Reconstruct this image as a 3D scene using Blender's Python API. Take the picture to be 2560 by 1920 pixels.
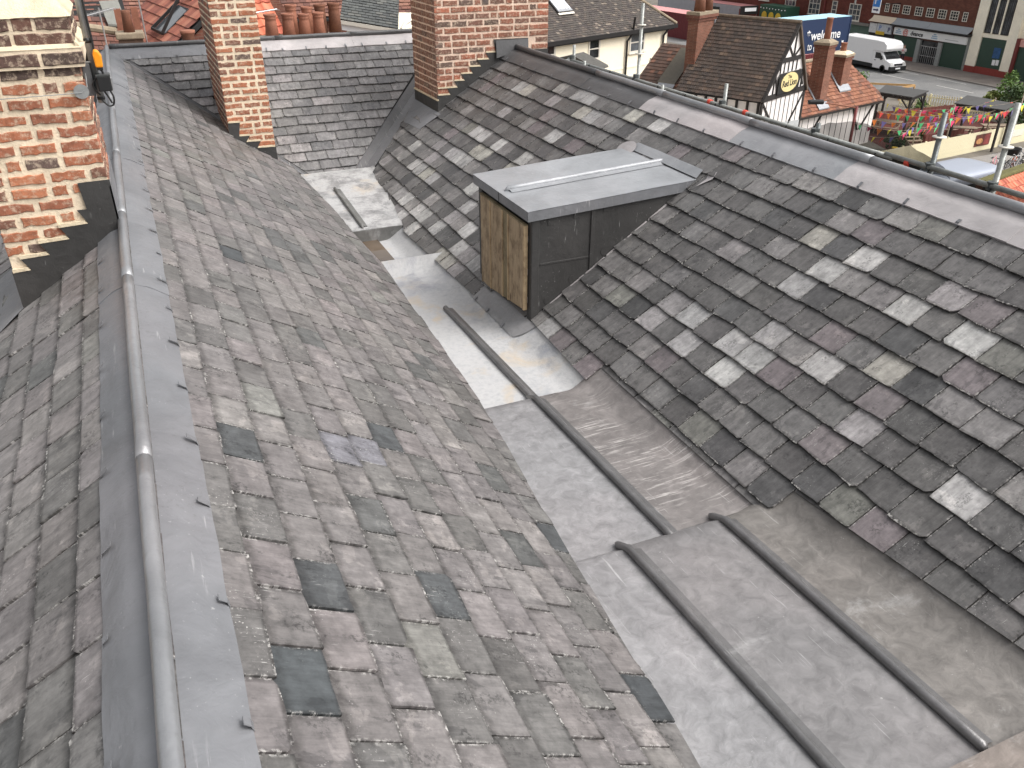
import bpy, bmesh, math, random
from math import sin, cos, tan, radians, pi, sqrt, atan2
from mathutils import Vector, Matrix, noise

S = bpy.context.scene
for o in list(bpy.data.objects):
    bpy.data.objects.remove(o)
COL = S.collection

# ------------------------------------------------------------------ camera
CAM = Vector((0.0, 0.0, 12.5))
YAW, PITCH, FPX = radians(23.64), radians(29.7), 2072.0
cd = bpy.data.cameras.new('camera')
cam = bpy.data.objects.new('camera', cd)
COL.objects.link(cam)
cam.location = CAM
cam.rotation_euler = (pi / 2 - PITCH, 0, -YAW)
cd.sensor_fit = 'HORIZONTAL'
cd.sensor_width = 36.0
cd.lens = FPX / 2560 * 36.0
cd.clip_start = 0.05
cd.clip_end = 2000
S.camera = cam

# ------------------------------------------------------------------ sky and sun (overcast)
SUN_AZ, SUN_EL = radians(128), radians(52)          # azimuth clockwise from +Y
w = bpy.data.worlds.new('World')
S.world = w
w.use_nodes = True
wn = w.node_tree
wn.nodes.clear()
wo = wn.nodes.new('ShaderNodeOutputWorld')
wb = wn.nodes.new('ShaderNodeBackground')
sk = wn.nodes.new('ShaderNodeTexSky')
sk.sky_type = 'NISHITA'
sk.sun_disc = False
sk.sun_elevation = SUN_EL
sk.sun_rotation = SUN_AZ
sk.air_density = 1.0
sk.dust_density = 6.0
sk.ozone_density = 1.0
hs = wn.nodes.new('ShaderNodeHueSaturation')
hs.inputs['Saturation'].default_value = 0.13
wn.links.new(sk.outputs[0], hs.inputs['Color'])
wn.links.new(hs.outputs[0], wb.inputs[0])
wb.inputs[1].default_value = 0.15
wn.links.new(wb.outputs[0], wo.inputs[0])
sl = bpy.data.lights.new('sun', 'SUN')
sl.energy = 1.0
sl.angle = radians(40)
sl.color = (1.0, 0.965, 0.92)
sun = bpy.data.objects.new('sun', sl)
COL.objects.link(sun)
sun.location = (20, -10, 40)
sd = Vector((sin(SUN_AZ) * cos(SUN_EL), cos(SUN_AZ) * cos(SUN_EL), sin(SUN_EL)))
sun.rotation_euler = sd.to_track_quat('Z', 'Y').to_euler()
S.view_settings.view_transform = 'Standard'
S.view_settings.look = 'None'
S.view_settings.gamma = 1.0
S.view_settings.exposure = 0.6
S.view_settings.use_curve_mapping = False
S.cycles.max_bounces = 6

# ------------------------------------------------------------------ helpers
def lin(r, g, b, k=1.0):
    def f(c):
        c /= 255.0
        return k * (c / 12.92 if c <= 0.04045 else ((c + 0.055) / 1.055) ** 2.4)
    return (f(r), f(g), f(b))

def tag(o, label=None, cat=None, group=None, kind=None):
    if label: o['label'] = label
    if cat: o['category'] = cat
    if group: o['group'] = group
    if kind: o['kind'] = kind
    return o

PM = {}
def attach(o, parent, world=True):
    COL.objects.link(o)
    if parent is not None:
        o.parent = parent
        if world:
            o.matrix_parent_inverse = PM.get(parent.name, Matrix.Identity(4)).inverted()
    return o

def thing(name, label, cat, loc=(0, 0, 0), rz=0.0, group=None):
    o = bpy.data.objects.new(name, None)
    o.empty_display_size = 0.2
    COL.objects.link(o)
    o.location = loc
    o.rotation_euler = (0, 0, rz)
    PM[o.name] = Matrix.Translation(Vector(loc)) @ Matrix.Rotation(rz, 4, 'Z')
    return tag(o, label, cat, group)

class MB:
    def __init__(s):
        s.v = []; s.f = []; s.fm = []; s.t = []; s.uv = []; s.uv2 = []
    def add(s, vs, fs, m=0, t=None):
        b = len(s.v)
        s.v += [tuple(x) for x in vs]
        for f in fs:
            s.f.append([b + i for i in f]); s.fm.append(m)
            if t is not None: s.t.append(t)
        return s
    def box(s, c, d, R=None, m=0, t=None):
        c = Vector(c); hx, hy, hz = d[0] / 2, d[1] / 2, d[2] / 2
        vs = [Vector((x, y, z)) for x in (-hx, hx) for y in (-hy, hy) for z in (-hz, hz)]
        if R is not None: vs = [R @ q for q in vs]
        return s.add([c + q for q in vs], [(0, 1, 3, 2), (4, 6, 7, 5), (0, 4, 5, 1), (2, 3, 7, 6), (0, 2, 6, 4), (1, 5, 7, 3)], m, t)
    def b2(s, a, b, m=0, t=None):                       # box from min and max corner
        return s.box([(a[i] + b[i]) / 2 for i in range(3)], [abs(b[i] - a[i]) for i in range(3)], None, m, t)
    def bar(s, a, b, wd, hh, up=(0, 0, 1), m=0, t=None):      # square bar between two points
        a, b = Vector(a), Vector(b); d = b - a; L = d.length; d.normalize()
        up = Vector(up); x = d.cross(up)
        if x.length < 1e-4: x = d.cross(Vector((1, 0, 0)))
        x.normalize(); u = x.cross(d)
        vs = [p + x * sx * wd / 2 + u * su * hh / 2 for p in (a, b) for sx, su in ((-1, -1), (1, -1), (1, 1), (-1, 1))]
        return s.add(vs, [(3, 2, 1, 0), (4, 5, 6, 7), (0, 1, 5, 4), (1, 2, 6, 5), (2, 3, 7, 6), (3, 0, 4, 7)], m, t)
    def tube(s, pts, r, n=8, m=0, cap=True, t=None):
        pts = [Vector(p) for p in pts]; rs = r if isinstance(r, (list, tuple)) else [r] * len(pts)
        b = len(s.v); prev = None
        for i, p in enumerate(pts):
            d = (pts[min(i + 1, len(pts) - 1)] - pts[max(i - 1, 0)]).normalized()
            if prev is None:
                x = d.cross(Vector((0, 0, 1)))
                if x.length < 1e-3: x = d.cross(Vector((1, 0, 0)))
            else: x = prev - d * prev.dot(d)
            x.normalize(); prev = x; y = d.cross(x)
            s.v += [tuple(p + x * rs[i] * cos(2 * pi * k / n) + y * rs[i] * sin(2 * pi * k / n)) for k in range(n)]
        for i in range(len(pts) - 1):
            for k in range(n):
                a = b + i * n + k; c = b + i * n + (k + 1) % n
                s.f.append([a, c, c + n, a + n]); s.fm.append(m)
                if t is not None: s.t.append(t)
        if cap:
            e = b + (len(pts) - 1) * n
            s.f += [[b + k for k in range(n)][::-1], [e + k for k in range(n)]]; s.fm += [m, m]
            if t is not None: s.t += [t, t]
        return s
    def lathe(s, prof, c=(0, 0, 0), n=16, m=0, axis='Z'):
        c = Vector(c); b = len(s.v)
        for r, z in prof:
            for k in range(n):
                a = 2 * pi * k / n
                q = Vector((r * cos(a), r * sin(a), z))
                if axis == 'X': q = Vector((z, r * cos(a), r * sin(a)))
                if axis == 'Y': q = Vector((r * sin(a), z, r * cos(a)))
                s.v.append(tuple(c + q))
        for i in range(len(prof) - 1):
            for k in range(n):
                a = b + i * n + k; d = b + i * n + (k + 1) % n
                s.f.append([a, d, d + n, a + n]); s.fm.append(m)
        if prof[-1][0] > 1e-4: s.f.append([b + (len(prof) - 1) * n + k for k in range(n)]); s.fm.append(m)
        if prof[0][0] > 1e-4: s.f.append([b + k for k in range(n)][::-1]); s.fm.append(m)
        return s
    def prism(s, poly, d, m=0):                          # polygon of 3-D points extruded by vector d
        d = Vector(d); n = len(poly); P = [Vector(p) for p in poly]
        fs = [list(range(n)), list(range(2 * n - 1, n - 1, -1))] + [[(i + 1) % n, i, i + n, (i + 1) % n + n] for i in range(n)]
        return s.add(P + [p + d for p in P], fs, m)
    def grid(s, fn, nu, nv, m=0):
        b = len(s.v)
        s.v += [tuple(fn(i / nu, j / nv)) for i in range(nu + 1) for j in range(nv + 1)]
        for i in range(nu):
            for j in range(nv):
                a = b + i * (nv + 1) + j
                s.f.append([a, a + nv + 1, a + nv + 2, a + 1]); s.fm.append(m)
        return s
    def mesh(s, name, mats, smooth=False):
        me = bpy.data.meshes.new(name)
        me.from_pydata(s.v, [], s.f)
        if not isinstance(mats, (list, tuple)): mats = [mats]
        for q in mats: me.materials.append(q)
        if len(mats) > 1: me.polygons.foreach_set('material_index', s.fm)
        if s.t:
            at = me.attributes.new('tint', 'FLOAT_COLOR', 'FACE')
            at.data.foreach_set('color', [c for q in s.t for c in (q[0], q[1], q[2], 1.0)])
        if s.uv:
            l = me.uv_layers.new(name='UVMap'); l.data.foreach_set('uv', [c for q in s.uv for c in q])
            l2 = me.uv_layers.new(name='edge'); l2.data.foreach_set('uv', [c for q in s.uv2 for c in q])
        if smooth: me.polygons.foreach_set('use_smooth', [True] * len(me.polygons))
        me.update()
        return me
    def build(s, name, mats, parent=None, smooth=False, world=True):
        o = bpy.data.objects.new(name, s.mesh(name, mats, smooth))
        return attach(o, parent, world)

def fixn(o):                                             # make normals consistent, outward
    bm = bmesh.new(); bm.from_mesh(o.data)
    bmesh.ops.recalc_face_normals(bm, faces=bm.faces)
    bm.to_mesh(o.data); bm.free()
    return o

def bevel(o, wd=0.01, seg=2):
    m = o.modifiers.new('bevel', 'BEVEL'); m.width = wd; m.segments = seg; m.limit_method = 'ANGLE'; m.angle_limit = radians(40)
    return o

# ------------------------------------------------------------------ materials
class NT:
    def __init__(s, name):
        s.m = bpy.data.materials.new(name); s.m.use_nodes = True
        s.t = s.m.node_tree; s.p = s.t.nodes['Principled BSDF']
    def n(s, k, **kw):
        q = s.t.nodes.new(k)
        for a, b in kw.items():
            if hasattr(q, a): setattr(q, a, b)
        return q
    def l(s, a, b): s.t.links.new(a, b)
    def val(s, sock, v):
        if isinstance(v, (int, float)): sock.default_value = v
        elif isinstance(v, (tuple, list)): sock.default_value = tuple(v) + ((1.0,) if len(v) == 3 and len(sock.default_value) == 4 else ())
        else: s.l(v, sock)
    def coord(s, kind='Object', scale=(1, 1, 1), rot=(0, 0, 0)):
        if kind == 'Attr': c = s.n('ShaderNodeUVMap', uv_map='UVMap').outputs[0]
        else: c = s.n('ShaderNodeTexCoord').outputs[kind]
        mp = s.n('ShaderNodeMapping'); s.l(c, mp.inputs[0])
        mp.inputs['Scale'].default_value = scale; mp.inputs['Rotation'].default_value = rot
        return mp.outputs[0]
    def noise(s, co, sc, det=4, rough=0.55, dist=0.0):
        q = s.n('ShaderNodeTexNoise'); s.l(co, q.inputs['Vector'])
        q.inputs['Scale'].default_value = sc; q.inputs['Detail'].default_value = det
        q.inputs['Roughness'].default_value = rough; q.inputs['Distortion'].default_value = dist
        return q.outputs['Fac']
    def ramp(s, f, *st, interp='LINEAR'):
        q = s.n('ShaderNodeValToRGB'); s.l(f, q.inputs[0]); r = q.color_ramp; r.interpolation = interp
        while len(r.elements) < len(st): r.elements.new(0.5)
        for e, (p, c) in zip(r.elements, st):
            e.position = p
            e.color = (c, c, c, 1) if isinstance(c, (int, float)) else tuple(c) + (1,)
        return q.outputs[0]
    def mix(s, f, a, b, mode='MIX'):
        q = s.n('ShaderNodeMix', data_type='RGBA', blend_type=mode)
        s.val(q.inputs[0], f); s.val(q.inputs[6], a); s.val(q.inputs[7], b)
        return q.outputs[2]
    def math(s, op, a, b=0.0, c=0.0):
        q = s.n('ShaderNodeMath', operation=op); s.val(q.inputs[0], a); s.val(q.inputs[1], b); s.val(q.inputs[2], c)
        return q.outputs[0]
    def bump(s, h, st, dist=0.01):
        q = s.n('ShaderNodeBump'); s.l(h, q.inputs['Height']); q.inputs['Strength'].default_value = st; q.inputs['Distance'].default_value = dist
        s.l(q.outputs[0], s.p.inputs['Normal'])
    def set(s, col=None, rough=None, metal=None, spec=None):
        if col is not None: s.val(s.p.inputs['Base Color'], col)
        if rough is not None: s.val(s.p.inputs['Roughness'], rough)
        if metal is not None: s.val(s.p.inputs['Metallic'], metal)
        if spec is not None: s.val(s.p.inputs['Specular IOR Level'], spec)
        return s.m

def plain(name, col, rough=0.6, metal=0.0, var=0.18, sc=6.0, bmp=0.0, spec=0.5, bsc=60.0, tint=False):
    t = NT(name); co = t.coord()
    base = col
    if tint: base = t.n('ShaderNodeAttribute', attribute_name='tint').outputs['Color']
    a = t.noise(co, sc, 5, 0.6)
    c = t.mix(1.0, base, t.ramp(a, (0.25, 1 - var), (0.75, 1 + var)), 'MULTIPLY')
    b = t.noise(co, sc * 9, 3, 0.6)
    c = t.mix(1.0, c, t.ramp(b, (0.3, 1 - var * 0.5), (0.7, 1 + var * 0.5)), 'MULTIPLY')
    if bmp: t.bump(t.noise(co, bsc, 4, 0.6), bmp)
    return t.set(c, rough, metal, spec)

def slate_mat(name, warm):
    t = NT(name); uv = t.coord('Attr')
    tint = t.n('ShaderNodeAttribute', attribute_name='tint').outputs['Color']
    e = t.n('ShaderNodeUVMap', uv_map='edge').outputs[0]
    sx = t.n('ShaderNodeSeparateXYZ'); t.l(e, sx.inputs[0])
    big = t.noise(uv, 8, 5, 0.62, 0.3)
    c = t.mix(1.0, tint, t.ramp(big, (0.27, 0.70), (0.5, 1.0), (0.75, 1.30)), 'MULTIPLY')
    mot = t.noise(uv, 30, 5, 0.7)
    c = t.mix(1.0, c, t.ramp(mot, (0.3, 0.76), (0.5, 1.0), (0.72, 1.24)), 'MULTIPLY')
    # smears running down the slate, and bruised dark lichen
    sm = t.noise(t.coord('Attr', (5.0, 1.1, 1), (0, 0, 0.15)), 5.0, 5, 0.65, 0.5)
    c = t.mix(1.0, c, t.ramp(sm, (0.32, 0.80), (0.5, 1.0), (0.7, 1.20)), 'MULTIPLY')
    lich = t.math('MULTIPLY', t.ramp(t.noise(uv, 70, 4, 0.7), (0.48, 0.0), (0.58, 0.85)), t.ramp(t.noise(t.coord('Attr', (1.6, 1, 1)), 7.5, 4, 0.62), (0.53, 0.0), (0.64, 1.0)))
    c = t.mix(lich, c, t.mix(1.0, c, (0.36, 0.36, 0.36), 'MULTIPLY'))
    # flaked laminations: sharp edged paler and darker sheets
    lam = t.noise(t.coord('Attr', (0.8, 1.0, 1)), 6.5, 7, 0.62, 0.35)
    c = t.mix(t.ramp(lam, (0.585, 0.0), (0.60, 0.85)), c, t.mix(1.0, c, (1.34, 1.33, 1.31), 'MULTIPLY'))
    lam2 = t.noise(t.coord('Attr', (1.0, 0.6, 1), (0, 0, 0.5)), 7.3, 7, 0.64, 0.4)
    c = t.mix(t.ramp(lam2, (0.60, 0.0), (0.625, 0.75)), c, t.mix(1.0, c, (0.62, 0.62, 0.63), 'MULTIPLY'))
    # riven grain
    st = t.noise(t.coord('Attr', (13.0, 1.0, 1), (0, 0, 0.1)), 9, 5, 0.68)
    c = t.mix(1.0, c, t.ramp(st, (0.3, 0.88), (0.7, 1.12)), 'MULTIPLY')
    # dirt and contact shade painted into the laps, side joints and tails
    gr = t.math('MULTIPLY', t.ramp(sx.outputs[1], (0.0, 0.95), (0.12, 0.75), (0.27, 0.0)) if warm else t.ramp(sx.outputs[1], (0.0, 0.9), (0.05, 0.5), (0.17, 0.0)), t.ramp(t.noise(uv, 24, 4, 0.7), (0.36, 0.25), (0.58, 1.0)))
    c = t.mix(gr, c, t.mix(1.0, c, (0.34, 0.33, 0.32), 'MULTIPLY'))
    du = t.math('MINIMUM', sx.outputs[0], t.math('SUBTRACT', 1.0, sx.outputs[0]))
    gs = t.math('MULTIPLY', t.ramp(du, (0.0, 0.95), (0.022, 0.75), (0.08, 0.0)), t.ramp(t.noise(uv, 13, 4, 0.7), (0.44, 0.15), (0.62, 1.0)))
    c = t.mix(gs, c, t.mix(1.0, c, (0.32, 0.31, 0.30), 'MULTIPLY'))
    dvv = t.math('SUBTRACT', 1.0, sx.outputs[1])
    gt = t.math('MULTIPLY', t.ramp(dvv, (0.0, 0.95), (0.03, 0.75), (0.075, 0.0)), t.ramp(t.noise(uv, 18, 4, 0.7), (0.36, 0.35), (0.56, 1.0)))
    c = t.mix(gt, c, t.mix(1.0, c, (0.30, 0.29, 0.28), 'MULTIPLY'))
    # pale scratches and lime specks
    sp = t.noise(uv, 130, 2, 0.5)
    spm = t.math('MULTIPLY', t.ramp(sp, (0.65, 0.0), (0.70, 0.75)), t.ramp(t.noise(uv, 5, 3), (0.56, 0.0), (0.68, 1.0)))
    c = t.mix(spm, c, (0.62, 0.6, 0.57))
    scm = t.math('MULTIPLY', t.ramp(t.noise(t.coord('Attr', (26, 2.2, 1), (0, 0, 0.12)), 7, 3), (0.65, 0.0), (0.70, 0.6)), t.ramp(t.noise(uv, 5.0, 2), (0.54, 0.0), (0.64, 1.0)))
    c = t.mix(scm, c, (0.5, 0.49, 0.47))
    # chipped pale arrises, in clusters
    dv = t.math('SUBTRACT', 1.0, sx.outputs[1])
    d = t.math('MINIMUM', du, dv)
    em = t.math('MULTIPLY', t.ramp(d, (0.0, 1.0), (0.045, 0.0)), t.math('MULTIPLY', t.ramp(t.noise(uv, 60, 4, 0.75), (0.5, 0.0), (0.58, 0.9)), t.ramp(t.noise(uv, 10, 3), (0.42, 0.0), (0.56, 1.0))))
    c = t.mix(em, c, t.mix(0.7, c, (0.6, 0.58, 0.55)))
    h = t.math('ADD', t.math('MULTIPLY', lam, 0.8), t.math('ADD', t.math('MULTIPLY', st, 0.6), t.math('MULTIPLY', mot, 0.5)))
    t.bump(h, 0.35, 0.006)
    return t.set(c, t.ramp(big, (0.3, 0.42), (0.7, 0.62)), 0.0, 0.5)

def lead_mat(name, base, white=0.0, warm=0.0, rough=0.45, metal=0.35, streak=0.0, grime=0.25, sc=1.0):
    t = NT(name); co = t.coord()
    a = t.noise(co, 2.2 * sc, 6, 0.6, 0.4)
    c = t.mix(1.0, base, t.ramp(a, (0.3, 0.80), (0.5, 1.0), (0.72, 1.22)), 'MULTIPLY')
    b = t.noise(co, 14 * sc, 5, 0.65, 0.6)
    c = t.mix(1.0, c, t.ramp(b, (0.3, 1 - grime * 0.5), (0.72, 1 + grime * 0.5)), 'MULTIPLY')
    tone = t.noise(co, 1.1 * sc, 3, 0.5)
    c = t.mix(t.ramp(tone, (0.45, 0.0), (0.7, 0.4)), c, t.mix(1.0, c, (1.06, 0.97, 0.95), 'MULTIPLY'))
    mk = None
    if white > 0:
        w1 = t.noise(co, 2.1 * sc, 9, 0.72, 0.3)
        lo = 0.66 - white * 0.42
        mk = t.ramp(w1, (lo, 0.0), (lo + 0.12, min(1.0, 0.45 + white * 0.6)))
        w2 = t.noise(co, 30 * sc, 4, 0.7)
        mk = t.math('MULTIPLY', mk, t.ramp(w2, (0.28, 0.45), (0.55, 1.0)))
        c = t.mix(mk, c, (0.47, 0.465, 0.46))
        if warm > 0:
            w3 = t.ramp(t.noise(co, 2.6, 4, 0.6, 0.5), (0.56, 0.0), (0.66, warm))
            c = t.mix(t.math('MULTIPLY', w3, mk), c, (0.48, 0.39, 0.28))
    if streak > 0:
        s1 = t.noise(t.coord('Object', (2.5, 26, 2.5), (0, 0, 0.12)), 1.6, 6, 0.7)
        s2 = t.noise(co, 2.0, 4)
        c = t.mix(t.math('MULTIPLY', t.ramp(s1, (0.54, 0.0), (0.66, streak)), t.ramp(s2, (0.42, 0.05), (0.60, 1.0))), c, (0.74, 0.7, 0.67))
    for rz_, th in ((0.4, 0.66), (1.5, 0.67), (-0.5, 0.66)):
        s_ = t.noise(t.coord('Object', (30, 1.6, 3), (0, 0, rz_)), 1.6, 4, 0.6)
        c = t.mix(t.math('MULTIPLY', t.ramp(s_, (th, 0.0), (th + 0.05, 0.4)), t.ramp(t.noise(co, 3.1, 3), (0.46, 0.0), (0.6, 1.0))), c, (0.62, 0.61, 0.6))
    pit = t.math('MULTIPLY', t.ramp(t.noise(co, 55, 4, 0.7), (0.56, 0.0), (0.66, 0.4)), t.ramp(t.noise(co, 2.7, 4), (0.44, 0.0), (0.62, 1.0)))
    c = t.mix(pit, c, t.mix(1.0, c, (0.66, 0.64, 0.62), 'MULTIPLY'))
    sc1 = t.math('MULTIPLY', t.ramp(t.noise(co, 75, 3, 0.6), (0.66, 0.0), (0.74, 0.35)), t.ramp(t.noise(co, 4, 3), (0.5, 0.0), (0.64, 1.0)))
    c = t.mix(sc1, c, (0.68, 0.67, 0.65))
    t.bump(t.math('ADD', t.math('MULTIPLY', a, 1.6), t.math('MULTIPLY', b, 0.35)), 0.3, 0.03)
    if mk is not None:
        r = t.math('ADD', rough, t.math('MULTIPLY', mk, 0.35)); me_ = t.math('MULTIPLY', metal, t.math('SUBTRACT', 1.0, mk))
        return t.set(c, r, me_, 0.5)
    return t.set(c, t.ramp(b, (0.3, rough - 0.06), (0.7, rough + 0.08)), metal, 0.5)

def brick_mat(name):
    t = NT(name); co = t.coord()
    tint = t.n('ShaderNodeAttribute', attribute_name='tint').outputs['Color']
    a = t.noise(co, 26, 6, 0.65); b = t.noise(co, 9, 4, 0.6)
    c = t.mix(1.0, tint, t.ramp(a, (0.28, 0.6), (0.5, 1.0), (0.75, 1.3)), 'MULTIPLY')
    c = t.mix(t.ramp(b, (0.56, 0.0), (0.68, 0.65)), c, t.mix(1.0, c, (0.42, 0.4, 0.42), 'MULTIPLY'))
    c = t.mix(t.ramp(t.noise(co, 38, 6, 0.75), (0.50, 0.06), (0.66, 0.75)), c, (0.60, 0.48, 0.36))
    t.bump(t.noise(co, 85, 5, 0.7), 0.6, 0.006)
    return t.set(c, 0.9, 0.0, 0.2)

def mortar_mat(name, col):
    t = NT(name); co = t.coord()
    a = t.noise(co, 7, 5, 0.6); b = t.noise(co, 70, 5, 0.7)
    c = t.mix(1.0, col, t.ramp(a, (0.25, 0.8), (0.7, 1.1)), 'MULTIPLY')
    c = t.mix(t.ramp(b, (0.56, 0.0), (0.70, 0.4)), c, t.mix(1.0, c, (0.72, 0.66, 0.6), 'MULTIPLY'))
    t.bump(t.math('ADD', b, t.math('MULTIPLY', t.noise(co, 22, 4), 1.5)), 0.7, 0.008)
    return t.set(c, 0.95, 0.0, 0.15)

def farbrick_mat(name, c1, c2, mortar, sc=1.0, plane='YZ'):
    t = NT(name); co = t.n('ShaderNodeTexCoord').outputs['Object']
    sx = t.n('ShaderNodeSeparateXYZ'); t.l(co, sx.inputs[0]); cb = t.n('ShaderNodeCombineXYZ')
    t.l(t.math('ADD', sx.outputs[0], sx.outputs[1]), cb.inputs[0]); t.l(sx.outputs[2], cb.inputs[1])
    q = t.n('ShaderNodeTexBrick'); t.l(cb.outputs[0], q.inputs['Vector'])
    q.inputs['Color1'].default_value = tuple(c1) + (1,); q.inputs['Color2'].default_value = tuple(c2) + (1,); q.inputs['Mortar'].default_value = tuple(mortar) + (1,)
    q.inputs['Scale'].default_value = sc; q.inputs['Brick Width'].default_value = 0.23; q.inputs['Row Height'].default_value = 0.075; q.inputs['Mortar Size'].default_value = 0.009
    q.inputs['Bias'].default_value = 0.0
    c = t.mix(1.0, q.outputs['Color'], t.ramp(t.noise(co, 1.2, 5, 0.65), (0.25, 0.7), (0.75, 1.25)), 'MULTIPLY')
    return t.set(c, 0.9, 0.0, 0.2)

def glass_mat(name, col=(0.02, 0.025, 0.03), rough=0.08):
    t = NT(name); co = t.coord()
    c = t.mix(1.0, col, t.ramp(t.noise(co, 1.3, 3), (0.3, 0.5), (0.7, 2.0)), 'MULTIPLY')
    return t.set(c, rough, 0.0, 0.6)

M = {}
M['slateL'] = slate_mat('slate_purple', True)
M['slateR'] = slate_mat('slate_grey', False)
M['under'] = plain('roof_underlay', (0.02, 0.02, 0.02), 0.9)
M['lead'] = lead_mat('lead_ridge', lin(122, 123, 126), rough=0.46, metal=0.2, grime=0.12)
M['lead_tube'] = lead_mat('lead_ridge_roll', lin(146, 147, 149), rough=0.34, metal=0.45, grime=0.08)
M['lead_dark'] = lead_mat('lead_dark', lin(92, 92, 93), rough=0.5, metal=0.2, grime=0.15)
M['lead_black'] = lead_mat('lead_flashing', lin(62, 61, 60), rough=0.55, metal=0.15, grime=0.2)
M['lead_pale'] = lead_mat('lead_pale', lin(178, 173, 173), rough=0.5, metal=0.12, grime=0.12)
M['lead_apron'] = lead_mat('lead_apron', lin(136, 136, 137), white=0.35, rough=0.5, metal=0.1)
M['lead_new'] = lead_mat('lead_new', lin(150, 152, 155), rough=0.42, metal=0.2, grime=0.08)
M['lead_bay'] = lead_mat('lead_gutter', lin(140, 139, 140), white=0.16, rough=0.48, metal=0.12, grime=0.55)
M['lead_bay2'] = lead_mat('lead_gutter_scratched', lin(124, 119, 117), white=0.22, rough=0.5, metal=0.12, streak=0.55, grime=0.5)
M['lead_white'] = lead_mat('lead_white_patina', lin(150, 152, 157), white=0.74, warm=0.75, rough=0.5, metal=0.1)
M['lead_white2'] = lead_mat('lead_chalky', lin(132, 132, 132), white=0.6, warm=0.6, rough=0.6, metal=0.05, sc=1.6, grime=0.4)
M['lead_roll'] = lead_mat('lead_roll', lin(112, 111, 111), white=0.06, rough=0.36, metal=0.35)
M['brick'] = brick_mat('brick_clay')
M['mortar'] = mortar_mat('lime_mortar', lin(232, 214, 188))
M['mortar_pink'] = mortar_mat('pink_mortar', lin(226, 200, 180))
M['flaunch'] = mortar_mat('mortar_flaunching', lin(220, 204, 176))
M['wood'] = None

# ------------------------------------------------------------------ roof planes of the building we stand on
XL, ZL, AL = -0.185, 11.08, radians(34.5)      # left ridge
XR, ZR_, AR = 4.224, 11.10, radians(34.0)      # right ridge
YB, AB = 11.527, radians(35.0)                 # ridge of the cross roof
class Plane:
    def __init__(s, O, du, dv):
        s.O, s.du, s.dv = Vector(O), Vector(du).normalized(), Vector(dv).normalized()
        s.n = s.du.cross(s.dv)
        if s.n.z < 0: s.n = -s.n
    def at(s, u, v, h=0.0): return s.O + s.du * u + s.dv * v + s.n * h
PL = Plane((XL, 0, ZL), (0, 1, 0), (cos(AL), 0, -sin(AL)))
PLL = Plane((XL, 0, ZL), (0, 1, 0), (-cos(AL), 0, -sin(AL)))
PR = Plane((XR, 0, ZR_), (0, 1, 0), (-cos(AR), 0, -sin(AR)))
PRR = Plane((XR, 0, ZR_), (0, 1, 0), (cos(AR), 0, -sin(AR)))
PB = Plane((0, YB, ZL), (1, 0, 0), (0, -cos(AB), -sin(AB)))
PBB = Plane((0, YB, ZL), (1, 0, 0), (0, cos(AB), -sin(AB)))
zL = lambda x: ZL - tan(AL) * abs(x - XL)
zR = lambda x: ZR_ - tan(AR) * abs(XR - x)
zB = lambda y: ZL - tan(AB) * (YB - y)
vL = lambda x: (x - XL) / cos(AL)
vR = lambda x: (XR - x) / cos(AR)
vB = lambda y: (YB - y) / cos(AB)

def interp(tab, u):
    if u <= tab[0][0]: i = 0
    else:
        i = len(tab) - 2
        for k in range(len(tab) - 1):
            if tab[k][0] <= u <= tab[k + 1][0]: i = k; break
    (a, b), (c, d) = tab[i], tab[i + 1]
    return b + (d - b) * (u - a) / (c - a), (d - b) / (c - a)

# plan line of the slate edges along the gutter (Y, X)
EDGE_L = [(-1.0, 0.97), (1.318, 1.221), (2.472, 1.346), (4.108, 1.561), (5.611, 1.639), (6.75, 1.70), (7.3, 1.665), (8.07, 1.635), (9.247, 1.552), (11.6, 1.45)]
EDGE_R = [[(-1.0, 2.82), (1.266, 2.677), (2.446, 2.601)], [(2.446, 2.445), (4.063, 2.447)], [(4.063, 2.338), (5.045, 2.372)], [(5.045, 2.36), (5.8, 2.36)], [(5.8, 2.232), (7.6, 2.19), (7.85, 2.235), (9.55, 2.34)]]

def clip_hp(poly, a, b, c):                    # keep a*u + b*v <= c
    out = []
    for i in range(len(poly)):
        p, q = poly[i], poly[(i + 1) % len(poly)]
        fp, fq = a * p[0] + b * p[1] - c, a * q[0] + b * q[1] - c
        if fp <= 0: out.append(p)
        if (fp < 0 < fq) or (fq < 0 < fp):
            t = fp / (fp - fq); out.append((p[0] + (q[0] - p[0]) * t, p[1] + (q[1] - p[1]) * t))
    return out

def area2(poly): return 0.5 * sum(poly[i][0] * poly[(i + 1) % len(poly)][1] - poly[(i + 1) % len(poly)][0] * poly[i][1] for i in range(len(poly)))

CF = Vector((sin(YAW) * cos(PITCH), cos(YAW) * cos(PITCH), -sin(PITCH)))
CR = Vector((cos(YAW), -sin(YAW), 0)); CU = CR.cross(CF)
def frame_xy(P):                               # where a point falls in the photograph (pixels), used only to rank slates by size
    d = Vector(P) - CAM; z = d.dot(CF)
    if z < 0.1: return None
    return 1280 + FPX * d.dot(CR) / z, 960 - FPX * d.dot(CU) / z

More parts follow.
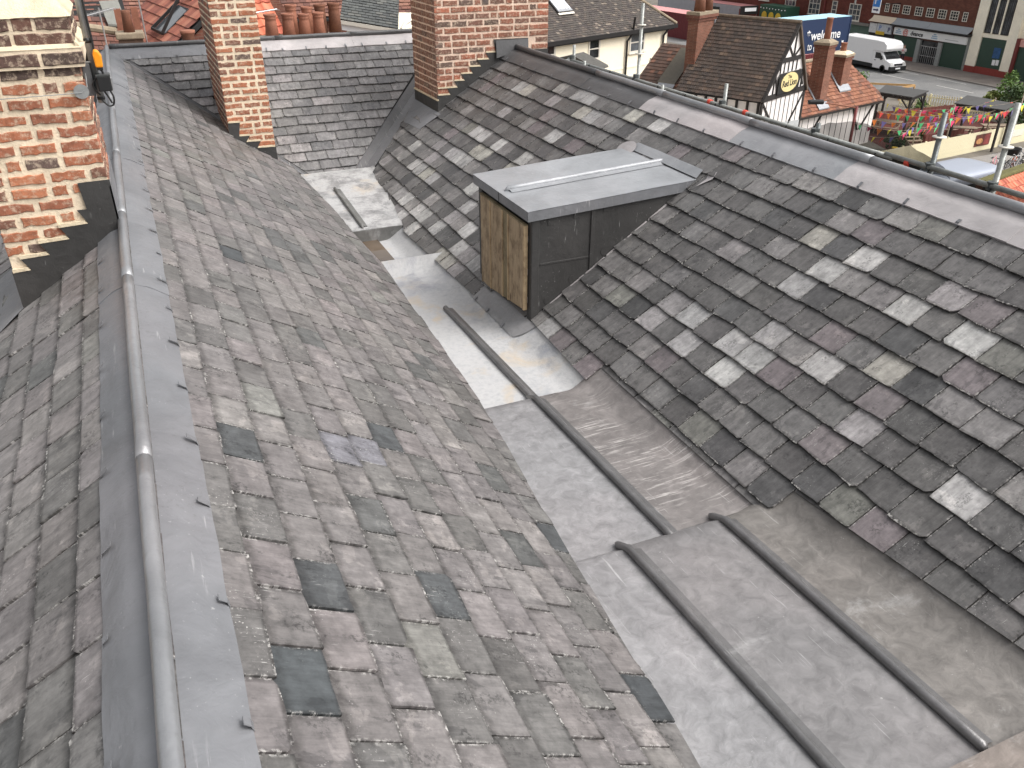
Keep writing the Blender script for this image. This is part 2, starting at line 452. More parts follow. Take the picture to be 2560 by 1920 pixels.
def slate_field(parent, P, width, gauge, u0, u1, v_first, rows, clips, tintf, mat, seed, keep=300, thick=0.008, skip=None, jit=1.0):
    rnd = random.Random(seed); items = []
    for r in range(rows):
        vt = v_first + r * gauge; L = gauge * 1.75
        off = (0.5 if r % 2 else 0.0) * width + rnd.uniform(-0.02, 0.02)
        n = int((u1 - u0) / width) + 2
        u = u0 + off - width
        for k in range(n):
            wd = width * rnd.uniform(0.94, 1.06)
            a, b = u + 0.0031, u + wd - 0.0031
            u += wd
            uc = (a + b) / 2
            dv = rnd.gauss(0, 0.0025) * jit; sk_ = rnd.gauss(0, 0.0035) * jit
            tail = []
            c0 = rnd.random(); c1 = rnd.random()
            for i in range(6):
                f = i / 5
                y = vt + dv + sk_ * (f - 0.5) * 2 + rnd.uniform(-0.0028, 0.0022) * jit
                x = a + (b - a) * f
                if i == 0 and c0 < 0.16: tail += [(a, y - rnd.uniform(0.008, 0.03)), (a + rnd.uniform(0.008, 0.03), y)]; continue
                if i == 5 and c1 < 0.16: tail += [(b - rnd.uniform(0.008, 0.03), y), (b, y - rnd.uniform(0.008, 0.03))]; continue
                tail.append((x, y))
            mid = vt - gauge * 0.5
            poly = [(a, vt - L)] + [(a + rnd.uniform(-.001, .0016), mid)] + tail + [(b + rnd.uniform(-.0016, .001), mid)] + [(b, vt - L)]
            ok = True
            for hp in clips(uc, vt - gauge / 2):
                poly = clip_hp(poly, *hp)
                if len(poly) < 3: ok = False; break
            if not ok or abs(area2(poly)) < width * gauge * 0.12: continue
            vis = [p for p in poly if p[1] > vt - gauge]
            if not vis: continue
            if skip and skip(uc, vt - gauge / 2): continue
            items.append((r, poly, a, b, vt, L, tintf(rnd, P.at(uc, vt - gauge / 2), r), rnd.uniform(0.019, 0.026), rnd.uniform(-0.005, 0.005), rnd.uniform(0, 50), rnd.uniform(0, 50), uc))
    # rank by size in the photograph
    def size(it):
        r, poly, a, b, vt = it[:5]
        q = [frame_xy(P.at(x, y)) for x, y in ((a, vt), (b, vt), (b, vt - gauge), (a, vt - gauge))]
        if any(c is None for c in q): return 0
        cx = sum(c[0] for c in q) / 4; cy = sum(c[1] for c in q) / 4
        if not (-60 < cx < 2620 and -60 < cy < 1980): return 0
        return abs(area2(q))
    ranked = sorted(items, key=size, reverse=True)
    def emit(mb, it):
        r, poly, a, b, vt, L, tint, T, tw, ru, rv, uc = it
        if area2(poly) * P.du.cross(P.dv).dot(P.n) < 0: poly = poly[::-1]
        n = len(poly)
        hh = lambda u, v: 0.002 + T * (v - (vt - L)) / L + tw * (u - uc) / width
        top = [P.at(u, v, hh(u, v)) for u, v in poly]
        bot = [P.at(u, v, hh(u, v) - thick) for u, v in poly]
        base = len(mb.v); mb.v += [tuple(q) for q in top + bot]
        fs = [list(range(n))] + [[(i + 1) % n, i, i + n, (i + 1) % n + n] for i in range(n)]
        allp = poly + poly
        for f in fs:
            mb.f.append([base + i for i in f]); mb.fm.append(0); mb.t.append(tint)
            for i in f:
                p = allp[i]
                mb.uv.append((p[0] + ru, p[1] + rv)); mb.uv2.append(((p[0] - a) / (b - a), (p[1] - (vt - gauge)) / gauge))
    for it in ranked[:keep]:
        mb = MB(); emit(mb, it); mb.build('slate', mat, parent)
    if len(ranked) > keep:
        mb = MB()
        for it in ranked[keep:]: emit(mb, it)
        tag(mb.build('slate_field', mat, parent), kind='stuff')

def structure(name, mb, mat, smooth=False):
    return tag(mb.build(name, mat, None, smooth), kind='structure')

def quadplane(P, pts, h=0.0, t=0.03):
    mb = MB(); mb.prism([P.at(u, v, h) for u, v in pts], -P.n * t); return mb

# --- the slopes themselves (boarding under the slates)
pl = [(-1.2, 0)] + [(11.52, 0.0)] + [(9.3, vL(1.56))] + [(y, vL(x) - 0.01) for y, x in EDGE_L[7::-1]]
pl[-1] = (-1.2, vL(0.95))
roofL = structure('roof_left_slope', quadplane(PL, pl), M['under'])
fixn(roofL)
roofLL = structure('roof_outer_left_slope', quadplane(PLL, [(-1.2, 0), (11.52, 0), (11.52, 4.2), (-1.2, 4.2)]), M['under']); fixn(roofLL)
mbr = MB()
for seg in EDGE_R:
    (ya, xa), (yb, xb) = seg[0], seg[-1]
    ya = max(ya, -1.2)
    mid = seg[1:-1]
    pts = [(ya, 0), (yb, 0), (yb, vR(xb) - 0.01)] + [(y, vR(x) - 0.01) for y, x in mid[::-1]] + [(ya, vR(xa) - 0.01)]
    mbr.prism([PR.at(u, v, 0) for u, v in pts], -PR.n * 0.03)
mbr.prism([PR.at(u, v, 0) for u, v in [(9.55, 0), (12.6, 0), (11.6, 0.2), (9.55, vR(2.34))]], -PR.n * 0.03)
roofR = structure('roof_right_slope', mbr, M['under']); fixn(roofR)
roofRR = structure('roof_outer_right_slope', quadplane(PRR, [(-1.2, 0), (13.5, 0), (13.5, 2.2), (-1.2, 2.2)]), M['slateR']); fixn(roofRR)
vend = vB(9.69)
roofB = structure('roof_back_slope', quadplane(PB, [(-0.185, 0), (4.3, 0), (3.9, vB(11.1)), (2.20, vend), (1.70, vend)]), M['under']); fixn(roofB)
roofBB = structure('roof_outer_back_slope', quadplane(PBB, [(-0.9, 0), (4.3, 0), (4.3, 1.6), (-0.9, 1.6)]), M['slateR']); fixn(roofBB)

# --- slate tints
def pick(rnd, table):
    s = sum(a for a, _ in table); x = rnd.uniform(0, s)
    for a, c in table:
        x -= a
        if x <= 0: break
    k = rnd.uniform(0.88, 1.12)
    return tuple(q * k * rnd.uniform(0.992, 1.008) for q in c)
T_L = [(5, lin(110, 106, 105)), (4, lin(116, 112, 110)), (3, lin(103, 101, 99)), (3, lin(114, 109, 108)), (1.4, lin(96, 94, 92)), (0.25, lin(113, 112, 108)), (0.6, lin(86, 86, 85))]
T_DK = [(1, lin(66, 69, 71)), (1, lin(74, 76, 77))]
T_R = [(6, lin(90, 88, 87)), (5, lin(99, 97, 96)), (3, lin(81, 80, 80)), (3, lin(108, 106, 105)), (2.2, lin(118, 115, 114)), (1.0, lin(112, 105, 106)), (1.0, lin(112, 111, 106)), (0.9, lin(130, 127, 125))]
T_LT = [(2, lin(166, 164, 162)), (2, lin(148, 146, 145)), (1, lin(150, 147, 140)), (1, lin(138, 134, 134))]
T_B = [(4, lin(112, 110, 110)), (3, lin(120, 118, 118)), (2, lin(100, 99, 100)), (1.2, lin(130, 126, 126))]
LIGHT = [(3.85, 8.48), (3.85, 8.29), (3.85, 7.63), (3.99, 7.34), (3.98, 7.12), (3.98, 6.91), (3.85, 7.15), (3.85, 6.96), (3.98, 6.49), (3.56, 8.24), (3.26, 8.45), (3.26, 8.22), (3.27, 7.8), (3.12, 7.9), (2.98, 7.98), (3.14, 7.27), (3.26, 7.14), (3.55, 7.11), (2.83, 8.54), (2.71, 8.85), (2.71, 8.65), (2.69, 8.4), (3.7, 3.22), (3.4, 3.62), (3.7, 2.81), (3.72, 2.62), (3.55, 2.89), (3.55, 2.47), (3.13, 3.4), (2.93, 3.52), (2.96, 3.39), (3.08, 2.99), (3.08, 2.85), (2.83, 3.4), (2.97, 2.46), (2.96, 4.2), (2.85, 4.13), (2.83, 3.85), (2.95, 3.87), (2.43, 7.76), (2.42, 7.55), (2.44, 7.28), (2.55, 7.2), (2.25, 8.01), (2.27, 7.55), (2.7, 8.79), (2.67, 8.38)]
DARK = [(0.15, 1.87), (0.55, 1.98), (0.71, 3.1), (0.28, 5.0), (0.03, 1.5), (1.28, 2.65), (1.14, 1.5), (0.05, 2.61)]
LILAC = [(0.53, 2.73), (0.41, 2.74)]
def tintR(rnd, P, r):
    for x, y in LIGHT:
        if abs(P.x - x) < 0.072 and abs(P.y - y) < 0.10: return pick(rnd, T_LT)
    if P.y > 6.2 and P.x < 3.0 and rnd.random() < 0.22: return pick(rnd, T_LT)
    if rnd.random() < 0.03: return pick(rnd, T_LT)
    return pick(rnd, T_R)
def tintL(rnd, P, r):
    for x, y in DARK:
        if abs(P.x - x) < 0.062 and abs(P.y - y) < 0.11: return pick(rnd, T_DK)
    for x, y in LILAC:
        if abs(P.x - x) < 0.062 and abs(P.y - y) < 0.11: return lin(112, 111, 116)
    return pick(rnd, T_L)
def tintLL(rnd, P, r):
    c = pick(rnd, T_L); return tuple(q * 1.15 for q in c)
def tintB(rnd, P, r): return pick(rnd, T_B)

def clipsL(u, v):
    x, m = interp(EDGE_L, u)
    a = vL(x) - m / cos(AL) * u
    out = [(-m / cos(AL), 1.0, a)]
    # valley with the cross roof: X - XL <= 1.019*(YB - Y) - 0.1
    out.append((1.019, cos(AL), 1.019 * YB - 0.12))
    return out
def clipsR(u, v):
    seg = EDGE_R[-1]
    for s in EDGE_R:
        if s[0][0] <= u <= s[-1][0]: seg = s; break
    x, m = interp(seg, u)
    k = m / cos(AR)
    out = [(k, 1.0, vR(x) + k * u)]
    if u > 8.6: out.append((1.0, 1.129 * cos(AR), 11.52))
    return out
def clipsB(u, v):
    out = [(0.0, 1.0, vend + 0.02)]
    out.append((-1.0, 1.019 * cos(AB), -XL - 0.05))
    # right valley: X <= 2.17 + (Y - 9.69)*0.985
    out.append((1.0, 0.985 * cos(AB), 2.17 + 0.985 * (YB - 9.69)))
    return out

VLW = 0.165                                     # width of the lead wings on the ridges
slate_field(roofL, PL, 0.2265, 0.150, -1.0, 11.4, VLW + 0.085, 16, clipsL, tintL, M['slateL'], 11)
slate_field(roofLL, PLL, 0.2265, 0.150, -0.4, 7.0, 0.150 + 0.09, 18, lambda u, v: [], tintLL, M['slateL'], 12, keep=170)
def skipR(u, v):
    P = PR.at(u, v)
    return (2.5 < P.x < 3.62 and 5.12 < P.y < 5.93) or (3.22 < P.x and P.y > 9.62)
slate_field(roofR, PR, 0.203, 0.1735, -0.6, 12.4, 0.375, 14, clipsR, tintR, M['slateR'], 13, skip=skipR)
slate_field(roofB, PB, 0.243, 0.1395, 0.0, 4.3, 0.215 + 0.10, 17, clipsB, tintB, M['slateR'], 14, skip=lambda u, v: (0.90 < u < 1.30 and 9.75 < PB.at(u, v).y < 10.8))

# ------------------------------------------------------------------ lead ridges
def ridge(parent, A, B, r, wingP, segs, mats, lift=0.03, clip_sides=(), clip_step=0.36, wave=0.004, seed=3, hin=0.008):
    """roll A-B, wing planes [(Plane, width, u0, u1)], cut into segs along u"""
    rnd = random.Random(seed)
    A, B = Vector(A), Vector(B); L = (B - A).length; d = (B - A) / L
    cuts = segs
    for i in range(len(cuts) - 1):
        a, b = cuts[i], cuts[i + 1]
        mb = MB()
        pts = []
        n = max(2, int((b - a) / 0.12))
        for k in range(n + 1):
            u = a + (b - a) * k / n
            p = A + d * u + Vector((0, 0, lift)); nz = noise.noise(Vector((u * 1.7, seed, 0.3)))
            pts.append(p + Vector((nz * 0.004 * d.y, nz * 0.004 * d.x, noise.noise(Vector((u * 2.1, seed, 7.3))) * 0.003)))
        mb.tube(pts, [r + (0.0022 if k < 1 else 0.0) + 0.0012 * noise.noise(Vector((k * 0.9, seed, i))) for k in range(n + 1)], 20)
        mb.build('ridge_roll', mats[i % len(mats)][0], parent, True)
    for P, wd, flip in wingP:
        for i in range(len(cuts) - 1):
            a, b = cuts[i], cuts[i + 1]
            h0 = 0.0225 + 0.0042 * (i % 2)
            ua = a - 0.0; ub = b + 0.09 * (1 if flip else 1)
            nn = max(8, int((b - a) / 0.05)); 
            mb = MB()
            def fn(s_, t_, a=ua, b=ub, P=P, wd=wd, h0=h0):
                u = a + (b - a) * s_; v = wd * t_
                q = (P.O - A).dot(d)
                h = h0 + 0.0048 * noise.noise(Vector((u * 5, v * 9, seed))) + 0.002 * noise.noise(Vector((u * 14, v * 14, seed))) + (0.0036 * noise.noise(Vector((u * 9.0, v * 4, seed + 4))) * t_)
                h -= (h0 - hin) * max(0.0, 1 - t_ / 0.45)
                ve = v + (0.0045 * noise.noise(Vector((u * 4.3, 2.0, seed))) if t_ > 0.95 else 0)
                return P.at(u + (A - P.O).dot(d), ve, h)
            mb.grid(fn, nn, 10)
            # folded edge
            def fe(s_, t_, fn=fn, P=P):
                p = Vector(fn(s_, 1.0)); return p - P.n * 0.012 * t_
            mb.grid(fe, nn, 1)
            for s0 in (0.0, 1.0): mb.grid(lambda s_, t_, fn=fn, P=P, s0=s0: Vector(fn(s0, s_)) - P.n * 0.007 * t_, 10, 1)
            mb.build('lead_wing', mats[i % len(mats)][1], parent, True)
        if P in [c for c in clip_sides]:
            u = 0.22
            while u < L - 0.1:
                mb = MB(); w2 = rnd.uniform(0.017, 0.024); uu = u + (A - P.O).dot(d) + rnd.uniform(-0.03, 0.03); sk_ = rnd.uniform(-0.012, 0.012)
                ln = rnd.uniform(0.026, 0.046)
                ps = [(0.012, -0.006), (0.004, 0.020), (-0.01, 0.033), (-ln, 0.0335 + rnd.uniform(0, 0.006))]
                for k in range(3):
                    (v0, h0), (v1, h1) = ps[k], ps[k + 1]
                    mb.prism([P.at(uu - w2 / 2 + sk_ * k / 3, wd + v0, h0), P.at(uu + w2 / 2 + sk_ * k / 3, wd + v0, h0), P.at(uu + w2 / 2 + sk_ * (k + 1) / 3, wd + v1, h1), P.at(uu - w2 / 2 + sk_ * (k + 1) / 3, wd + v1, h1)], P.n * 0.0022)
                fixn(mb.build('clip', M['lead'], parent)); u += clip_step * rnd.uniform(0.93, 1.07)

ridge(roofL, (XL, -1.2, ZL), (XL, 11.5, ZL), 0.0225, [(PL, VLW, 0), (PLL, 0.150, 1)], [0, 1.95, 3.45, 4.95, 5.9, 7.3, 8.8, 10.3, 12.7], [(M['lead_tube'], M['lead'])], 0.032, (PL, PLL), 0.375)
ridge(roofR, (XR, -1.2, ZR_), (XR, 9.53, ZR_), 0.029, [(PR, 0.222, 0), (PRR, 0.2, 1)], [0, 1.5, 2.75, 3.95, 5.13, 6.34, 7.54, 8.75, 10.73], [(M['lead_tube'], M['lead_pale'])] * 4 + [(M['lead_tube'], M['lead_new']), (M['lead_tube'], M['lead_pale']), (M['lead_tube'], M['lead_dark']), (M['lead_dark'], M['lead_dark'])], 0.020, (PR,), 0.40, seed=8, hin=0.0)
ridge(roofB, (-0.16, YB, ZL), (4.2, YB, ZL), 0.026, [(PB, 0.205, 0), (PBB, 0.2, 1)], [0, 1.3, 1.93, 2.9, 4.36], [(M['lead_dark'], M['lead']), (M['lead_dark'], M['lead_pale']), (M['lead_dark'], M['lead_pale']), (M['lead_dark'], M['lead_pale'])], 0.03, (PB,), 0.26, seed=5)

# --- open lead valleys either side of the cross roof, and the saddle where the ridges meet
def strip(name, pts_a, pts_b, mat, parent, th=0.006, n=14, wav=0.003):
    mb = MB(); pa = [Vector(p) for p in pts_a]; pb = [Vector(p) for p in pts_b]
    def fn(s_, t_):
        a = pa[0].lerp(pa[1], s_); b = pb[0].lerp(pb[1], s_); p = a.lerp(b, t_)
        return p + Vector((0, 0, wav * noise.noise(p * 6)))
    mb.grid(fn, n, 6)
    return mb.build(name, mat, parent, True)
def val_l(y): return Vector((XL + 1.019 * (YB - y), y, zB(y)))
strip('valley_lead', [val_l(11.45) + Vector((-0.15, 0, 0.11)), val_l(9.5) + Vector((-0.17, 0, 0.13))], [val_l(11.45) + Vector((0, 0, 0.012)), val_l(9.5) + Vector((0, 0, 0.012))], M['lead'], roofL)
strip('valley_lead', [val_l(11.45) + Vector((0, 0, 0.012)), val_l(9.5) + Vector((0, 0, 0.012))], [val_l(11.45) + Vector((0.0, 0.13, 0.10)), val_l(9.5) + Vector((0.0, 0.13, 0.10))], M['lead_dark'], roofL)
def val_r(y):
    x = XR - (ZR_ - zB(y)) / tan(AR); return Vector((x, y, zB(y)))
a0, a1 = val_r(9.55), val_r(10.9)
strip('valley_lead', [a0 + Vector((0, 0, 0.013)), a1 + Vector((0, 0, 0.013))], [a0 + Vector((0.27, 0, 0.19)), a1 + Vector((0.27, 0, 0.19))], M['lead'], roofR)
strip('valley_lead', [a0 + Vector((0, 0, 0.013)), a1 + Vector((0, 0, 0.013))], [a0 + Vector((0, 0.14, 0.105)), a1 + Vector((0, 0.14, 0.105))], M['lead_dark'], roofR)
# small soakers / apron of the right chimney onto the valley
strip('chimney_apron', [Vector((3.22, 9.42, zR(3.22) + 0.03)), Vector((3.22, 10.40, zR(3.22) + 0.03))], [Vector((2.98, 9.50, zR(2.98) + 0.026)), Vector((2.95, 10.05, zR(2.95) + 0.026))], M['lead'], roofR)

# ------------------------------------------------------------------ stepped lead gutter between the slopes
gut = thing('lead_gutter', 'stepped lead valley gutter with rolls running between the two slate slopes', 'gutter', (1.9, 4.0, 9.7))
def bed(y):
    if y < 2.57: return 9.92 + 0.057 * (2.57 - y)
    if y < 4.16: return 9.81 + 0.041 * (4.16 - y)
    if y < 6.8: return 9.68 + 0.032 * (6.8 - y)
    return 9.885 + 0.075 * (y - 7.8)
def redge(y):
    for s in EDGE_R:
        if s[0][0] <= y <= s[-1][0]: return interp(s, y)[0]
    return 2.30
def sheet(name, y0, y1, x0, x1, mat, zf, left=False, right=False, lip=0.0, seed=0, dz=0.0):
    """one lead sheet; x0/x1 numbers or functions of y; left/right: turned up against the slope"""
    X0 = x0 if callable(x0) else (lambda y: x0); X1 = x1 if callable(x1) else (lambda y: x1)
    mb = MB(); n = max(6, int((y1 - y0) / 0.06)); m = 14
    def fn(s_, t_):
        y = y0 + (y1 - y0) * s_; x = X0(y) + (X1(y) - X0(y)) * t_; z = zf(y) + dz
        z += 0.0035 * noise.noise(Vector((x * 4, y * 3.0, seed))) + 0.0012 * noise.noise(Vector((x * 17, y * 12, seed)))
        if right:
            xe = redge((y0 + y1) / 2 if False else min(max(y, y0 + 1e-3), y1 - 1e-3)); zc = zR(x) + 0.004
            # ease from bed to slope
            d = zc - z
            z = z + (d if d > 0.02 else max(0.0, 0.01 + d * 0.5) if d > -0.02 else 0.0)
        return Vector((x, y, z))
    mb.grid(fn, n, m)
    if left:
        def fl(s_, t_):
            p = fn(s_, 0); return p + Vector((-0.012 * t_, 0, max(0.005, min(0.2, zL(p.x) - p.z - 0.006)) * t_))
        mb.grid(fl, n, 3)
    if lip:
        def fd(s_, t_):
            p = fn(1.0, s_); return p + Vector((0, 0.004 * t_, -lip * t_))
        mb.grid(fd, 14, 2)
    return mb.build(name, mat, gut, True)
el = lambda y: interp(EDGE_L, y)[0] + 0.005
er = lambda y: redge(y) + 0.10
def er1(y): return interp(EDGE_R[0], y)[0] + 0.10
M['lead_bay1m'] = lead_mat('lead_gutter_smooth', lin(126, 124, 124), white=0.1, rough=0.42, metal=0.15, grime=0.5)
M['lead_bay1r'] = lead_mat('lead_gutter_limed', lin(120, 116, 112), white=0.2, warm=0.7, grime=0.6, rough=0.5, metal=0.2)
sheet('lead_sheet', 0.98, 2.57, el, 1.68, M['lead_bay'], bed, left=True, lip=0.05, seed=1)
sheet('lead_sheet', 0.98, 2.57, 1.68, 2.215, M['lead_bay1m'], bed, lip=0.05, seed=2)
sheet('lead_sheet', 0.98, 2.57, 2.215, er1, M['lead_bay1r'], bed, right=True, lip=0.05, seed=3)
M['lead_dirty'] = lead_mat('lead_dirty', lin(120, 112, 106), white=0.3, warm=0.6, rough=0.55, metal=0.1, streak=0.35, grime=0.5)
sheet('lead_sheet', -1.0, 1.02, el, 1.95, M['lead_dirty'], lambda y: bed(y) + 0.045, left=True, lip=0.045, seed=21)
sheet('lead_sheet', -1.0, 1.02, 1.95, er1, M['lead_dirty'], lambda y: bed(y) + 0.045, right=True, lip=0.045, seed=22)
sheet('lead_sheet', 2.55, 4.16, el, 1.945, M['lead_bay'], lambda y: bed(max(y, 2.58)), left=True, lip=0.045, seed=4)
sheet('lead_sheet', 2.55, 4.16, 1.945, 2.56, M['lead_bay2'], lambda y: bed(max(y, 2.58)), right=True, lip=0.045, seed=5)
sheet('lead_sheet', 4.14, 5.80, el, 1.955, M['lead_white'], lambda y: bed(max(y, 4.17)), left=True, seed=6)
sheet('lead_sheet', 4.14, 5.80, 1.955, 2.46, M['lead_white'], lambda y: bed(max(y, 4.17)), right=True, seed=7)
sheet('lead_sheet', 5.74, 6.80, el, lambda y: 2.30, M['lead_white'], lambda y: bed(max(y, 4.17)) - 0.006, left=True, right=True, seed=8, lip=0.05)
# sump
mb = MB()
def sump_r(s_, t_):
    y = 6.78 + 1.03 * s_; x = 1.935 + 0.34 * t_
    return Vector((x, y, max(9.63 + 0.03 * t_, zR(x) + 0.004) + 0.003 * noise.noise(Vector((x * 9, y * 6, 2)))))
mb.grid(sump_r, 14, 10); mb.build('sump_side', M['lead_white'], gut, True)
mb = MB(); mb.b2((1.66, 6.79, 9.55), (1.95, 7.80, 9.632)); mb.build('sump_floor', M['lead_dark'], gut)
M['water'] = glass_mat('rain_water', lin(84, 72, 60), 0.02)
mb = MB(); mb.b2((1.70, 6.80, 9.633), (1.94, 7.79, 9.652)); mb.build('standing_water', M['water'], gut)
fz = lambda y: 9.765 + 0.062 * (y - 7.8)
sheet('lead_sheet', 7.79, 9.62, lambda y: interp(EDGE_L, y)[0] - 0.02, 1.815, M['lead_white2'], fz, left=True, seed=9)
sheet('lead_sheet', 7.79, 9.62, 1.815, lambda y: 2.32 + (y - 7.8) * 0.06, M['lead_white2'], fz, right=True, seed=10)
M['lead_riser'] = lead_mat('lead_riser', lin(110, 110, 108), white=0.25, streak=0.0, rough=0.5, metal=0.2)
mb = MB(); mb.b2((1.60, 7.776, 9.60), (2.22, 7.798, 9.764)); mb.build('drip_riser', M['lead_riser'], gut)
def roll(x, y0, y1, zf, r=0.0205, seed=0, mat='lead_roll'):
    mb = MB(); n = max(6, int((y1 - y0) / 0.1)); pts = []; rs = []
    for k in range(n + 1):
        y = y0 + (y1 - y0) * k / n
        pts.append(Vector((x + 0.003 * noise.noise(Vector((y * 1.6, seed, 1))), y, zf(y) + 0.016 + 0.0015 * noise.noise(Vector((y * 3, seed, 4))))))
        rs.append(r * (1 + 0.06 * noise.noise(Vector((y * 4, seed, 2)))))
    # dressed down, bossed end
    pts = [pts[0] + Vector((0, -0.03, -0.02))] + pts + [pts[-1] + Vector((0, 0.022, -0.006))]; rs = [r * 0.4] + rs + [r * 0.55]
    mb.tube(pts, rs, 16)
    mb.build('batten_roll', M[mat], gut, True)
    # splash lap beside the roll
    mb = MB(); mb.grid(lambda s_, t_: Vector((x + 0.012 + 0.045 * t_, y0 + (y1 - y0) * s_, zf(y0 + (y1 - y0) * s_) + 0.013 - 0.008 * t_)), n, 3)
    mb.build('splash_lap', M['lead_roll' if mat == 'lead_roll' else 'lead_riser'], gut, True)
roll(1.68, 1.05, 2.575, bed, seed=1); roll(2.215, 1.05, 2.575, bed, seed=2)
roll(1.945, 2.53, 4.165, lambda y: bed(max(y, 2.58)), seed=3)
roll(1.955, 4.13, 5.80, lambda y: bed(max(y, 4.17)), seed=4)
roll(1.815, 7.86, 9.0, fz, 0.016, seed=5, mat='lead_riser')
# lead lining further along under the eaves, closing the near end
mb = MB(); mb.b2((1.0, -1.05, 9.9), (2.85, -1.0, 10.25)); mb.build('end_upstand', M['lead_dark'], gut)

# ------------------------------------------------------------------ brick chimneys
B_RED = [(4, lin(162, 98, 70)), (3, lin(147, 89, 67)), (2, lin(174, 110, 80)), (1.2, lin(120, 79, 66)), (0.5, lin(92, 74, 70))]
B_BRN = [(4, lin(134, 86, 70)), (3, lin(146, 90, 72)), (2, lin(116, 80, 70)), (1.2, lin(98, 78, 72)), (1.0, lin(164, 96, 74)), (0.4, lin(84, 74, 72))]
B_SHD = [(4, lin(132, 88, 72)), (3, lin(120, 82, 70)), (1, lin(104, 78, 70))]
def lay_bricks(par, O, du, nrm, width, z0, z1, course, bl, palette, rnd, zmin=None, joint=0.018, rough=1.0, dark_rows=(), proud=0.006, rag=0.004, xoff=None):
    """bricks of one face; O is the lower corner, du along the face, nrm outward"""
    O, du, nrm = Vector(O), Vector(du), Vector(nrm); up = Vector((0, 0, 1))
    n = int((z1 - z0) / course + 0.5)
    for r in range(n):
        za = z0 + r * course + joint / 2; zb = z0 + (r + 1) * course - joint / 2
        u = 0.0; first = True
        seq = 0
        while u < width - 0.03:
            ln = bl if (r % 2 == 0 or rnd.random() < 0.75) else bl * 0.5
            if first and r % 2: ln = bl * rnd.choice((0.5, 0.52, 0.48))
            if rnd.random() < 0.12: ln = bl * 0.48
            ln *= rnd.uniform(0.95, 1.05)
            e = u + ln
            if width - e < 0.07: e = width
            a = u + (joint / 2 if u > 0 else -0.003); b = e - (joint / 2 if e < width else -0.003)
            first = False; u = e
            if zmin and zmin((a + b) / 2) > (za + zb) / 2: continue
            if b - a < 0.03: continue
            ra = rag * rough
            poly = []
            for i in range(6): poly.append((a + (b - a) * i / 5 + rnd.uniform(-ra, ra) * (0.3 if i in (0, 5) else 1), za + rnd.uniform(-ra, ra)))
            poly.append((b + rnd.uniform(-ra, ra * 0.4), (za + zb) / 2))
            for i in range(6): poly.append((b - (b - a) * i / 5 + rnd.uniform(-ra, ra) * (0.3 if i in (0, 5) else 1), zb + rnd.uniform(-ra, ra)))
            poly.append((a + rnd.uniform(-ra * 0.4, ra), (za + zb) / 2))
            tint = pick(rnd, palette) if r not in dark_rows else pick(rnd, [(1, lin(84, 62, 58)), (1, lin(98, 68, 60)), (0.6, lin(72, 58, 56))])
            pr = proud + rnd.uniform(-0.0025, 0.0025)
            mb = MB(); m = len(poly)
            P0 = [O + du * x + up * (z - O.z) for x, z in poly]
            cx = sum(p[0] for p in poly) / m; cz = sum(p[1] for p in poly) / m
            ins = [O + du * (cx + (x - cx) * 0.955) + up * (cz + (z - cz) * 0.86 - O.z) for x, z in poly]
            vs = [p + nrm * pr * 0.5 for p in P0] + [p + nrm * pr for p in ins] + [p - nrm * 0.03 for p in P0]
            fs = [list(range(m, 2 * m))] + [[i, (i + 1) % m, (i + 1) % m + m, i + m] for i in range(m)] + [[i + 2 * m, (i + 1) % m + 2 * m, (i + 1) % m, i] for i in range(m)]
            mb.add(vs, fs, 0, tint)
            fixn(mb.build('brick', M['brick'], par))

def poly_plate(name, pts, d, mat, par, bev=0.0):
    mb = MB(); mb.prism(pts, d); o = fixn(mb.build(name, mat, par))
    if bev: bevel(o, bev, 2)
    return o

def zigzag(steps, back=0.045):
    out = []
    for k, (x, z) in enumerate(steps):
        if k: out.append((steps[k - 1][0] - back, z))
        out.append((x, z))
    return out

# --- chimney standing beside the left ridge
rnd = random.Random(21)
cl = thing('brick_chimney', 'near chimney of orange brick with thick cream pointing and a mast pole beside it', 'chimney', (-0.48, 4.75, 10.7))
YC = 4.591
mb = MB(); mb.b2((-0.735, YC, 10.3), (-0.209, YC + 0.62, 12.09)); mb.build('mortar_core', M['mortar'], cl)
Z0 = 10.924 - 0.0685 * 2
st_l = [(-0.654, 10.924), (-0.552, 10.99), (-0.444, 11.058), (-0.343, 11.126), (-0.333, 11.196)]
def zm_l(x):
    u = x - 0.735
    for (xx, zz) in st_l:
        if u < xx: return zz
    return 11.33
lay_bricks(cl, (-0.735, YC, 0), (1, 0, 0), (0, -1, 0), 0.526, 10.924, 11.868, 0.0685, 0.176, B_RED, rnd, zm_l, 0.026, 1.4, (13,))
mb = MB(); mb.b2((-0.760, YC - 0.022, 11.868), (-0.184, YC + 0.64, 11.952)); mb.build('corbel_course', M['mortar'], cl)
lay_bricks(cl, (-0.760, YC - 0.022, 0), (1, 0, 0), (0, -1, 0), 0.576, 11.872, 11.9405, 0.0685, 0.2, B_RED, rnd, None, 0.016, 0.8, (0,))
lay_bricks(cl, (-0.735, YC, 0), (1, 0, 0), (0, -1, 0), 0.526, 11.957, 12.088, 0.0655, 0.185, B_RED, rnd, None, 0.016, 0.9, (0, 1))
lay_bricks(cl, (-0.209, YC, 0), (0, 1, 0), (1, 0, 0), 0.62, 11.2, 12.088, 0.0685, 0.178, B_BRN, rnd, None, 0.026, 1.0, (11, 12))
def fl(s_, t_):
    x = -0.75 + 0.555 * s_; y = YC - 0.012 + 0.645 * t_
    e = min(s_, 1 - s_, t_, 1 - t_) * 2
    return Vector((x, y, 12.085 + 0.05 * min(1, e * 5) + 0.11 * e + 0.006 * noise.noise(Vector((x * 14, y * 14, 0)))))
mb = MB(); mb.grid(fl, 22, 22); mb.build('flaunching', M['flaunch'], cl, True)
mb = MB()
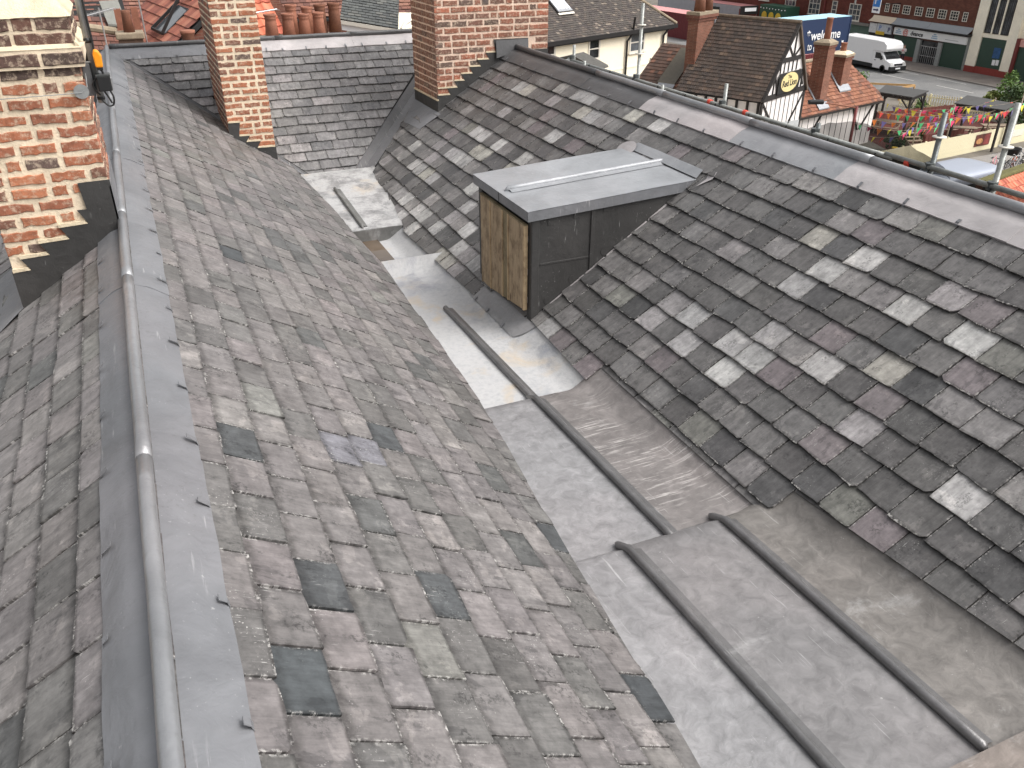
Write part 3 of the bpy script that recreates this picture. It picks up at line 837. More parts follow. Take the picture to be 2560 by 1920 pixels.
mb.prism([(-0.762, YC - 0.026, 11.952), (-0.762, YC + 0.01, 11.952), (-0.74, YC + 0.01, 11.972), (-0.74, YC - 0.004, 11.972)], (0.58, 0, 0)); fixn(mb.build('weathering_fillet', M['flaunch'], cl))
mb = MB()
mb.prism([(-0.206, YC - 0.02, 11.952), (-0.180, YC - 0.02, 11.952), (-0.206, YC - 0.02, 11.985)], (0, 0.66, 0)); fixn(mb.build('weathering_fillet', M['flaunch'], cl))
zz_ = [(-0.740, 10.924)] + zigzag(st_l, 0.035) + [(-0.345, 11.33), (-0.198, 11.332)]
poly = [(x, YC - 0.014, z) for x, z in zz_] + [(-0.198, YC - 0.014, zL(-0.198) + 0.02), (-0.740, YC - 0.014, zL(-0.74) + 0.015)]
poly_plate('step_flashing', poly, (0, 0.008, 0), M['lead_black'], cl)
# pointed mortar fillets under each exposed brick course
for (xa, z), xb in zip([(-0.736, 10.924), (-0.689, 10.99), (-0.587, 11.058), (-0.479, 11.126)], [-0.656, -0.554, -0.446, -0.345]):
    mb = MB(); mb.prism([(xa, YC - 0.017, z - 0.006), (xb, YC - 0.017, z - 0.001), (xb - 0.012, YC - 0.017, z + 0.014), (xa, YC - 0.017, z + 0.012)], (0, 0.012, 0)); fixn(mb.build('mortar_fillet', M['flaunch'], cl))
poly_plate('side_flashing', [(-0.198, YC - 0.014, zL(-0.198) + 0.02), (-0.198, YC - 0.014, 11.3), (-0.198, YC + 0.66, 11.3), (-0.198, YC + 0.66, zL(-0.198))], (-0.008, 0, 0), M['lead'], cl)
strip('apron_flashing', [Vector((-0.735, YC - 0.02, zL(-0.735) + 0.03)), Vector((-0.735, YC + 0.9, zL(-0.735) + 0.03))], [Vector((-0.98, YC - 0.13, zL(-0.98) + 0.028)), Vector((-0.98, YC + 0.9, zL(-0.98) + 0.028))], M['lead'], cl)

# --- chimney at the foot of the cross roof
rnd = random.Random(22)
cm = thing('brick_chimney', 'slim chimney of orange brick with cream joints rising from the far valley', 'chimney', (1.1, 10.2, 10.2))
YM = 9.7
mb = MB(); mb.b2((0.874, YM, 9.9), (1.337, YM + 1.15, 12.7)); mb.build('mortar_core', M['mortar'], cm)
st_m = [(1.337 - 0.19, 10.21), (1.045, 10.287), (0.968, 10.357), (0.89, 10.425), (0.874, 10.505)]
def zm_m(x):
    u = x + 0.874
    if u > 1.15: return 10.21
    if u > 1.035: return 10.287
    if u > 0.96: return 10.357
    if u > 0.93: return 10.42
    return 10.50
lay_bricks(cm, (0.874, YM, 0), (1, 0, 0), (0, -1, 0), 0.463, 10.21, 12.65, 0.0705, 0.18, B_RED, rnd, zm_m, 0.027, 1.4)
lay_bricks(cm, (0.874, YM + 1.15, 0), (0, -1, 0), (-1, 0, 0), 1.15, 10.35, 12.65, 0.0705, 0.185, B_BRN, rnd, None, 0.024, 1.0)
zz_ = [(0.868, 10.505), (0.998, 10.50), (0.968, 10.357), (1.085, 10.352), (1.035, 10.288), (1.19, 10.284), (1.145, 10.212), (1.345, 10.208)]
poly = [(x, YM - 0.016, z) for x, z in zz_] + [(1.345, YM - 0.016, zL(1.345) + 0.01), (0.868, YM - 0.016, zL(0.868) + 0.015)]
poly_plate('step_flashing', poly, (0, 0.008, 0), M['lead_black'], cm)
for xa, xb, z in [(0.872, 0.998, 10.503), (0.968, 1.085, 10.355), (1.035, 1.19, 10.287), (1.145, 1.337, 10.211)]:
    mb = MB(); mb.prism([(xa, YM - 0.02, z - 0.003), (xb, YM - 0.02, z - 0.006), (xb, YM - 0.02, z + 0.012), (xa + 0.01, YM - 0.02, z + 0.014)], (0, 0.012, 0)); fixn(mb.build('mortar_fillet', M['flaunch'], cm))

# --- wide chimney closing the right ridge
rnd = random.Random(23)
cr = thing('brick_chimney', 'wide brown brick chimney straddling the end of the ridge with stepped dark flashing', 'chimney', (3.9, 10.0, 10.4))
YQ = 9.551; XQ = 3.239; XE = 4.642
mb = MB(); mb.b2((XQ, YQ, 9.9), (XE, YQ + 0.86, 12.6)); mb.build('mortar_core', M['mortar_pink'], cr)
st_r = [(3.389, 10.64), (3.481, 10.715), (3.57, 10.787), (3.674, 10.859), (3.777, 10.930), (3.884, 11.002), (3.97, 11.074)]
def zm_r(x):
    u = x + XQ
    for xx, zz in st_r:
        if u < xx + 0.02: return zz
    return 11.21 if u < 4.385 else 11.074
lay_bricks(cr, (XQ, YQ, 0), (1, 0, 0), (0, -1, 0), XE - XQ, 10.643, 12.59, 0.0716, 0.195, B_BRN, rnd, zm_r, 0.022, 1.1)
lay_bricks(cr, (XQ, YQ + 0.86, 0), (0, -1, 0), (-1, 0, 0), 0.86, 10.583, 12.59, 0.0716, 0.187, B_SHD, rnd, None, 0.016, 0.7)
zz_ = [(XQ - 0.01, 10.64)] + zigzag(st_r, 0.04) + [(3.942, 11.21), (4.385, 11.207), (4.371, 11.075), (XE + 0.005, 11.075)]
poly = [(x, YQ - 0.013, z) for x, z in zz_] + [(XE + 0.005, YQ - 0.013, zR(XE) - 0.0), (XR, YQ - 0.013, ZR_ + 0.01), (XQ - 0.01, YQ - 0.013, zR(XQ - 0.01) + 0.01)]
poly_plate('step_flashing', poly, (0, 0.007, 0), M['lead_black'], cr)
for k, (x, z) in enumerate(st_r):
    xa = XQ if k < 2 else st_r[k - 1][0] - 0.04
    mb = MB(); mb.prism([(xa, YQ - 0.017, z - 0.003), (x, YQ - 0.017, z - 0.005), (x - 0.012, YQ - 0.017, z + 0.012), (xa, YQ - 0.017, z + 0.012)], (0, 0.012, 0)); fixn(mb.build('mortar_fillet', M['flaunch'], cr))
poly_plate('apron_flashing', [(XQ - 0.012, YQ - 0.02, zR(XQ) + 0.01), (XQ - 0.012, YQ - 0.02, 10.588), (XQ - 0.012, YQ + 0.86, 10.582), (XQ - 0.012, YQ + 0.86, zR(XQ) + 0.01)], (0.008, 0, 0), M['lead_black'], cr)
mb = MB(); mb.prism([(XQ - 0.018, YQ - 0.02, 10.578), (XQ - 0.018, YQ + 0.865, 10.572), (XQ - 0.018, YQ + 0.865, 10.588), (XQ - 0.018, YQ - 0.02, 10.594)], (0.02, 0, 0)); fixn(mb.build('mortar_fillet', M['flaunch'], cr))
# saddle piece where the ridge roll dies into the brickwork
mb = MB()
mb.grid(lambda s_, t_: Vector((3.965 + 0.41 * s_, YQ - 0.03 - 0.02 * t_, 11.20 - 0.13 * t_ - (abs(s_ - 0.62) * 0.1 * t_))), 12, 6); mb.build('saddle_flashing', M['lead_dark'], cr, True)

# ------------------------------------------------------------------ dormer
def wood_mat(name, c1, c2):
    t = NT(name); co = t.coord('Object', (14, 14, 1.2)); a = t.noise(co, 3.0, 6, 0.65, 1.2)
    c = t.mix(t.ramp(a, (0.3, 0.0), (0.7, 1.0)), c1, c2)
    st = t.noise(t.coord('Object', (3, 3, 2)), 3, 5, 0.7)
    c = t.mix(t.ramp(st, (0.46, 0.0), (0.62, 0.75)), c, t.mix(1.0, c, (0.45, 0.42, 0.4), 'MULTIPLY'))
    kn = t.n('ShaderNodeTexVoronoi'); t.l(t.coord('Object', (9, 9, 3.2)), kn.inputs['Vector']); kn.inputs['Scale'].default_value = 1.0
    c = t.mix(t.ramp(kn.outputs['Distance'], (0.07, 0.85), (0.13, 0.0)), c, lin(84, 62, 42))
    t.bump(a, 0.3, 0.004)
    return t.set(c, 0.75, 0.0, 0.3)
M['plank'] = wood_mat('weathered_plank', lin(146, 126, 101), lin(180, 160, 132))
M['plank2'] = wood_mat('greenish_plank', lin(118, 106, 82), lin(146, 132, 104))
M['batten'] = wood_mat('fresh_batten', lin(172, 148, 116), lin(186, 164, 132))
M['black'] = plain('black_paint', lin(34, 34, 35), 0.5)
do = thing('dormer', 'lead clad dormer with its window boarded over with rough planks', 'dormer', (2.9, 5.5, 10.2))
XD = 2.365; YD0, YD1 = 5.062, 6.05
def cheek(y, dirn, nm):
    top = 10.655
    xr = XR - (ZR_ - top - 0.07) / tan(AR)
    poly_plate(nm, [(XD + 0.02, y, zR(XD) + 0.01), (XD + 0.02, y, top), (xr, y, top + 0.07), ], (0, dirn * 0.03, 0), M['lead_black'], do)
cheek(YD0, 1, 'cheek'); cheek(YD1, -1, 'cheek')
mb = MB(); mb.b2((XD - 0.004, YD0 - 0.012, zR(XD) - 0.01), (XD + 0.062, YD0 + 0.06, 10.66)); bevel(mb.build('corner_post', M['lead_black'], do), 0.008)
mb = MB(); mb.b2((XD - 0.004, YD1 - 0.06, zR(XD) - 0.01), (XD + 0.062, YD1 + 0.012, 10.66)); bevel(mb.build('corner_post', M['lead_black'], do), 0.008)
# welt between the two cheek sheets, lower seam and small tacks
mb = MB(); mb.b2((2.835, YD0 - 0.011, zR(2.835) + 0.01), (2.865, YD0 + 0.004, 10.66)); bevel(mb.build('welt', M['lead_black'], do), 0.004)
mb = MB(); mb.b2((XD + 0.07, YD0 - 0.004, 10.28), (2.835, YD0 + 0.004, 10.296)); bevel(mb.build('welt', M['lead_black'], do), 0.002)
for x, z, s in [(2.52, 10.61, .028), (2.72, 10.635, .028), (2.96, 10.65, .026), (3.2, 10.675, .026)]:
    mb = MB(); mb.b2((x - s, YD0 - 0.004, z - 0.035), (x + s, YD0 + 0.003, z + 0.02)); mb.build('lead_tack', M['lead_black'], do)
for x in (2.50, 2.70, 2.96):
    mb = MB(); c = Vector((x, YD0 - 0.003, zR(x) + 0.06)); mb.prism([c + Vector((0.028 * cos(a * pi / 6), 0, 0.03 * sin(a * pi / 6))) for a in range(12)], (0, 0.005, 0)); fixn(mb.build('lead_patch', M['lead_black'], do))
mb = MB()   # pale upstand seen between the cheek and the slates
for k in range(6):
    x0 = XD + 0.1 + k * 0.17
    mb.prism([(x0, YD0 - 0.016, zR(x0) + 0.004), (x0 + 0.155, YD0 - 0.016, zR(x0 + 0.155) + 0.004), (x0 + 0.155, YD0 - 0.016, zR(x0 + 0.155) + 0.024), (x0, YD0 - 0.016, zR(x0) + 0.024)], (0, 0.009, 0))
fixn(mb.build('soaker_edge', M['lead_pale'], do))
# dark back of the opening
mb = MB(); mb.b2((XD + 0.03, YD0 + 0.05, zR(XD) + 0.0), (XD + 0.05, YD1 - 0.05, 10.64)); mb.build('window_opening', M['black'], do)
# boards nailed over the window
yb = [(5.118, 5.385, 'plank'), (5.402, 5.490, 'plank2'), (5.508, 5.735, 'plank'), (5.752, 5.945, 'plank')]
def zbot(y): return 9.932 - (y - 5.10) * 0.115
for k, (a, b, m_) in enumerate(yb):
    mb = MB(); mb.prism([(XD - 0.035, a, zbot(a)), (XD - 0.035, b, zbot(b)), (XD - 0.035, b, 10.575), (XD - 0.035, a, 10.575 + 0.003 * k)], (0.024, 0, 0)); bevel(fixn(mb.build('plank', M[m_], do)), 0.002, 1)
for y, wd in [(5.108, 0.020), (5.394, 0.018), (5.499, 0.018), (5.743, 0.016)]:
    mb = MB(); mb.prism([(XD - 0.041, y - wd / 2, zbot(y)), (XD - 0.041, y + wd / 2, zbot(y)), (XD - 0.041, y + wd / 2, 10.578), (XD - 0.041, y - wd / 2, 10.578)], (0.030, 0, 0)); fixn(mb.build('batten', M['batten'], do))
mb = MB(); mb.b2((XD - 0.037, 5.10, 10.574), (XD - 0.01, 5.95, 10.586)); mb.build('batten', M['plank2'], do)
for z in (10.45, 9.98, 10.2):
    mb = MB(); mb.b2((XD - 0.012, YD0 + 0.045, z), (XD + 0.004, YD0 + 0.062, z + 0.05)); mb.build('hinge', M['lead_pale'], do)
# flat lead roof with front drip, roll and splayed back corners
def rz(x): return 10.698 + (x - 2.33) * 0.052
mb = MB()
yF0, yF1 = 5.035, 6.085
xback = lambda y: 3.735
xs = [2.325, 2.8, 3.3, 3.735]
top = MB()
top.grid(lambda s_, t_: Vector((2.325 + (3.738 - 2.325) * s_, yF0 + (yF1 - yF0) * t_, rz(2.325 + 1.413 * s_) + 0.0025 * noise.noise(Vector((s_ * 5, t_ * 4, 3))))), 24, 16)
top.build('lead_roof', M['lead_new'], do, True)
mb.prism([(2.327, yF0 + 0.002, rz(2.327) - 0.003), (2.327, yF0 + 0.002, rz(2.327) - 0.073), (3.60, yF0 + 0.002, rz(3.6) - 0.078), (3.725, yF0 + 0.002, rz(3.725) - 0.003)], (0, yF1 - yF0 - 0.004, 0))
fixn(mb.build('roof_deck', M['lead'], do))
mb = MB(); mb.b2((2.3245, 5.557, rz(2.33) - 0.074), (2.3262, 5.566, rz(2.33) - 0.001)); mb.build('drip_seam', M['black'], do)
pts = [Vector((2.37, 5.555, rz(2.37) - 0.008))] + [Vector((2.40 + 1.32 * k / 12, 5.555, rz(2.40 + 1.32 * k / 12) + 0.013)) for k in range(13)] + [Vector((3.80, 5.545, rz(3.76) + 0.022))]
mb = MB(); mb.tube(pts, [0.008] + [0.023] * 12 + [0.018, 0.008], 14); mb.build('batten_roll', M['lead_new'], do, True)
mb = MB(); mb.grid(lambda s_, t_: Vector((2.40 + 1.36 * s_, 5.535 - 0.055 * t_, rz(2.40 + 1.36 * s_) + 0.013 - 0.009 * t_)), 12, 3); mb.build('splash_lap', M['lead_new'], do, True)
# lead dressed up the slates behind the roof
strip('back_gutter', [Vector((3.70, 5.04, zR(3.70) + 0.034)), Vector((3.70, 6.08, zR(3.70) + 0.034))], [Vector((3.775, 5.07, zR(3.775) + 0.03)), Vector((3.775, 5.98, zR(3.775) + 0.03))], M['lead_new'], do)
mb = MB(); mb.add([PR.at(6.03 + 0.11 * cos(a * pi / 8), vR(3.70) + 0.09 * sin(a * pi / 8), 0.036) for a in range(16)], [list(range(16))]); mb.build('corner_lug', M['lead_pale'], do)
mb = MB(); mb.add([(3.60, 5.032, rz(3.6) - 0.085), (3.735, 5.032, rz(3.735)), (3.80, 4.93, zR(3.80) + 0.03), (3.74, 4.90, zR(3.74) + 0.03), (3.63, 5.0, zR(3.63) + 0.02)], [(0, 1, 2, 3, 4)]); mb.build('corner_lug', M['lead_pale'], do)
# lead apron below the window on the slope, with clips
def ap(s_, t_):
    y = 4.955 + 0.985 * s_; x = XD - 0.005 - 0.15 * t_ * (min(1.0, s_ / 0.10) ** 0.5 if s_ < 0.10 else 1.0)
    return Vector((x, y, max(zR(x) + 0.014, bed(y) + 0.006) + 0.002 * noise.noise(Vector((y * 8, x * 8, 1)))))
mb = MB(); mb.grid(ap, 40, 8); mb.build('apron', M['lead_apron'], do, True)
for y in (5.25, 5.55, 5.8):
    mb = MB(); x = XD - 0.15; mb.box((x, y, zR(x) + 0.024), (0.035, 0.022, 0.006), Matrix.Rotation(-AR, 3, 'Y') @ Matrix.Rotation(0.25, 3, 'Z')); mb.build('clip', M['lead'], do)

# ------------------------------------------------------------------ mast pole, junction box and cables on the near chimney
M['steel'] = plain('galvanised_steel', lin(150, 152, 152), 0.4, 0.3, 0.2, 30)
M['rubber'] = plain('black_plastic', lin(30, 31, 32), 0.45, 0.0, 0.1)
M['orange'] = plain('orange_plastic', lin(240, 150, 24), 0.4, 0.0, 0.06)
mp = thing('mast_pole', 'galvanised mast pole with bracket clamped to the side of the near chimney', 'pole', (-0.152, 4.7, 11.66))
mb = MB(); mb.tube([(-0.152, 4.7, 11.68), (-0.152, 4.7, 13.2)], 0.0165, 12); mb.build('pole', M['steel'], mp, True)
mb = MB(); mb.tube([(-0.152, 4.7, 11.955), (-0.152, 4.7, 11.975)], 0.0185, 12); mb.build('band', M['rubber'], mp, True)
mb = MB(); mb.tube([(-0.152, 4.7, 11.695), (-0.152, 4.7, 11.708)], 0.0185, 12); mb.build('band', M['rubber'], mp, True)
mb = MB(); mb.b2((-0.205, 4.66, 11.72), (-0.168, 4.72, 11.865)); bevel(mb.build('bracket', plain('bracket_grey', lin(92, 93, 95), .5), mp), 0.004)
mb = MB(); mb.tube([(-0.206, 4.69, 11.87), (-0.146, 4.69, 11.87)], 0.004, 8); mb.tube([(-0.206, 4.69, 11.73), (-0.146, 4.69, 11.73)], 0.004, 8); mb.build('bolt', M['steel'], mp)
jb = thing('junction_box', 'small black plastic box with looped cables strapped to the mast pole', 'box', (-0.115, 4.66, 11.74))
mb = MB(); mb.b2((-0.152, 4.62, 11.742), (-0.090, 4.682, 11.812)); bevel(mb.build('case', M['rubber'], jb), 0.006)
mb = MB(); mb.b2((-0.154, 4.618, 11.808), (-0.088, 4.684, 11.820)); bevel(mb.build('lid', plain('dark_grey_plastic', lin(58, 60, 60), .4), jb), 0.003)
def cable(pts, r=0.0045):
    mb = MB(); P = [Vector(p) for p in pts]; out = []
    for i in range(len(P) - 1):
        p0, p1, p2, p3 = P[max(i - 1, 0)], P[i], P[i + 1], P[min(i + 2, len(P) - 1)]
        for k in range(6):
            t = k / 6; out.append(0.5 * ((2 * p1) + (p2 - p0) * t + (2 * p0 - 5 * p1 + 4 * p2 - p3) * t * t + (3 * p1 - p0 - 3 * p2 + p3) * t ** 3))
    out.append(P[-1]); mb.tube(out, r, 7); return mb
cable([(-0.105, 4.65, 11.745), (-0.094, 4.65, 11.71), (-0.102, 4.65, 11.675), (-0.125, 4.65, 11.672), (-0.148, 4.65, 11.70)]).build('cable', M['rubber'], jb, True)
cable([(-0.132, 4.65, 11.745), (-0.118, 4.65, 11.715), (-0.106, 4.65, 11.682)]).build('cable', M['rubber'], jb, True)
cable([(-0.155, 4.64, 11.80), (-0.172, 4.64, 11.775), (-0.165, 4.64, 11.745), (-0.15, 4.65, 11.725)]).build('cable', M['rubber'], jb, True)
cable([(-0.134, 4.68, 12.6), (-0.134, 4.68, 12.1), (-0.133, 4.68, 11.96), (-0.137, 4.675, 11.87), (-0.13, 4.66, 11.845), (-0.118, 4.655, 11.83), (-0.118, 4.655, 11.815)], 0.0055).build('cable', M['rubber'], jb, True)
am = thing('signal_amplifier', 'bright orange plastic amplifier unit strapped to the mast pole', 'amplifier', (-0.122, 4.66, 11.845))
mb = MB(); mb.prism([(-0.142, 4.63, 11.85), (-0.110, 4.63, 11.85), (-0.106, 4.63, 11.90), (-0.118, 4.63, 11.925), (-0.136, 4.63, 11.93), (-0.144, 4.63, 11.91)], (0, 0.05, 0)); bevel(fixn(mb.build('housing', M['orange'], am)), 0.006)
mb = MB(); mb.b2((-0.138, 4.635, 11.838), (-0.112, 4.675, 11.852)); mb.build('base_cap', M['rubber'], am)
di = thing('tie_plate', 'round grey metal tie plate on the corner of the near chimney', 'plate', (-0.222, 4.575, 11.75))
mb = MB(); mb.lathe([(0.033, -0.004), (0.033, 0.0), (0.028, 0.004)], (-0.226, 4.578, 11.757), 24, axis='Y'); mb.build('disc', M['steel'], di)
mb = MB(); mb.tube([(-0.62, 4.572, 11.748), (-0.226, 4.572, 11.752), (-0.197, 4.58, 11.775), (-0.192, 4.62, 11.83)], 0.002, 6); mb.build('wire', M['steel'], di)

# ================================================================== the town behind
# ------------------------------------------------------------------ ground, road and pavements
def ground_mat(name, c1, c2, sc, rough=0.9):
    t = NT(name); co = t.coord()
    c = t.mix(t.ramp(t.noise(co, sc, 6, 0.65), (0.35, 0.0), (0.65, 1.0)), c1, c2)
    c = t.mix(1.0, c, t.ramp(t.noise(co, sc * 25, 4, 0.7), (0.3, 0.8), (0.7, 1.2)), 'MULTIPLY')
    t.bump(t.noise(co, sc * 60, 3), 0.3, 0.01)
    return t.set(c, rough, 0, 0.3)
M['asphalt'] = ground_mat('asphalt', lin(112, 112, 112), lin(132, 131, 129), 0.35)
M['paving'] = ground_mat('paving', lin(112, 104, 99), lin(132, 124, 118), 0.6)
M['earth'] = ground_mat('yard_ground', lin(120, 114, 106), lin(92, 88, 80), 0.3)
M['deck_red'] = ground_mat('red_yard', lin(96, 52, 46), lin(78, 44, 40), 0.8)
M['grass'] = ground_mat('lawn', lin(86, 98, 56), lin(116, 116, 76), 1.2)
M['white_paint'] = plain('road_paint', lin(196, 194, 188), 0.7, var=0.3, sc=4)
mb = MB(); mb.add([(-400, -300, 0), (600, -300, 0), (600, 700, 0), (-400, 700, 0)], [(0, 1, 2, 3)]); structure('ground', mb, M['earth'])
mb = MB(); mb.add([(55.2, -60, 0.004), (64.4, -60, 0.004), (64.4, 220, 0.004), (55.2, 220, 0.004)], [(0, 1, 2, 3)]); structure('road', mb, M['asphalt'])
mb = MB(); mb.b2((64.4, -60, 0), (68.6, 220, 0.11)); structure('pavement', mb, M['paving'])
mb = MB(); mb.b2((64.25, -60, 0), (64.4, 220, 0.12)); structure('kerb', mb, plain('kerb_stone', lin(136, 130, 124), .85))
mb = MB()
for y in range(0, 120, 6): mb.add([(60.8, y + 0.0, 0.008), (60.92, y, 0.008), (60.92, y + 3.6, 0.008), (60.8, y + 3.6, 0.008)], [(0, 1, 2, 3)])
for y in range(0, 120, 5): mb.add([(63.5, y + 1.0, 0.008), (63.6, y + 1, 0.008), (63.6, y + 4, 0.008), (63.5, y + 4, 0.008)], [(0, 1, 2, 3)])
structure('road_markings', mb, M['white_paint'])
mb = MB(); mb.add([(40.0, 34.5, 0.006), (52.6, 36.0, 0.006), (54.2, 43.5, 0.006), (43, 43, 0.006)], [(0, 1, 2, 3)]); structure('yard_path', mb, M['deck_red'])
mb = MB(); mb.add([(38.8, 34.2, 0.010), (42.8, 34.6, 0.010), (42.4, 37.3, 0.010), (38.9, 36.8, 0.010)], [(0, 1, 2, 3)]); structure('lawn', mb, M['grass'])
mb = MB(); mb.add([(38, 24, 0.004), (55.2, 24, 0.004), (55.2, 34.4, 0.004), (38, 33.4, 0.004)], [(0, 1, 2, 3)]); structure('side_lane', mb, ground_mat('lane', lin(150, 146, 140), lin(134, 130, 126), .5))
# own building: walls below the eaves
mb = MB(); mb.b2((-3.0, -1.1, 0), (5.9, 12.9, 9.45)); structure('wall', mb, M['mortar_pink'])

# ------------------------------------------------------------------ generic roof tiling (small tiles joined, real courses)
def tile_roof(name, O, du, dv, W, H, tw, g, palette, mat, parent, seed, th=0.02, clip=None, lift=0.03):
    rnd = random.Random(seed); P = Plane(O, du, dv); mb = MB()
    nr = int(H / g + 0.5); sgn = P.du.cross(P.dv).dot(P.n)
    for r in range(nr):
        v1 = (r + 1) * g; v0 = r * g - 0.02; u = -(tw / 2 if r % 2 else 0)
        while u < W:
            a, b = max(u, 0) + 0.006, min(u + tw, W) - 0.006; u += tw
            if b - a < 0.03: continue
            if clip and not clip((a + b) / 2, v1 - g / 2): continue
            t = pick(rnd, palette); l = lift * rnd.uniform(0.8, 1.25); d = rnd.uniform(-0.008, 0.008)
            A = [P.at(a, v0, 0.004), P.at(b, v0, 0.004), P.at(b, v1 + d, l), P.at(a, v1 + d, l)]
            Bq = [P.at(b, v1 + d, l - th), P.at(a, v1 + d, l - th)]
            fs = [(0, 1, 2, 3), (3, 2, 4, 5)] if sgn > 0 else [(3, 2, 1, 0), (5, 4, 2, 3)]
            mb.add(A + Bq, fs, 0, t)
    return tag(mb.build(name, mat, parent), kind='stuff')
M['tile'] = plain('roof_tile', (1, 1, 1), 0.85, var=0.22, sc=3, tint=True)
T_DARK = [(4, lin(79, 68, 61)), (3, lin(72, 63, 58)), (2, lin(87, 73, 65)), (0.5, lin(103, 86, 73))]
T_ORG = [(4, lin(137, 90, 67)), (3, lin(127, 81, 62)), (2, lin(147, 102, 80)), (1.4, lin(106, 71, 57))]
T_BRN = [(4, lin(78, 72, 67)), (3, lin(72, 65, 62)), (1.6, lin(88, 79, 72)), (0.35, lin(122, 111, 100))]
T_TER = [(4, lin(124, 85, 72)), (3, lin(109, 74, 65)), (2, lin(137, 98, 83)), (1, lin(93, 66, 59))]
T_PAN = [(4, lin(186, 110, 84)), (3, lin(172, 98, 74)), (2, lin(198, 124, 96))]
M['white_wall'] = plain('white_render', lin(236, 230, 226), 0.9, var=0.05, sc=1.5)
M['cream_wall'] = plain('cream_render', lin(250, 240, 216), 0.9, var=0.05, sc=0.8)
M['timber'] = plain('black_timber', lin(40, 36, 34), 0.7, var=0.25)
M['pipe'] = plain('black_pipe', lin(30, 28, 28), 0.5)
M['sash'] = plain('white_sash', lin(214, 208, 196), 0.6, var=0.06)
M['glass'] = glass_mat('window_glass', lin(70, 74, 78), 0.12)
M['glass_dark'] = glass_mat('dark_glass', lin(38, 40, 42), 0.1)
M['brick_far'] = farbrick_mat('brown_brick', lin(128, 82, 68), lin(108, 70, 60), lin(128, 100, 88))
M['brick_org'] = farbrick_mat('orange_brick', lin(140, 92, 76), lin(116, 76, 64), lin(140, 116, 100))
M['pot'] = plain('terracotta_pot', lin(146, 96, 76), 0.8, var=0.3, sc=5)
M['pot_dark'] = plain('sooty_pot', lin(116, 76, 58), 0.85, var=0.35, sc=4)
M['grey_lead'] = plain('grey_lead', lin(150, 152, 156), 0.5, 0.2)
M['stone'] = plain('weathered_cement', lin(150, 136, 116), 0.95, var=0.3, sc=4)

def prism_box(name, pts, z0, z1, mat, par):
    mb = MB(); mb.prism([(x, y, z0) for x, y in pts], (0, 0, z1 - z0)); return fixn(mb.build(name, mat, par))

def window(par, O, du, nrm, u, z, wd, h, nx=1, ny=2, fr=0.06, mat='sash', glass='glass', reveal=0.08, sill=True, bar=0.03):
    """sash window: frame, panes and sill, all parts of the building; frame > pane"""
    O, du, nrm = Vector(O), Vector(du), Vector(nrm); up = Vector((0, 0, 1))
    R = Matrix((du, nrm, up)).transposed()
    c = O + du * (u + wd / 2) + up * (z + h / 2)
    mb = MB()
    for s in (-1, 1):
        mb.box(c + du * s * (wd / 2 - fr / 2) + nrm * 0.02, (fr, 0.07, h), R); mb.box(c + up * s * (h / 2 - fr / 2) + nrm * 0.02, (wd - 2 * fr, 0.068, fr), R)
    for i in range(1, nx): mb.box(c + du * (wd * (i / nx - 0.5)) + nrm * 0.016, (bar, 0.05, h - 2 * fr), R)
    for j in range(1, ny): mb.box(c + up * (h * (j / ny - 0.5)) + nrm * 0.014, (wd - 2 * fr, 0.045, bar * 1.2), R)
    f = mb.build('window', M[mat], par)
    for i in range(nx):
        for j in range(ny):
            pw, ph = wd / nx, h / ny
            q = MB(); q.box(c + du * ((i + 0.5) * pw - wd / 2) + up * ((j + 0.5) * ph - h / 2) + nrm * 0.003, (pw - 0.004, 0.012, ph - 0.004), R)
            o = bpy.data.objects.new('pane', q.mesh('pane', M[glass])); COL.objects.link(o); o.parent = f
            o.matrix_parent_inverse = (PM.get(par.name, Matrix.Identity(4)) @ PM.get(par.name, Matrix.Identity(4)).inverted()).inverted()
    if sill:
        q = MB(); q.box(c - up * (h / 2 + 0.03) + nrm * 0.04, (wd + 0.12, 0.14, 0.06), R); q.build('sill', M[mat], par)
    return f

G66 = Vector((sin(radians(66)), cos(radians(66)), 0)); E66 = Vector((-cos(radians(66)), sin(radians(66)), 0))
UP = Vector((0, 0, 1))

# ------------------------------------------------------------------ timber framed pub
PO = Vector((28.43, 34.10, 0))
def pub(u, e, z): return PO + G66 * u + E66 * e + UP * z
pu = thing('timber_pub', 'black and white timber framed pub gable with steep dark tiled roof', 'pub', PO)
mb = MB(); mb.prism([pub(0.02, 0, 0), pub(4.8, 0, 0), pub(4.8, 0, 4.36), pub(2.82, 0, 7.66), pub(0.02, 0, 4.36)], E66 * 4.9); fixn(mb.build('wall', M['white_wall'], pu))
# roof slopes
sl1 = (pub(0, 0, 4.36) - pub(2.82, 0, 7.72)); H1 = sl1.length + 0.12
mb = MB(); n1 = sl1.normalized().cross(E66); n1 = n1 if n1.z > 0 else -n1
mb.prism([pub(2.82, -0.1, 7.72), pub(2.82, 4.95, 7.66), pub(2.82, 4.95, 7.66) + sl1.normalized() * H1, pub(2.82, -0.1, 7.72) + sl1.normalized() * H1], -n1 * 0.1); fixn(mb.build('roof', M['tile_under'] if 'tile_under' in M else M['under'], pu))
tile_roof('roof_tiles', pub(2.82, -0.12, 7.725), E66, sl1, 5.05, H1 + 0.05, 0.235, 0.205, T_DARK, M['tile'], pu, 31)
sl2 = (pub(4.8, 0, 4.36) - pub(2.82, 0, 7.72)); H2 = sl2.length + 0.15
tile_roof('roof_tiles', pub(2.82, -0.12, 7.725), E66, sl2, 5.05, H2, 0.235, 0.205, T_DARK, M['tile'], pu, 32)
mb = MB()
for k in range(15): mb.tube([pub(2.82, -0.14 + k * 0.34, 7.72), pub(2.82, -0.14 + k * 0.34 + 0.33, 7.722)], 0.1, 8)
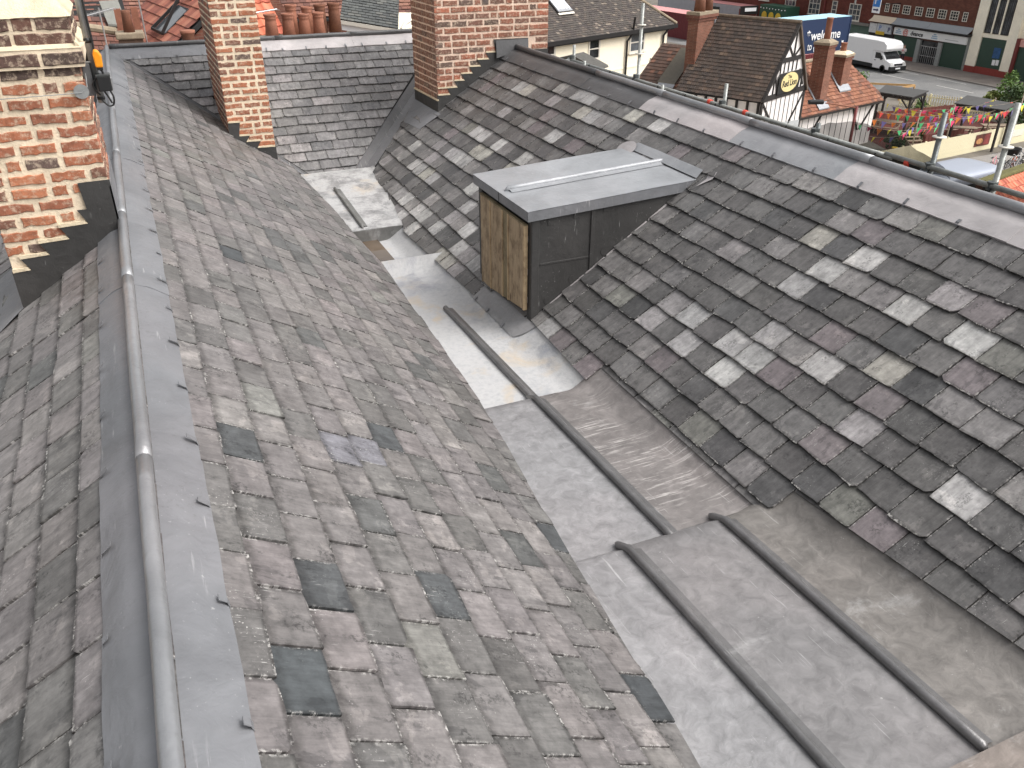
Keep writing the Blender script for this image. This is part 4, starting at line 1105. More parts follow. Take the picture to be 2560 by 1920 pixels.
mb.build('ridge_tiles', plain('ridge_tile', lin(112, 98, 84), .9, var=.3), pu)
def tb(a, b, w_=0.14, d=0.06):
    """timber on the gable face between (u, z) points"""
    q = MB(); q.bar(pub(a[0], -0.02, a[1]), pub(b[0], -0.02, b[1]), w_, d, E66); q.build('timber', M['timber'], pu)
def tri(u): return 4.36 + (7.6 - 4.36) * (u / 2.82 if u < 2.82 else (4.8 - u) / 1.98)
tb((0.0, 4.36), (4.8, 4.36), 0.26); tb((1.42, 6.02), (3.62, 6.02), 0.22)
mb = MB(); mb.bar(pub(-0.06, -0.07, 4.25), pub(2.82, -0.07, 7.68), 0.12, 0.16, E66); mb.build('barge_board', M['timber'], pu)
mb = MB(); mb.bar(pub(4.86, -0.07, 4.25), pub(2.82, -0.07, 7.68), 0.12, 0.16, E66); mb.build('barge_board', plain('worn_board', lin(96, 84, 74), .8), pu)
tb((2.82, 6.0), (2.82, 7.6), 0.10); tb((2.75, 6.1), (2.1, 6.75), 0.09); tb((2.85, 6.1), (3.45, 6.5), 0.09)
for u in (1.55, 1.95, 2.4, 2.85, 3.3): tb((u, 5.42), (u, 5.95), 0.045)
for u in (0.5, 1.05): tb((u, 4.45), (u, min(tri(u) - 0.05, 5.6)), 0.08)
tb((1.05, 5.5), (1.5, 4.5), 0.09); tb((4.15, 4.45), (4.15, 5.4), 0.08); tb((3.75, 5.4), (4.35, 4.6), 0.09)
for u in (0.6, 1.1, 1.6, 2.1, 2.6, 3.1, 3.6, 4.1): tb((u, 1.6), (u, 4.28), 0.03, 0.015)
tb((0.1, 4.2), (1.5, 2.9), 0.11); tb((4.7, 4.2), (2.9, 2.3), 0.11); tb((0.06, 0.2), (0.06, 4.3), 0.2); tb((4.74, 0.2), (4.74, 4.3), 0.16)
mb = MB(); mb.bar(pub(0.02, -0.035, 2.9), pub(4.78, -0.035, 2.45), 0.5, 0.01, E66); mb.build('grey_band', plain('grey_render', lin(176, 178, 178), .9), pu)
# side wall timbers under the eaves
for k in range(9):
    q = MB(); e0 = 0.12 + k * 0.6; q.bar(pub(-0.01, e0, 2.2), pub(-0.01, e0, 4.25), 0.1, 0.15, G66); q.build('timber', M['timber'], pu)
q = MB(); q.bar(pub(-0.012, 0, 2.15), pub(-0.012, 4.9, 2.15), 0.1, 0.16, UP); q.build('timber', M['timber'], pu)
# oval sign
sg = thing('pub_sign', 'oval cream pub sign on a black board fixed to the timber gable', 'sign', pub(2.5, -0.1, 4.4))
mb = MB(); mb.prism([pub(1.36, -0.075, 4.44), pub(3.68, -0.075, 4.46), pub(3.84, -0.075, 5.41), pub(1.38, -0.075, 5.43)], -E66 * 0.05); fixn(mb.build('board', M['black'], sg))
mb = MB(); mb.prism([pub(2.54 + 0.93 * cos(a * pi / 20), -0.127, 4.93 + 0.47 * sin(a * pi / 20)) for a in range(40)], -E66 * 0.02); fixn(mb.build('oval', plain('cream_sign', lin(226, 208, 150), .6, var=.05), sg))
def lettering(name, body, size, loc, xdir, mat, par, ext=0.01, align='CENTER', bold=0.0, xs=1.0, shear=0.0):
    cu = bpy.data.curves.new(name, 'FONT'); cu.body = body; cu.size = size; cu.extrude = ext; cu.align_x = align; cu.align_y = 'CENTER'; cu.offset = bold; cu.shear = shear
    cu.materials.append(mat); o = bpy.data.objects.new(name, cu); COL.objects.link(o)
    x = Vector(xdir).normalized(); z = x.cross(UP)
    Mx = Matrix((x * xs, UP, z)).transposed().to_4x4(); Mx.translation = Vector(loc)
    if par is not None:
        o.parent = par; o.matrix_parent_inverse = PM.get(par.name, Matrix.Identity(4)).inverted()
    o.matrix_basis = Mx
    return o
M['ink'] = plain('dark_lettering', lin(52, 48, 44), 0.6); M['wpaint'] = plain('white_lettering', lin(240, 240, 240), 0.6, var=.03)
lettering('lettering', 'The', 0.26, pub(2.48, -0.152, 5.19), G66, M['ink'], sg, 0.004)
lettering('lettering', 'Red Lion', 0.44, pub(2.54, -0.152, 4.88), G66, M['ink'], sg, 0.004, bold=0.008)
# pub chimney
pc = thing('pub_chimney', 'stout brown brick chimney behind the dark tiled pub roof', 'chimney', pub(2.1, 5.6, 0))
mb = MB(); mb.prism([pub(0.9, 4.55, 4), pub(2.6, 4.55, 4), pub(2.6, 5.15, 4), pub(0.9, 5.15, 4)], UP * 3.55); fixn(mb.build('stack', M['brick_org'], pc))
for k, z in enumerate((7.55, 7.7, 7.85)):
    d = 0.05 + 0.06 * k if k < 2 else 0.1
    mb = MB(); mb.prism([pub(0.9 - d, 4.55 - d, z), pub(2.6 + d, 4.55 - d, z), pub(2.6 + d, 5.15 + d, z), pub(0.9 - d, 5.15 + d, z)], UP * 0.148); fixn(mb.build('corbel', M['brick_far'] if k < 2 else M['stone'], pc))
for u in (1.4, 2.15):
    mb = MB(); mb.lathe([(0.30, 0), (0.27, 0.5), (0.27, 1.0)], pub(u, 4.85, 7.98), 14); mb.build('pot', M['pot_dark'], pc, True)
mb = MB(); mb.prism([pub(2.6, 4.5, 6.4), pub(2.75, 4.5, 7.2), pub(2.75, 4.5, 7.75), pub(2.45, 4.5, 7.55)], E66 * 0.1); fixn(mb.build('lead_flashing', M['grey_lead'], pc))
# lower roof beside the pub (dark tiles with a glazed strip)
pl_ = thing('tiled_lean_to', 'low dark tiled roof between the cream house and the pub', 'building', pub(0, 7, 0))
tile_roof('roof_tiles', pub(3.2, 5.2, 6.0), E66, (pub(-0.6, 5.2, 3.2) - pub(3.2, 5.2, 6.0)), 2.9, 4.8, 0.27, 0.25, [(4, lin(96, 74, 64)), (3, lin(84, 66, 58)), (1, lin(120, 84, 68))], M['tile'], pl_, 33)
mb = MB(); mb.prism([pub(-0.5, 5.2, 0), pub(3.2, 5.2, 0), pub(3.2, 5.2, 5.95), pub(-0.5, 5.2, 3.2)], E66 * 2.9); fixn(mb.build('wall', M['brick_far'], pl_))
mb = MB(); P_ = Plane(pub(3.2, 5.2, 6.0), E66, pub(-0.6, 5.2, 3.2) - pub(3.2, 5.2, 6.0)); mb.prism([P_.at(0.4, 0.25, 0.05), P_.at(1.5, 0.25, 0.05), P_.at(1.5, 2.9, 0.05), P_.at(0.4, 2.9, 0.05)], P_.n * 0.04); fixn(mb.build('glazed_strip', plain('dirty_sheet', lin(92, 86, 74), .4), pl_))
mb = MB(); mb.prism([P_.at(0.35, 2.9, 0.06), P_.at(1.4, 2.9, 0.06), P_.at(1.4, 3.15, 0.06), P_.at(0.35, 3.15, 0.06)], P_.n * 0.03); fixn(mb.build('flashing', M['grey_lead'], pl_))

# orange tiled wing of the pub
WA, WB = Vector((33.55, 36.9, 2.6)), Vector((41.57, 38.86, 2.6)); WR, WS = Vector((34.6, 38.6, 5.22)), Vector((40.6, 41.0, 5.22))
wg = thing('tiled_wing', 'low pub wing with weathered orange tiles and half timbered wall', 'building', (WA.x, WA.y, 0))
wd_ = (WB - WA).normalized(); wn_ = Vector((-wd_.y, wd_.x, 0))
ridge0 = WA + wn_ * 2.15 + UP * 2.35; WL = (WB - WA).length
mb = MB(); mb.prism([WA + wn_ * 0.25 - UP * 2.6, WA + wd_ * (WL - 0.25) + wn_ * 0.25 - UP * 2.6, WA + wd_ * (WL - 0.25) + wn_ * 4.0 - UP * 2.6, WA + wn_ * 4.0 - UP * 2.6], UP * 2.62); fixn(mb.build('wall', M['white_wall'], wg))
vdn = (WA - ridge0)
def wclip(u, v): return u < WL - 1.55 + 1.7 * (v / vdn.length)
tile_roof('roof_tiles', ridge0, wd_, vdn, WL, vdn.length, 0.30, 0.235, T_ORG, M['tile'], wg, 34, th=0.03, lift=0.05, clip=wclip)
mb = MB(); mb.prism([ridge0 - UP * 0.03, ridge0 + wd_ * (WL - 1.6) - UP * 0.03, WB - UP * 0.03, WA - UP * 0.03], -UP * 0.06); fixn(mb.build('roof', M['under'], wg))
mb = MB(); mb.prism([ridge0 - UP * 0.05, ridge0 + wd_ * (WL - 1.6) - UP * 0.05, WA + wd_ * WL + wn_ * 4.3 - UP * 0.05, WA + wn_ * 4.3 - UP * 0.05], -UP * 0.06); fixn(mb.build('roof', M['pot'], wg))
mb = MB(); mb.prism([ridge0 + wd_ * (WL - 1.6) - UP * 0.04, WB - UP * 0.04, WA + wd_ * WL + wn_ * 4.3 - UP * 0.04], -UP * 0.05); fixn(mb.build('roof', M['pot'], wg))
mb = MB(); mb.tube([ridge0 + UP * 0.02, ridge0 + wd_ * (WL - 1.6) + UP * 0.02], 0.12, 8); mb.build('ridge_tiles', M['stone'], wg)
mb = MB(); mb.bar(WA - UP * 0.10 - wn_ * 0.02, WB - UP * 0.10 - wn_ * 0.02, 0.14, 0.18); mb.build('gutter', M['timber'], wg)
for k in range(14):
    q = MB(); p = WA + wd_ * (0.15 + k * 0.57) + wn_ * 0.245; q.bar(p - UP * 0.2, p - UP * 2.55, 0.012, 0.035, wn_); q.build('timber', M['timber'], wg)
for a, b in ((7.75, 6.6), (5.6, 6.4), (2.4, 1.3)):
    q = MB(); q.bar(WA + wd_ * a + wn_ * 0.21 - UP * 0.25, WA + wd_ * b + wn_ * 0.21 - UP * 1.6, 0.06, 0.1, wn_); q.build('timber', M['timber'], wg)
def stack(name, label, base, w_, d_, z0, z1, mat, pots, capmat, taper=0.0):
    o = thing(name, label, 'chimney', base)
    b = Vector((base[0], base[1], 0))
    def ring(k, z): return [b + G66 * sx * w_ / 2 * k + E66 * sy * d_ / 2 * k + UP * z for sx, sy in ((-1, -1), (1, -1), (1, 1), (-1, 1))]
    m_ = MB(); m_.prism(ring(1.0, z0), UP * (z1 - z0 - 0.3)); fixn(m_.build('stack', mat, o))
    m_ = MB(); m_.prism(ring(1.12, z1 - 0.3), UP * 0.14); fixn(m_.build('corbel', M['brick_far'], o))
    m_ = MB(); m_.prism(ring(1.2, z1 - 0.16), UP * 0.13); fixn(m_.build('corbel', M['stone'], o))
    m_ = MB(); r1, r2 = ring(1.14, z1 - 0.03), ring(0.6, z1 + 0.12); m_.add(r1 + r2, [(0, 1, 5, 4), (1, 2, 6, 5), (2, 3, 7, 6), (3, 0, 4, 7), (4, 5, 6, 7)]); m_.build('flaunching', capmat, o)
    for (du_, r, h) in pots:
        m_ = MB(); m_.lathe([(r * 1.1, 0), (r, h * 0.5), (r, h * 0.92), (r * 1.12, h * 0.94), (r * 1.12, h), (r * 0.8, h)], b + G66 * du_ + UP * (z1 + 0.05), 12); m_.build('pot', M['pot'], o, True)
    return o
c1 = WA + wd_ * 2.45 + wn_ * 0.75
s1 = stack('wing_chimney', 'tall orange brick chimney with one long pot on the wing roof', (c1.x, c1.y, 2.6), 0.92, 0.8, 2.6, 6.25, M['brick_org'], [(0.02, 0.17, 1.15)], M['stone'])
def side_lead(c, o, w_):
    z = lambda d: 2.68 + 1.093 * d
    d0 = (c - WA).dot(wn_)
    m_ = MB(); a = c - wd_ * (w_ / 2 + 0.16) - UP * c.z; b = c - wd_ * (w_ / 2 + 0.02) - UP * c.z
    m_.prism([a - wn_ * 0.55 + UP * z(d0 - 0.55), b - wn_ * 0.55 + UP * z(d0 - 0.55), b + wn_ * 0.5 + UP * z(d0 + 0.5), a + wn_ * 0.5 + UP * z(d0 + 0.5)], UP * 0.05); fixn(m_.build('lead_flashing', M['grey_lead'], o))
    m_ = MB(); e_ = c + wd_ * (w_ / 2 - 0.1) - UP * c.z
    m_.prism([a - wn_ * 0.72 + UP * z(d0 - 0.72), e_ - wn_ * 0.72 + UP * z(d0 - 0.72), e_ - wn_ * 0.45 + UP * z(d0 - 0.45), a - wn_ * 0.45 + UP * z(d0 - 0.45)], UP * 0.06); fixn(m_.build('lead_apron', M['grey_lead'], o))
side_lead(c1, s1, 0.92)
c2 = WA + wd_ * 5.15 + wn_ * 1.3
s2 = stack('wing_chimney', 'short weathered brick chimney with a stubby red pot on the wing roof', (c2.x, c2.y, 3.2), 1.05, 0.85, 3.2, 5.35, M['brick_org'], [(0.0, 0.17, 0.5)], M['flaunch'])
side_lead(c2, s2, 1.05)
mb = MB(); mb.tube([c2 + G66 * 0.42 + UP * 5.3, c2 + G66 * 0.42 + UP * 6.15], 0.05, 8); mb.box(c2 + G66 * 0.42 + UP * 6.2, (0.45, 0.3, 0.3)); mb.build('flue_cowl', plain('steel_cowl', lin(150, 152, 150), .4, .6), s2)

# ------------------------------------------------------------------ big cream house
H68 = radians(68.5); g2 = Vector((sin(H68), cos(H68), 0)); n2 = Vector((cos(H68), -sin(H68), 0)); CO = Vector((23.27, 47.78, 0))
ch = thing('cream_house', 'cream rendered house with brown tiled roof and black gutters', 'house', CO)
def crm(u, e, z): return CO + g2 * u - n2 * e + UP * z
mb = MB(); mb.prism([crm(-9, 0, 0), crm(12.15, 0, 0), crm(12.15, 0, 5.62), crm(-9, 0, 5.62)], -n2 * 7.2); fixn(mb.build('wall', M['cream_wall'], ch))
rt = crm(-9.2, 3.6, 9.0); ev = crm(-9.2, -0.35, 5.75); dn = ev - rt
def cclip(u, v): return u < 21.75 - 3.9 * (1 - v / dn.length)
tile_roof('roof_tiles', rt, g2, dn, 21.9, dn.length, 0.26, 0.165, T_BRN, M['tile'], ch, 35, clip=cclip, lift=0.035)
mb = MB(); mb.prism([rt - UP * 0.04, rt + g2 * 17.9 - UP * 0.04, ev + g2 * 21.8 - UP * 0.04, ev - UP * 0.04], -UP * 0.08); fixn(mb.build('roof', M['under'], ch))
mb = MB(); mb.prism([rt + g2 * 17.9 - UP * 0.04, ev + g2 * 21.8 - UP * 0.04, crm(12.6, 7.5, 5.72)], -UP * 0.08); fixn(mb.build('roof', M['under'], ch))
mb = MB(); mb.tube([rt + g2 * 17.9, ev + g2 * 21.85 + UP * 0.06], 0.1, 8); mb.build('hip_tiles', M['stone'], ch)
mb = MB(); mb.bar(crm(-9.2, -0.38, 5.66), crm(12.7, -0.38, 5.66), 0.14, 0.24); mb.build('gutter', M['pipe'], ch)
mb = MB(); mb.bar(crm(-9.2, -0.14, 5.50), crm(12.5, -0.14, 5.50), 0.3, 0.10); mb.build('fascia', M['pipe'], ch)
for u, z, wd, h in [(-0.35, 4.35, 1.0, 1.25), (3.72, 4.25, 1.15, 1.36), (7.92, 4.28, 1.65, 1.30), (7.95, 1.6, 1.65, 1.25), (3.72, 1.5, 1.15, 1.3)]:
    window(ch, CO, g2, n2, u, z, wd, h, 1, 2, 0.13, glass='glass_dark' if u < 7 else 'glass', bar=0.06)
mb = MB(); mb.prism([crm(-9, -0.03, 3.38), crm(12.2, -0.03, 3.38), crm(12.2, -0.03, 3.48), crm(-9, -0.03, 3.48)], -n2 * 0.02); fixn(mb.build('string_course', M['cream_wall'], ch))
for u, top in ((7.55, 6.55), (11.55, 5.5)):
    mb = MB(); mb.tube([crm(u, -0.12, 0), crm(u, -0.12, 5.1), crm(u + 0.18, -0.22, 5.35), crm(u + 0.3, -0.3, 5.6), crm(u + 0.32, -0.4, top)], 0.075, 8); mb.build('downpipe', M['pipe'], ch)
mb = MB(); mb.tube([crm(11.2, -0.1, 0), crm(11.2, -0.1, 2.9)], 0.06, 8); mb.lathe([(0.07, 0), (0.14, 0.15), (0.14, 0.25)], crm(11.2, -0.12, 2.85), 10); mb.tube([crm(11.2, -0.1, 3.0), crm(10.3, -0.06, 3.75)], 0.03, 6); mb.build('downpipe', M['pipe'], ch)
mb = MB(); P_ = Plane(rt, g2, dn); mb.prism([P_.at(11.2, 1.6, 0.1), P_.at(12.4, 1.6, 0.1), P_.at(12.6, 3.1, 0.1), P_.at(11.3, 3.1, 0.1)], P_.n * 0.08); sk_o = fixn(mb.build('rooflight', M['grey_lead'], ch))
for k in range(5):
    q = MB(); q.prism([P_.at(11.22 + k * 0.25, 1.65, 0.185), P_.at(11.42 + k * 0.25, 1.65, 0.185), P_.at(11.52 + k * 0.25, 2.95, 0.185), P_.at(11.32 + k * 0.25, 2.95, 0.185)], P_.n * 0.01); o = fixn(q.build('pane', plain('sky_lit_glass', lin(206, 210, 214), .2) if k == 0 else bpy.data.materials['sky_lit_glass'], ch))
mb = MB(); mb.prism([P_.at(11.25, 3.15, 0.08), P_.at(12.7, 3.15, 0.08), P_.at(12.7, 3.3, 0.08), P_.at(11.25, 3.3, 0.08)], P_.n * 0.03); fixn(mb.build('flashing', M['sash'], ch))

# shed in front of the cream house
hu = thing('garden_shed', 'small shed with dark felt roof below the cream house windows', 'shed', (20, 38, 0))
mb = MB(); mb.prism([(19.0, 39.1, 0), (20.2, 36.6, 0), (21.0, 37.1, 0), (19.8, 39.7, 0)], UP * 6.0); fixn(mb.build('wall', M['white_wall'], hu))
mb = MB(); mb.prism([(18.9, 39.3, 5.95), (20.3, 36.3, 5.95), (20.28, 36.35, 6.05), (19.65, 37.7, 6.5), (18.92, 39.25, 6.05)], (1.0, 0.7, 0)); fixn(mb.build('roof', plain('dark_felt', lin(84, 82, 78), .9, var=.3), hu))

# ------------------------------------------------------------------ street front across the road (faces -X, plane X = FX)
FX = 68.42
SD = Vector((0, -1, 0)); SN = Vector((-1, 0, 0))
def fbox(name, par, y0, y1, z0, z1, mat, d0=0.0, d1=0.05):
    mb = MB(); mb.b2((FX - d1, min(y0, y1), z0), (FX - d0, max(y0, y1), z1)); return mb.build(name, M[mat] if isinstance(mat, str) else mat, par)
M['green_panel'] = plain('dark_green_panel', lin(46, 70, 58), 0.5, var=.08, sc=1)
M['awn_grey'] = plain('grey_canopy', lin(150, 154, 158), 0.6, var=.08); M['awn_cream'] = plain('cream_canopy', lin(214, 198, 176), 0.7, var=.08)
M['red_plinth'] = plain('red_plinth', lin(138, 58, 50), 0.7, var=.15); M['maroon'] = plain('maroon_paint', lin(112, 48, 44), 0.6)
M['brown_brick'] = farbrick_mat('dark_brown_brick', lin(112, 70, 58), lin(96, 58, 50), lin(100, 76, 66))
M['chrome'] = plain('bright_steel', lin(190, 190, 190), 0.3, 0.6)
sh = thing('shop_building', 'brown brick shop with green shutters under a grey canopy across the road', 'shop', (FX, 60, 0))
mb = MB(); mb.b2((FX, 55.55, 0), (FX + 9, 67.3, 9.0)); mb.build('wall', M['brown_brick'], sh)
fbox('green_shutter', sh, 64.1, 61.1, 0.45, 2.15, 'green_panel', 0.0, 0.08); fbox('brick_plinth', sh, 64.1, 61.1, 0, 0.45, 'red_plinth', 0.0, 0.1)
fbox('green_shutter', sh, 58.4, 55.75, 0.12, 2.2, 'green_panel', 0.0, 0.08); fbox('shutter_sill', sh, 58.4, 55.75, 0.05, 0.12, 'chrome', 0.0, 0.12)
fbox('doorway', sh, 61.0, 58.5, 0, 2.05, 'glass_dark', 0.0, 0.03)
for y in (60.95, 58.5):
    fbox('steel_pier', sh, y + 0.22, y - 0.22, 0, 2.1, plain('steel_pier', lin(150, 152, 150), .5) if y > 60 else bpy.data.materials['steel_pier'], 0.0, 0.25)
for k in range(9): fbox('gate_bar', sh, 60.6 - k * 0.23, 60.57 - k * 0.23, 0.05, 1.6, 'chrome', 0.1, 0.13)
for z in (0.75, 1.58): fbox('gate_bar', sh, 60.7, 58.7, z, z + 0.05, 'chrome', 0.1, 0.14)
fbox('pier', sh, 55.75, 55.5, 0, 2.9, plain('grey_pier', lin(132, 134, 130), .7), 0.0, 0.15)
fbox('fascia_board', sh, 64.05, 55.75, 2.24, 2.87, plain('white_sign', lin(232, 232, 230), .5, var=.03), 0.1, 0.34)
fbox('gutter', sh, 64.4, 55.45, 2.98, 3.12, 'pipe', 0.0, 0.62)
def canopy(y0, y1, mat, par):
    m_ = MB(); m_.grid(lambda s_, t_: Vector((FX - 0.6 * (1 - t_) ** 1.8 - 0.02, y0 + (y1 - y0) * s_, 3.12 + 0.52 * t_)), 2, 8); m_.build('canopy', M[mat], par, True)
canopy(64.3, 60.2, 'awn_grey', sh); canopy(60.18, 55.6, 'awn_grey', sh); canopy(67.25, 64.32, 'awn_cream', sh)
for k, y in enumerate((66.0, 65.1, 63.8, 62.33, 61.0, 59.65, 58.33, 56.98)):
    wd = 0.88 if k not in (0, 7) else 0.5
    window(sh, (FX, y, 0), SD, SN, 0, 4.03, wd, 0.76, 3 if wd > 0.6 else 2, 3, 0.05, glass='glass_dark', bar=0.025, sill=False)
fbox('side_sign', sh, 67.25, 66.3, 2.1, 2.95, plain('poster_white', lin(214, 214, 214), .6), 0.1, 0.3)
fbox('side_sign', sh, 66.25, 64.45, 2.15, 2.98, plain('poster_grey', lin(196, 200, 206), .6), 0.1, 0.3)
fbox('dark_front', sh, 67.2, 64.2, 0, 2.12, 'pipe', 0.0, 0.08)
fbox('yellow_sign', sh, 66.3, 65.2, 2.0, 2.3, plain('yellow_sign', lin(214, 178, 52), .5), 0.3, 0.34)
def tmesh(o):
    dg = bpy.context.evaluated_depsgraph_get(); me = bpy.data.meshes.new_from_object(o.evaluated_get(dg))
    q = bpy.data.objects.new(o.name, me); COL.objects.link(q); q.parent = o.parent; q.matrix_parent_inverse = o.matrix_parent_inverse.copy(); q.matrix_basis = o.matrix_basis.copy()
    cu = o.data; bpy.data.objects.remove(o); bpy.data.curves.remove(cu)
    q.name = 'lettering'
    return q
M['redink'] = plain('red_lettering', lin(206, 120, 110), .6); M['blueink'] = plain('blue_lettering', lin(150, 176, 196), .6); M['blackink'] = plain('black_lettering', lin(30, 30, 32), .6); M['greyink'] = plain('grey_lettering', lin(180, 180, 182), .6)
lettering('lettering', '@', 0.62, (FX - 0.36, 62.6, 2.55), SD, M['redink'], sh, 0.005, bold=.012)
lettering('lettering', 'dvance', 0.52, (FX - 0.36, 61.25, 2.52), SD, M['blackink'], sh, 0.005, bold=.012)
for y in (63.45, 59.2):
    for k, (wd, z) in enumerate(((0.30, 2.72), (0.62, 2.56), (0.72, 2.40))): fbox('print_line', sh, y + wd / 2, y - wd / 2, z - 0.05, z + 0.05, 'blueink', 0.34, 0.346)
fbox('print_line', sh, 58.0, 56.55, 2.42, 2.47, 'greyink', 0.34, 0.346)
lettering('lettering', 'P', 0.62, (FX - 0.32, 65.85, 2.58), SD, plain('pale_blue_letter', lin(120, 140, 190), .6), sh, 0.005, bold=.012)
lettering('lettering', 'P', 0.6, (FX - 0.32, 64.7, 2.5), SD, plain('navy_letter', lin(60, 60, 100), .6), sh, 0.005, bold=.012)

cb_ = thing('deco_building', 'cream building with tall leaded window and red plinth beside the shop', 'building', (FX, 52, 0))
M['deco'] = plain('cream_paint', lin(248, 240, 220), .85, var=.08, sc=1)
mb = MB(); mb.b2((FX + 0.2, 44, 0), (FX + 9, 55.5, 9.0)); mb.build('wall', M['deco'], cb_)
fbox('pilaster', cb_, 55.5, 54.5, 0.62, 9.0, 'deco', -0.2, 0.12); fbox('pilaster', cb_, 52.0, 51.1, 0.62, 9.0, 'deco', -0.2, 0.12)
fbox('plinth', cb_, 55.5, 54.45, 0, 0.62, 'red_plinth', -0.2, 0.15); fbox('plinth', cb_, 54.45, 51.0, 0, 0.66, 'red_plinth', -0.2, 0.10)
fbox('green_panel', cb_, 54.45, 52.05, 0.66, 3.03, 'green_panel', -0.2, 0.02); fbox('lintel', cb_, 54.5, 52.0, 3.03, 3.36, 'deco', -0.2, 0.05)
for k in range(3): window(cb_, (FX - 0.0, 54.45 - k * 0.80, 0), SD, SN, 0, 3.4, 0.74, 3.0, 4, 8, 0.05, mat='timber', glass='glass', bar=0.015, sill=False)
for y in (53.68, 52.88): fbox('mullion', cb_, y + 0.06, y - 0.06, 3.36, 6.5, 'deco', -0.1, 0.14)
fbox('blue_poster', cb_, 53.05, 52.35, 1.52, 2.35, plain('blue_poster', lin(44, 84, 130), .5, var=.4, sc=4), -0.02, 0.045)
fbox('notice', cb_, 52.92, 52.62, 0.95, 1.38, 'wpaint', -0.02, 0.045); fbox('notice', cb_, 52.56, 52.28, 0.98, 1.42, 'wpaint', -0.02, 0.045)
fbox('maroon_pier', cb_, 51.05, 50.75, 0, 3.3, 'maroon', -0.2, 0.2); fbox('green_shutter', cb_, 50.75, 46, 0, 2.7, 'green_panel', -0.2, 0.02); fbox('pink_sign', cb_, 50.75, 46, 2.7, 3.25, plain('pink_sign', lin(214, 160, 150), .6), -0.2, 0.1)

bb = thing('brick_block', 'long red brown brick block with white multi pane windows beyond the shop', 'building', (FX, 78, 0))
M['red_brick'] = farbrick_mat('dull_red_brick', lin(116, 64, 54), lin(100, 54, 48), lin(98, 66, 58))
mb = MB(); mb.b2((FX + 0.05, 67.4, 0), (FX + 9, 102, 10)); mb.build('wall', M['red_brick'], bb)
for u, z, wd, h, nx, ny in [(70.72, 2.85, 1.6, 1.55, 3, 3), (73.2, 3.2, 0.72, 1.25, 1, 3), (76.65, 2.9, 1.7, 1.6, 3, 3), (80.5, 2.9, 1.7, 1.6, 3, 3), (70.72, 6.0, 1.6, 1.55, 3, 3), (76.65, 6.0, 1.7, 1.6, 3, 3), (85, 3.6, 1.7, 1.6, 3, 3), (90, 3.6, 1.7, 1.6, 3, 3)]:
    window(bb, (FX + 0.05, u, 0), SD, SN, 0, z, wd, h, nx, ny, 0.07, glass='glass', bar=0.04)
fbox('cornice', bb, 72.5, 67.4, 2.55, 2.78, plain('grey_stone', lin(128, 124, 118), .8), 0.0, 0.3); fbox('green_shopfront', bb, 72.5, 67.4, 0.1, 2.55, plain('sage_green', lin(82, 104, 92), .6), 0.0, 0.06)
fbox('downpipe', bb, 74.25, 74.1, 0, 10, 'maroon', 0.0, 0.12)

ps = thing('parking_sign', 'blue and white parking sign with a black arrow high on the shop wall', 'sign', (FX - 1.2, 64.2, 3.9))
mb = MB(); mb.b2((FX - 3.03, 63.72, 4.18), (FX - 2.97, 64.68, 6.0)); bevel(mb.build('board', M['wpaint'], ps), 0.03)
mb = MB(); mb.b2((FX - 3.05, 63.78, 4.72), (FX - 3.031, 64.62, 5.95)); mb.build('blue_field', plain('sign_blue', lin(52, 120, 196), .5, var=.03), ps)
mb = MB(); mb.prism([(FX - 3.05, 64.5, 4.40), (FX - 3.05, 64.05, 4.40), (FX - 3.05, 64.05, 4.32), (FX - 3.05, 63.85, 4.46), (FX - 3.05, 64.05, 4.60), (FX - 3.05, 64.05, 4.52), (FX - 3.05, 64.5, 4.52)], (0.02, 0, 0)); fixn(mb.build('arrow', plain('navy_arrow', lin(30, 30, 84), .5), ps))
mb = MB(); mb.tube([(FX - 3.0, 64.2, 4.9), (FX + 0.1, 64.2, 4.9)], 0.04, 6); mb.tube([(FX - 3.0, 64.2, 5.6), (FX + 0.1, 64.2, 5.6)], 0.04, 6); mb.build('bracket', M['pipe'], ps)
lettering('lettering', 'P', 1.2, (FX - 3.06, 64.2, 5.32), SD, M['wpaint'], ps, 0.006, bold=.01)

# ------------------------------------------------------------------ welcome containers
WC = Vector((55.6, 57.03, 0)); wd2 = Vector((6.2, 0.92, 0)).normalized(); wn2 = Vector((wd2.y, -wd2.x, 0))
def box_container(name, label, R_, length, depth, z0, z1, mat, topmat, ribs=True, group=None):
    o = thing(name, label, 'container', (R_.x, R_.y, z0), 0, group)
    a = R_ - wd2 * length
    m_ = MB(); m_.prism([a + UP * z0, R_ + UP * z0, R_ - wn2 * depth + UP * z0, a - wn2 * depth + UP * z0], UP * (z1 - z0 - 0.03)); fixn(m_.build('body', mat, o))
    m_ = MB(); m_.prism([a + UP * (z1 - 0.03) + wn2 * .02, R_ + UP * (z1 - 0.03) + wn2 * .02, R_ - wn2 * depth + UP * (z1 - 0.03), a - wn2 * depth + UP * (z1 - 0.03)], UP * 0.03); fixn(m_.build('top', topmat, o))
    if ribs:
        m_ = MB(); k = 0.1
        while k < length - 0.1:
            p = R_ - wd2 * k; m_.prism([p + wn2 * 0.0 + UP * (z0 + 0.12), p - wd2 * 0.03 + wn2 * 0.03 + UP * (z0 + 0.12), p - wd2 * 0.13 + wn2 * 0.03 + UP * (z0 + 0.12), p - wd2 * 0.16 + UP * (z0 + 0.12)], UP * (z1 - z0 - 0.24)); k += 0.28
        fixn(m_.build('corrugation', mat, o))
    for p in (R_, a):
        m_ = MB(); m_.box(p + UP * ((z0 + z1) / 2), (0.1, 0.1, z1 - z0 - 0.04)); m_.build('corner_post', mat, o)
    return o
M['navy'] = plain('navy_paint', lin(30, 48, 82), .55, var=.05, sc=1); M['sky_paint'] = plain('pale_blue_paint', lin(168, 210, 226), .6, var=.05)
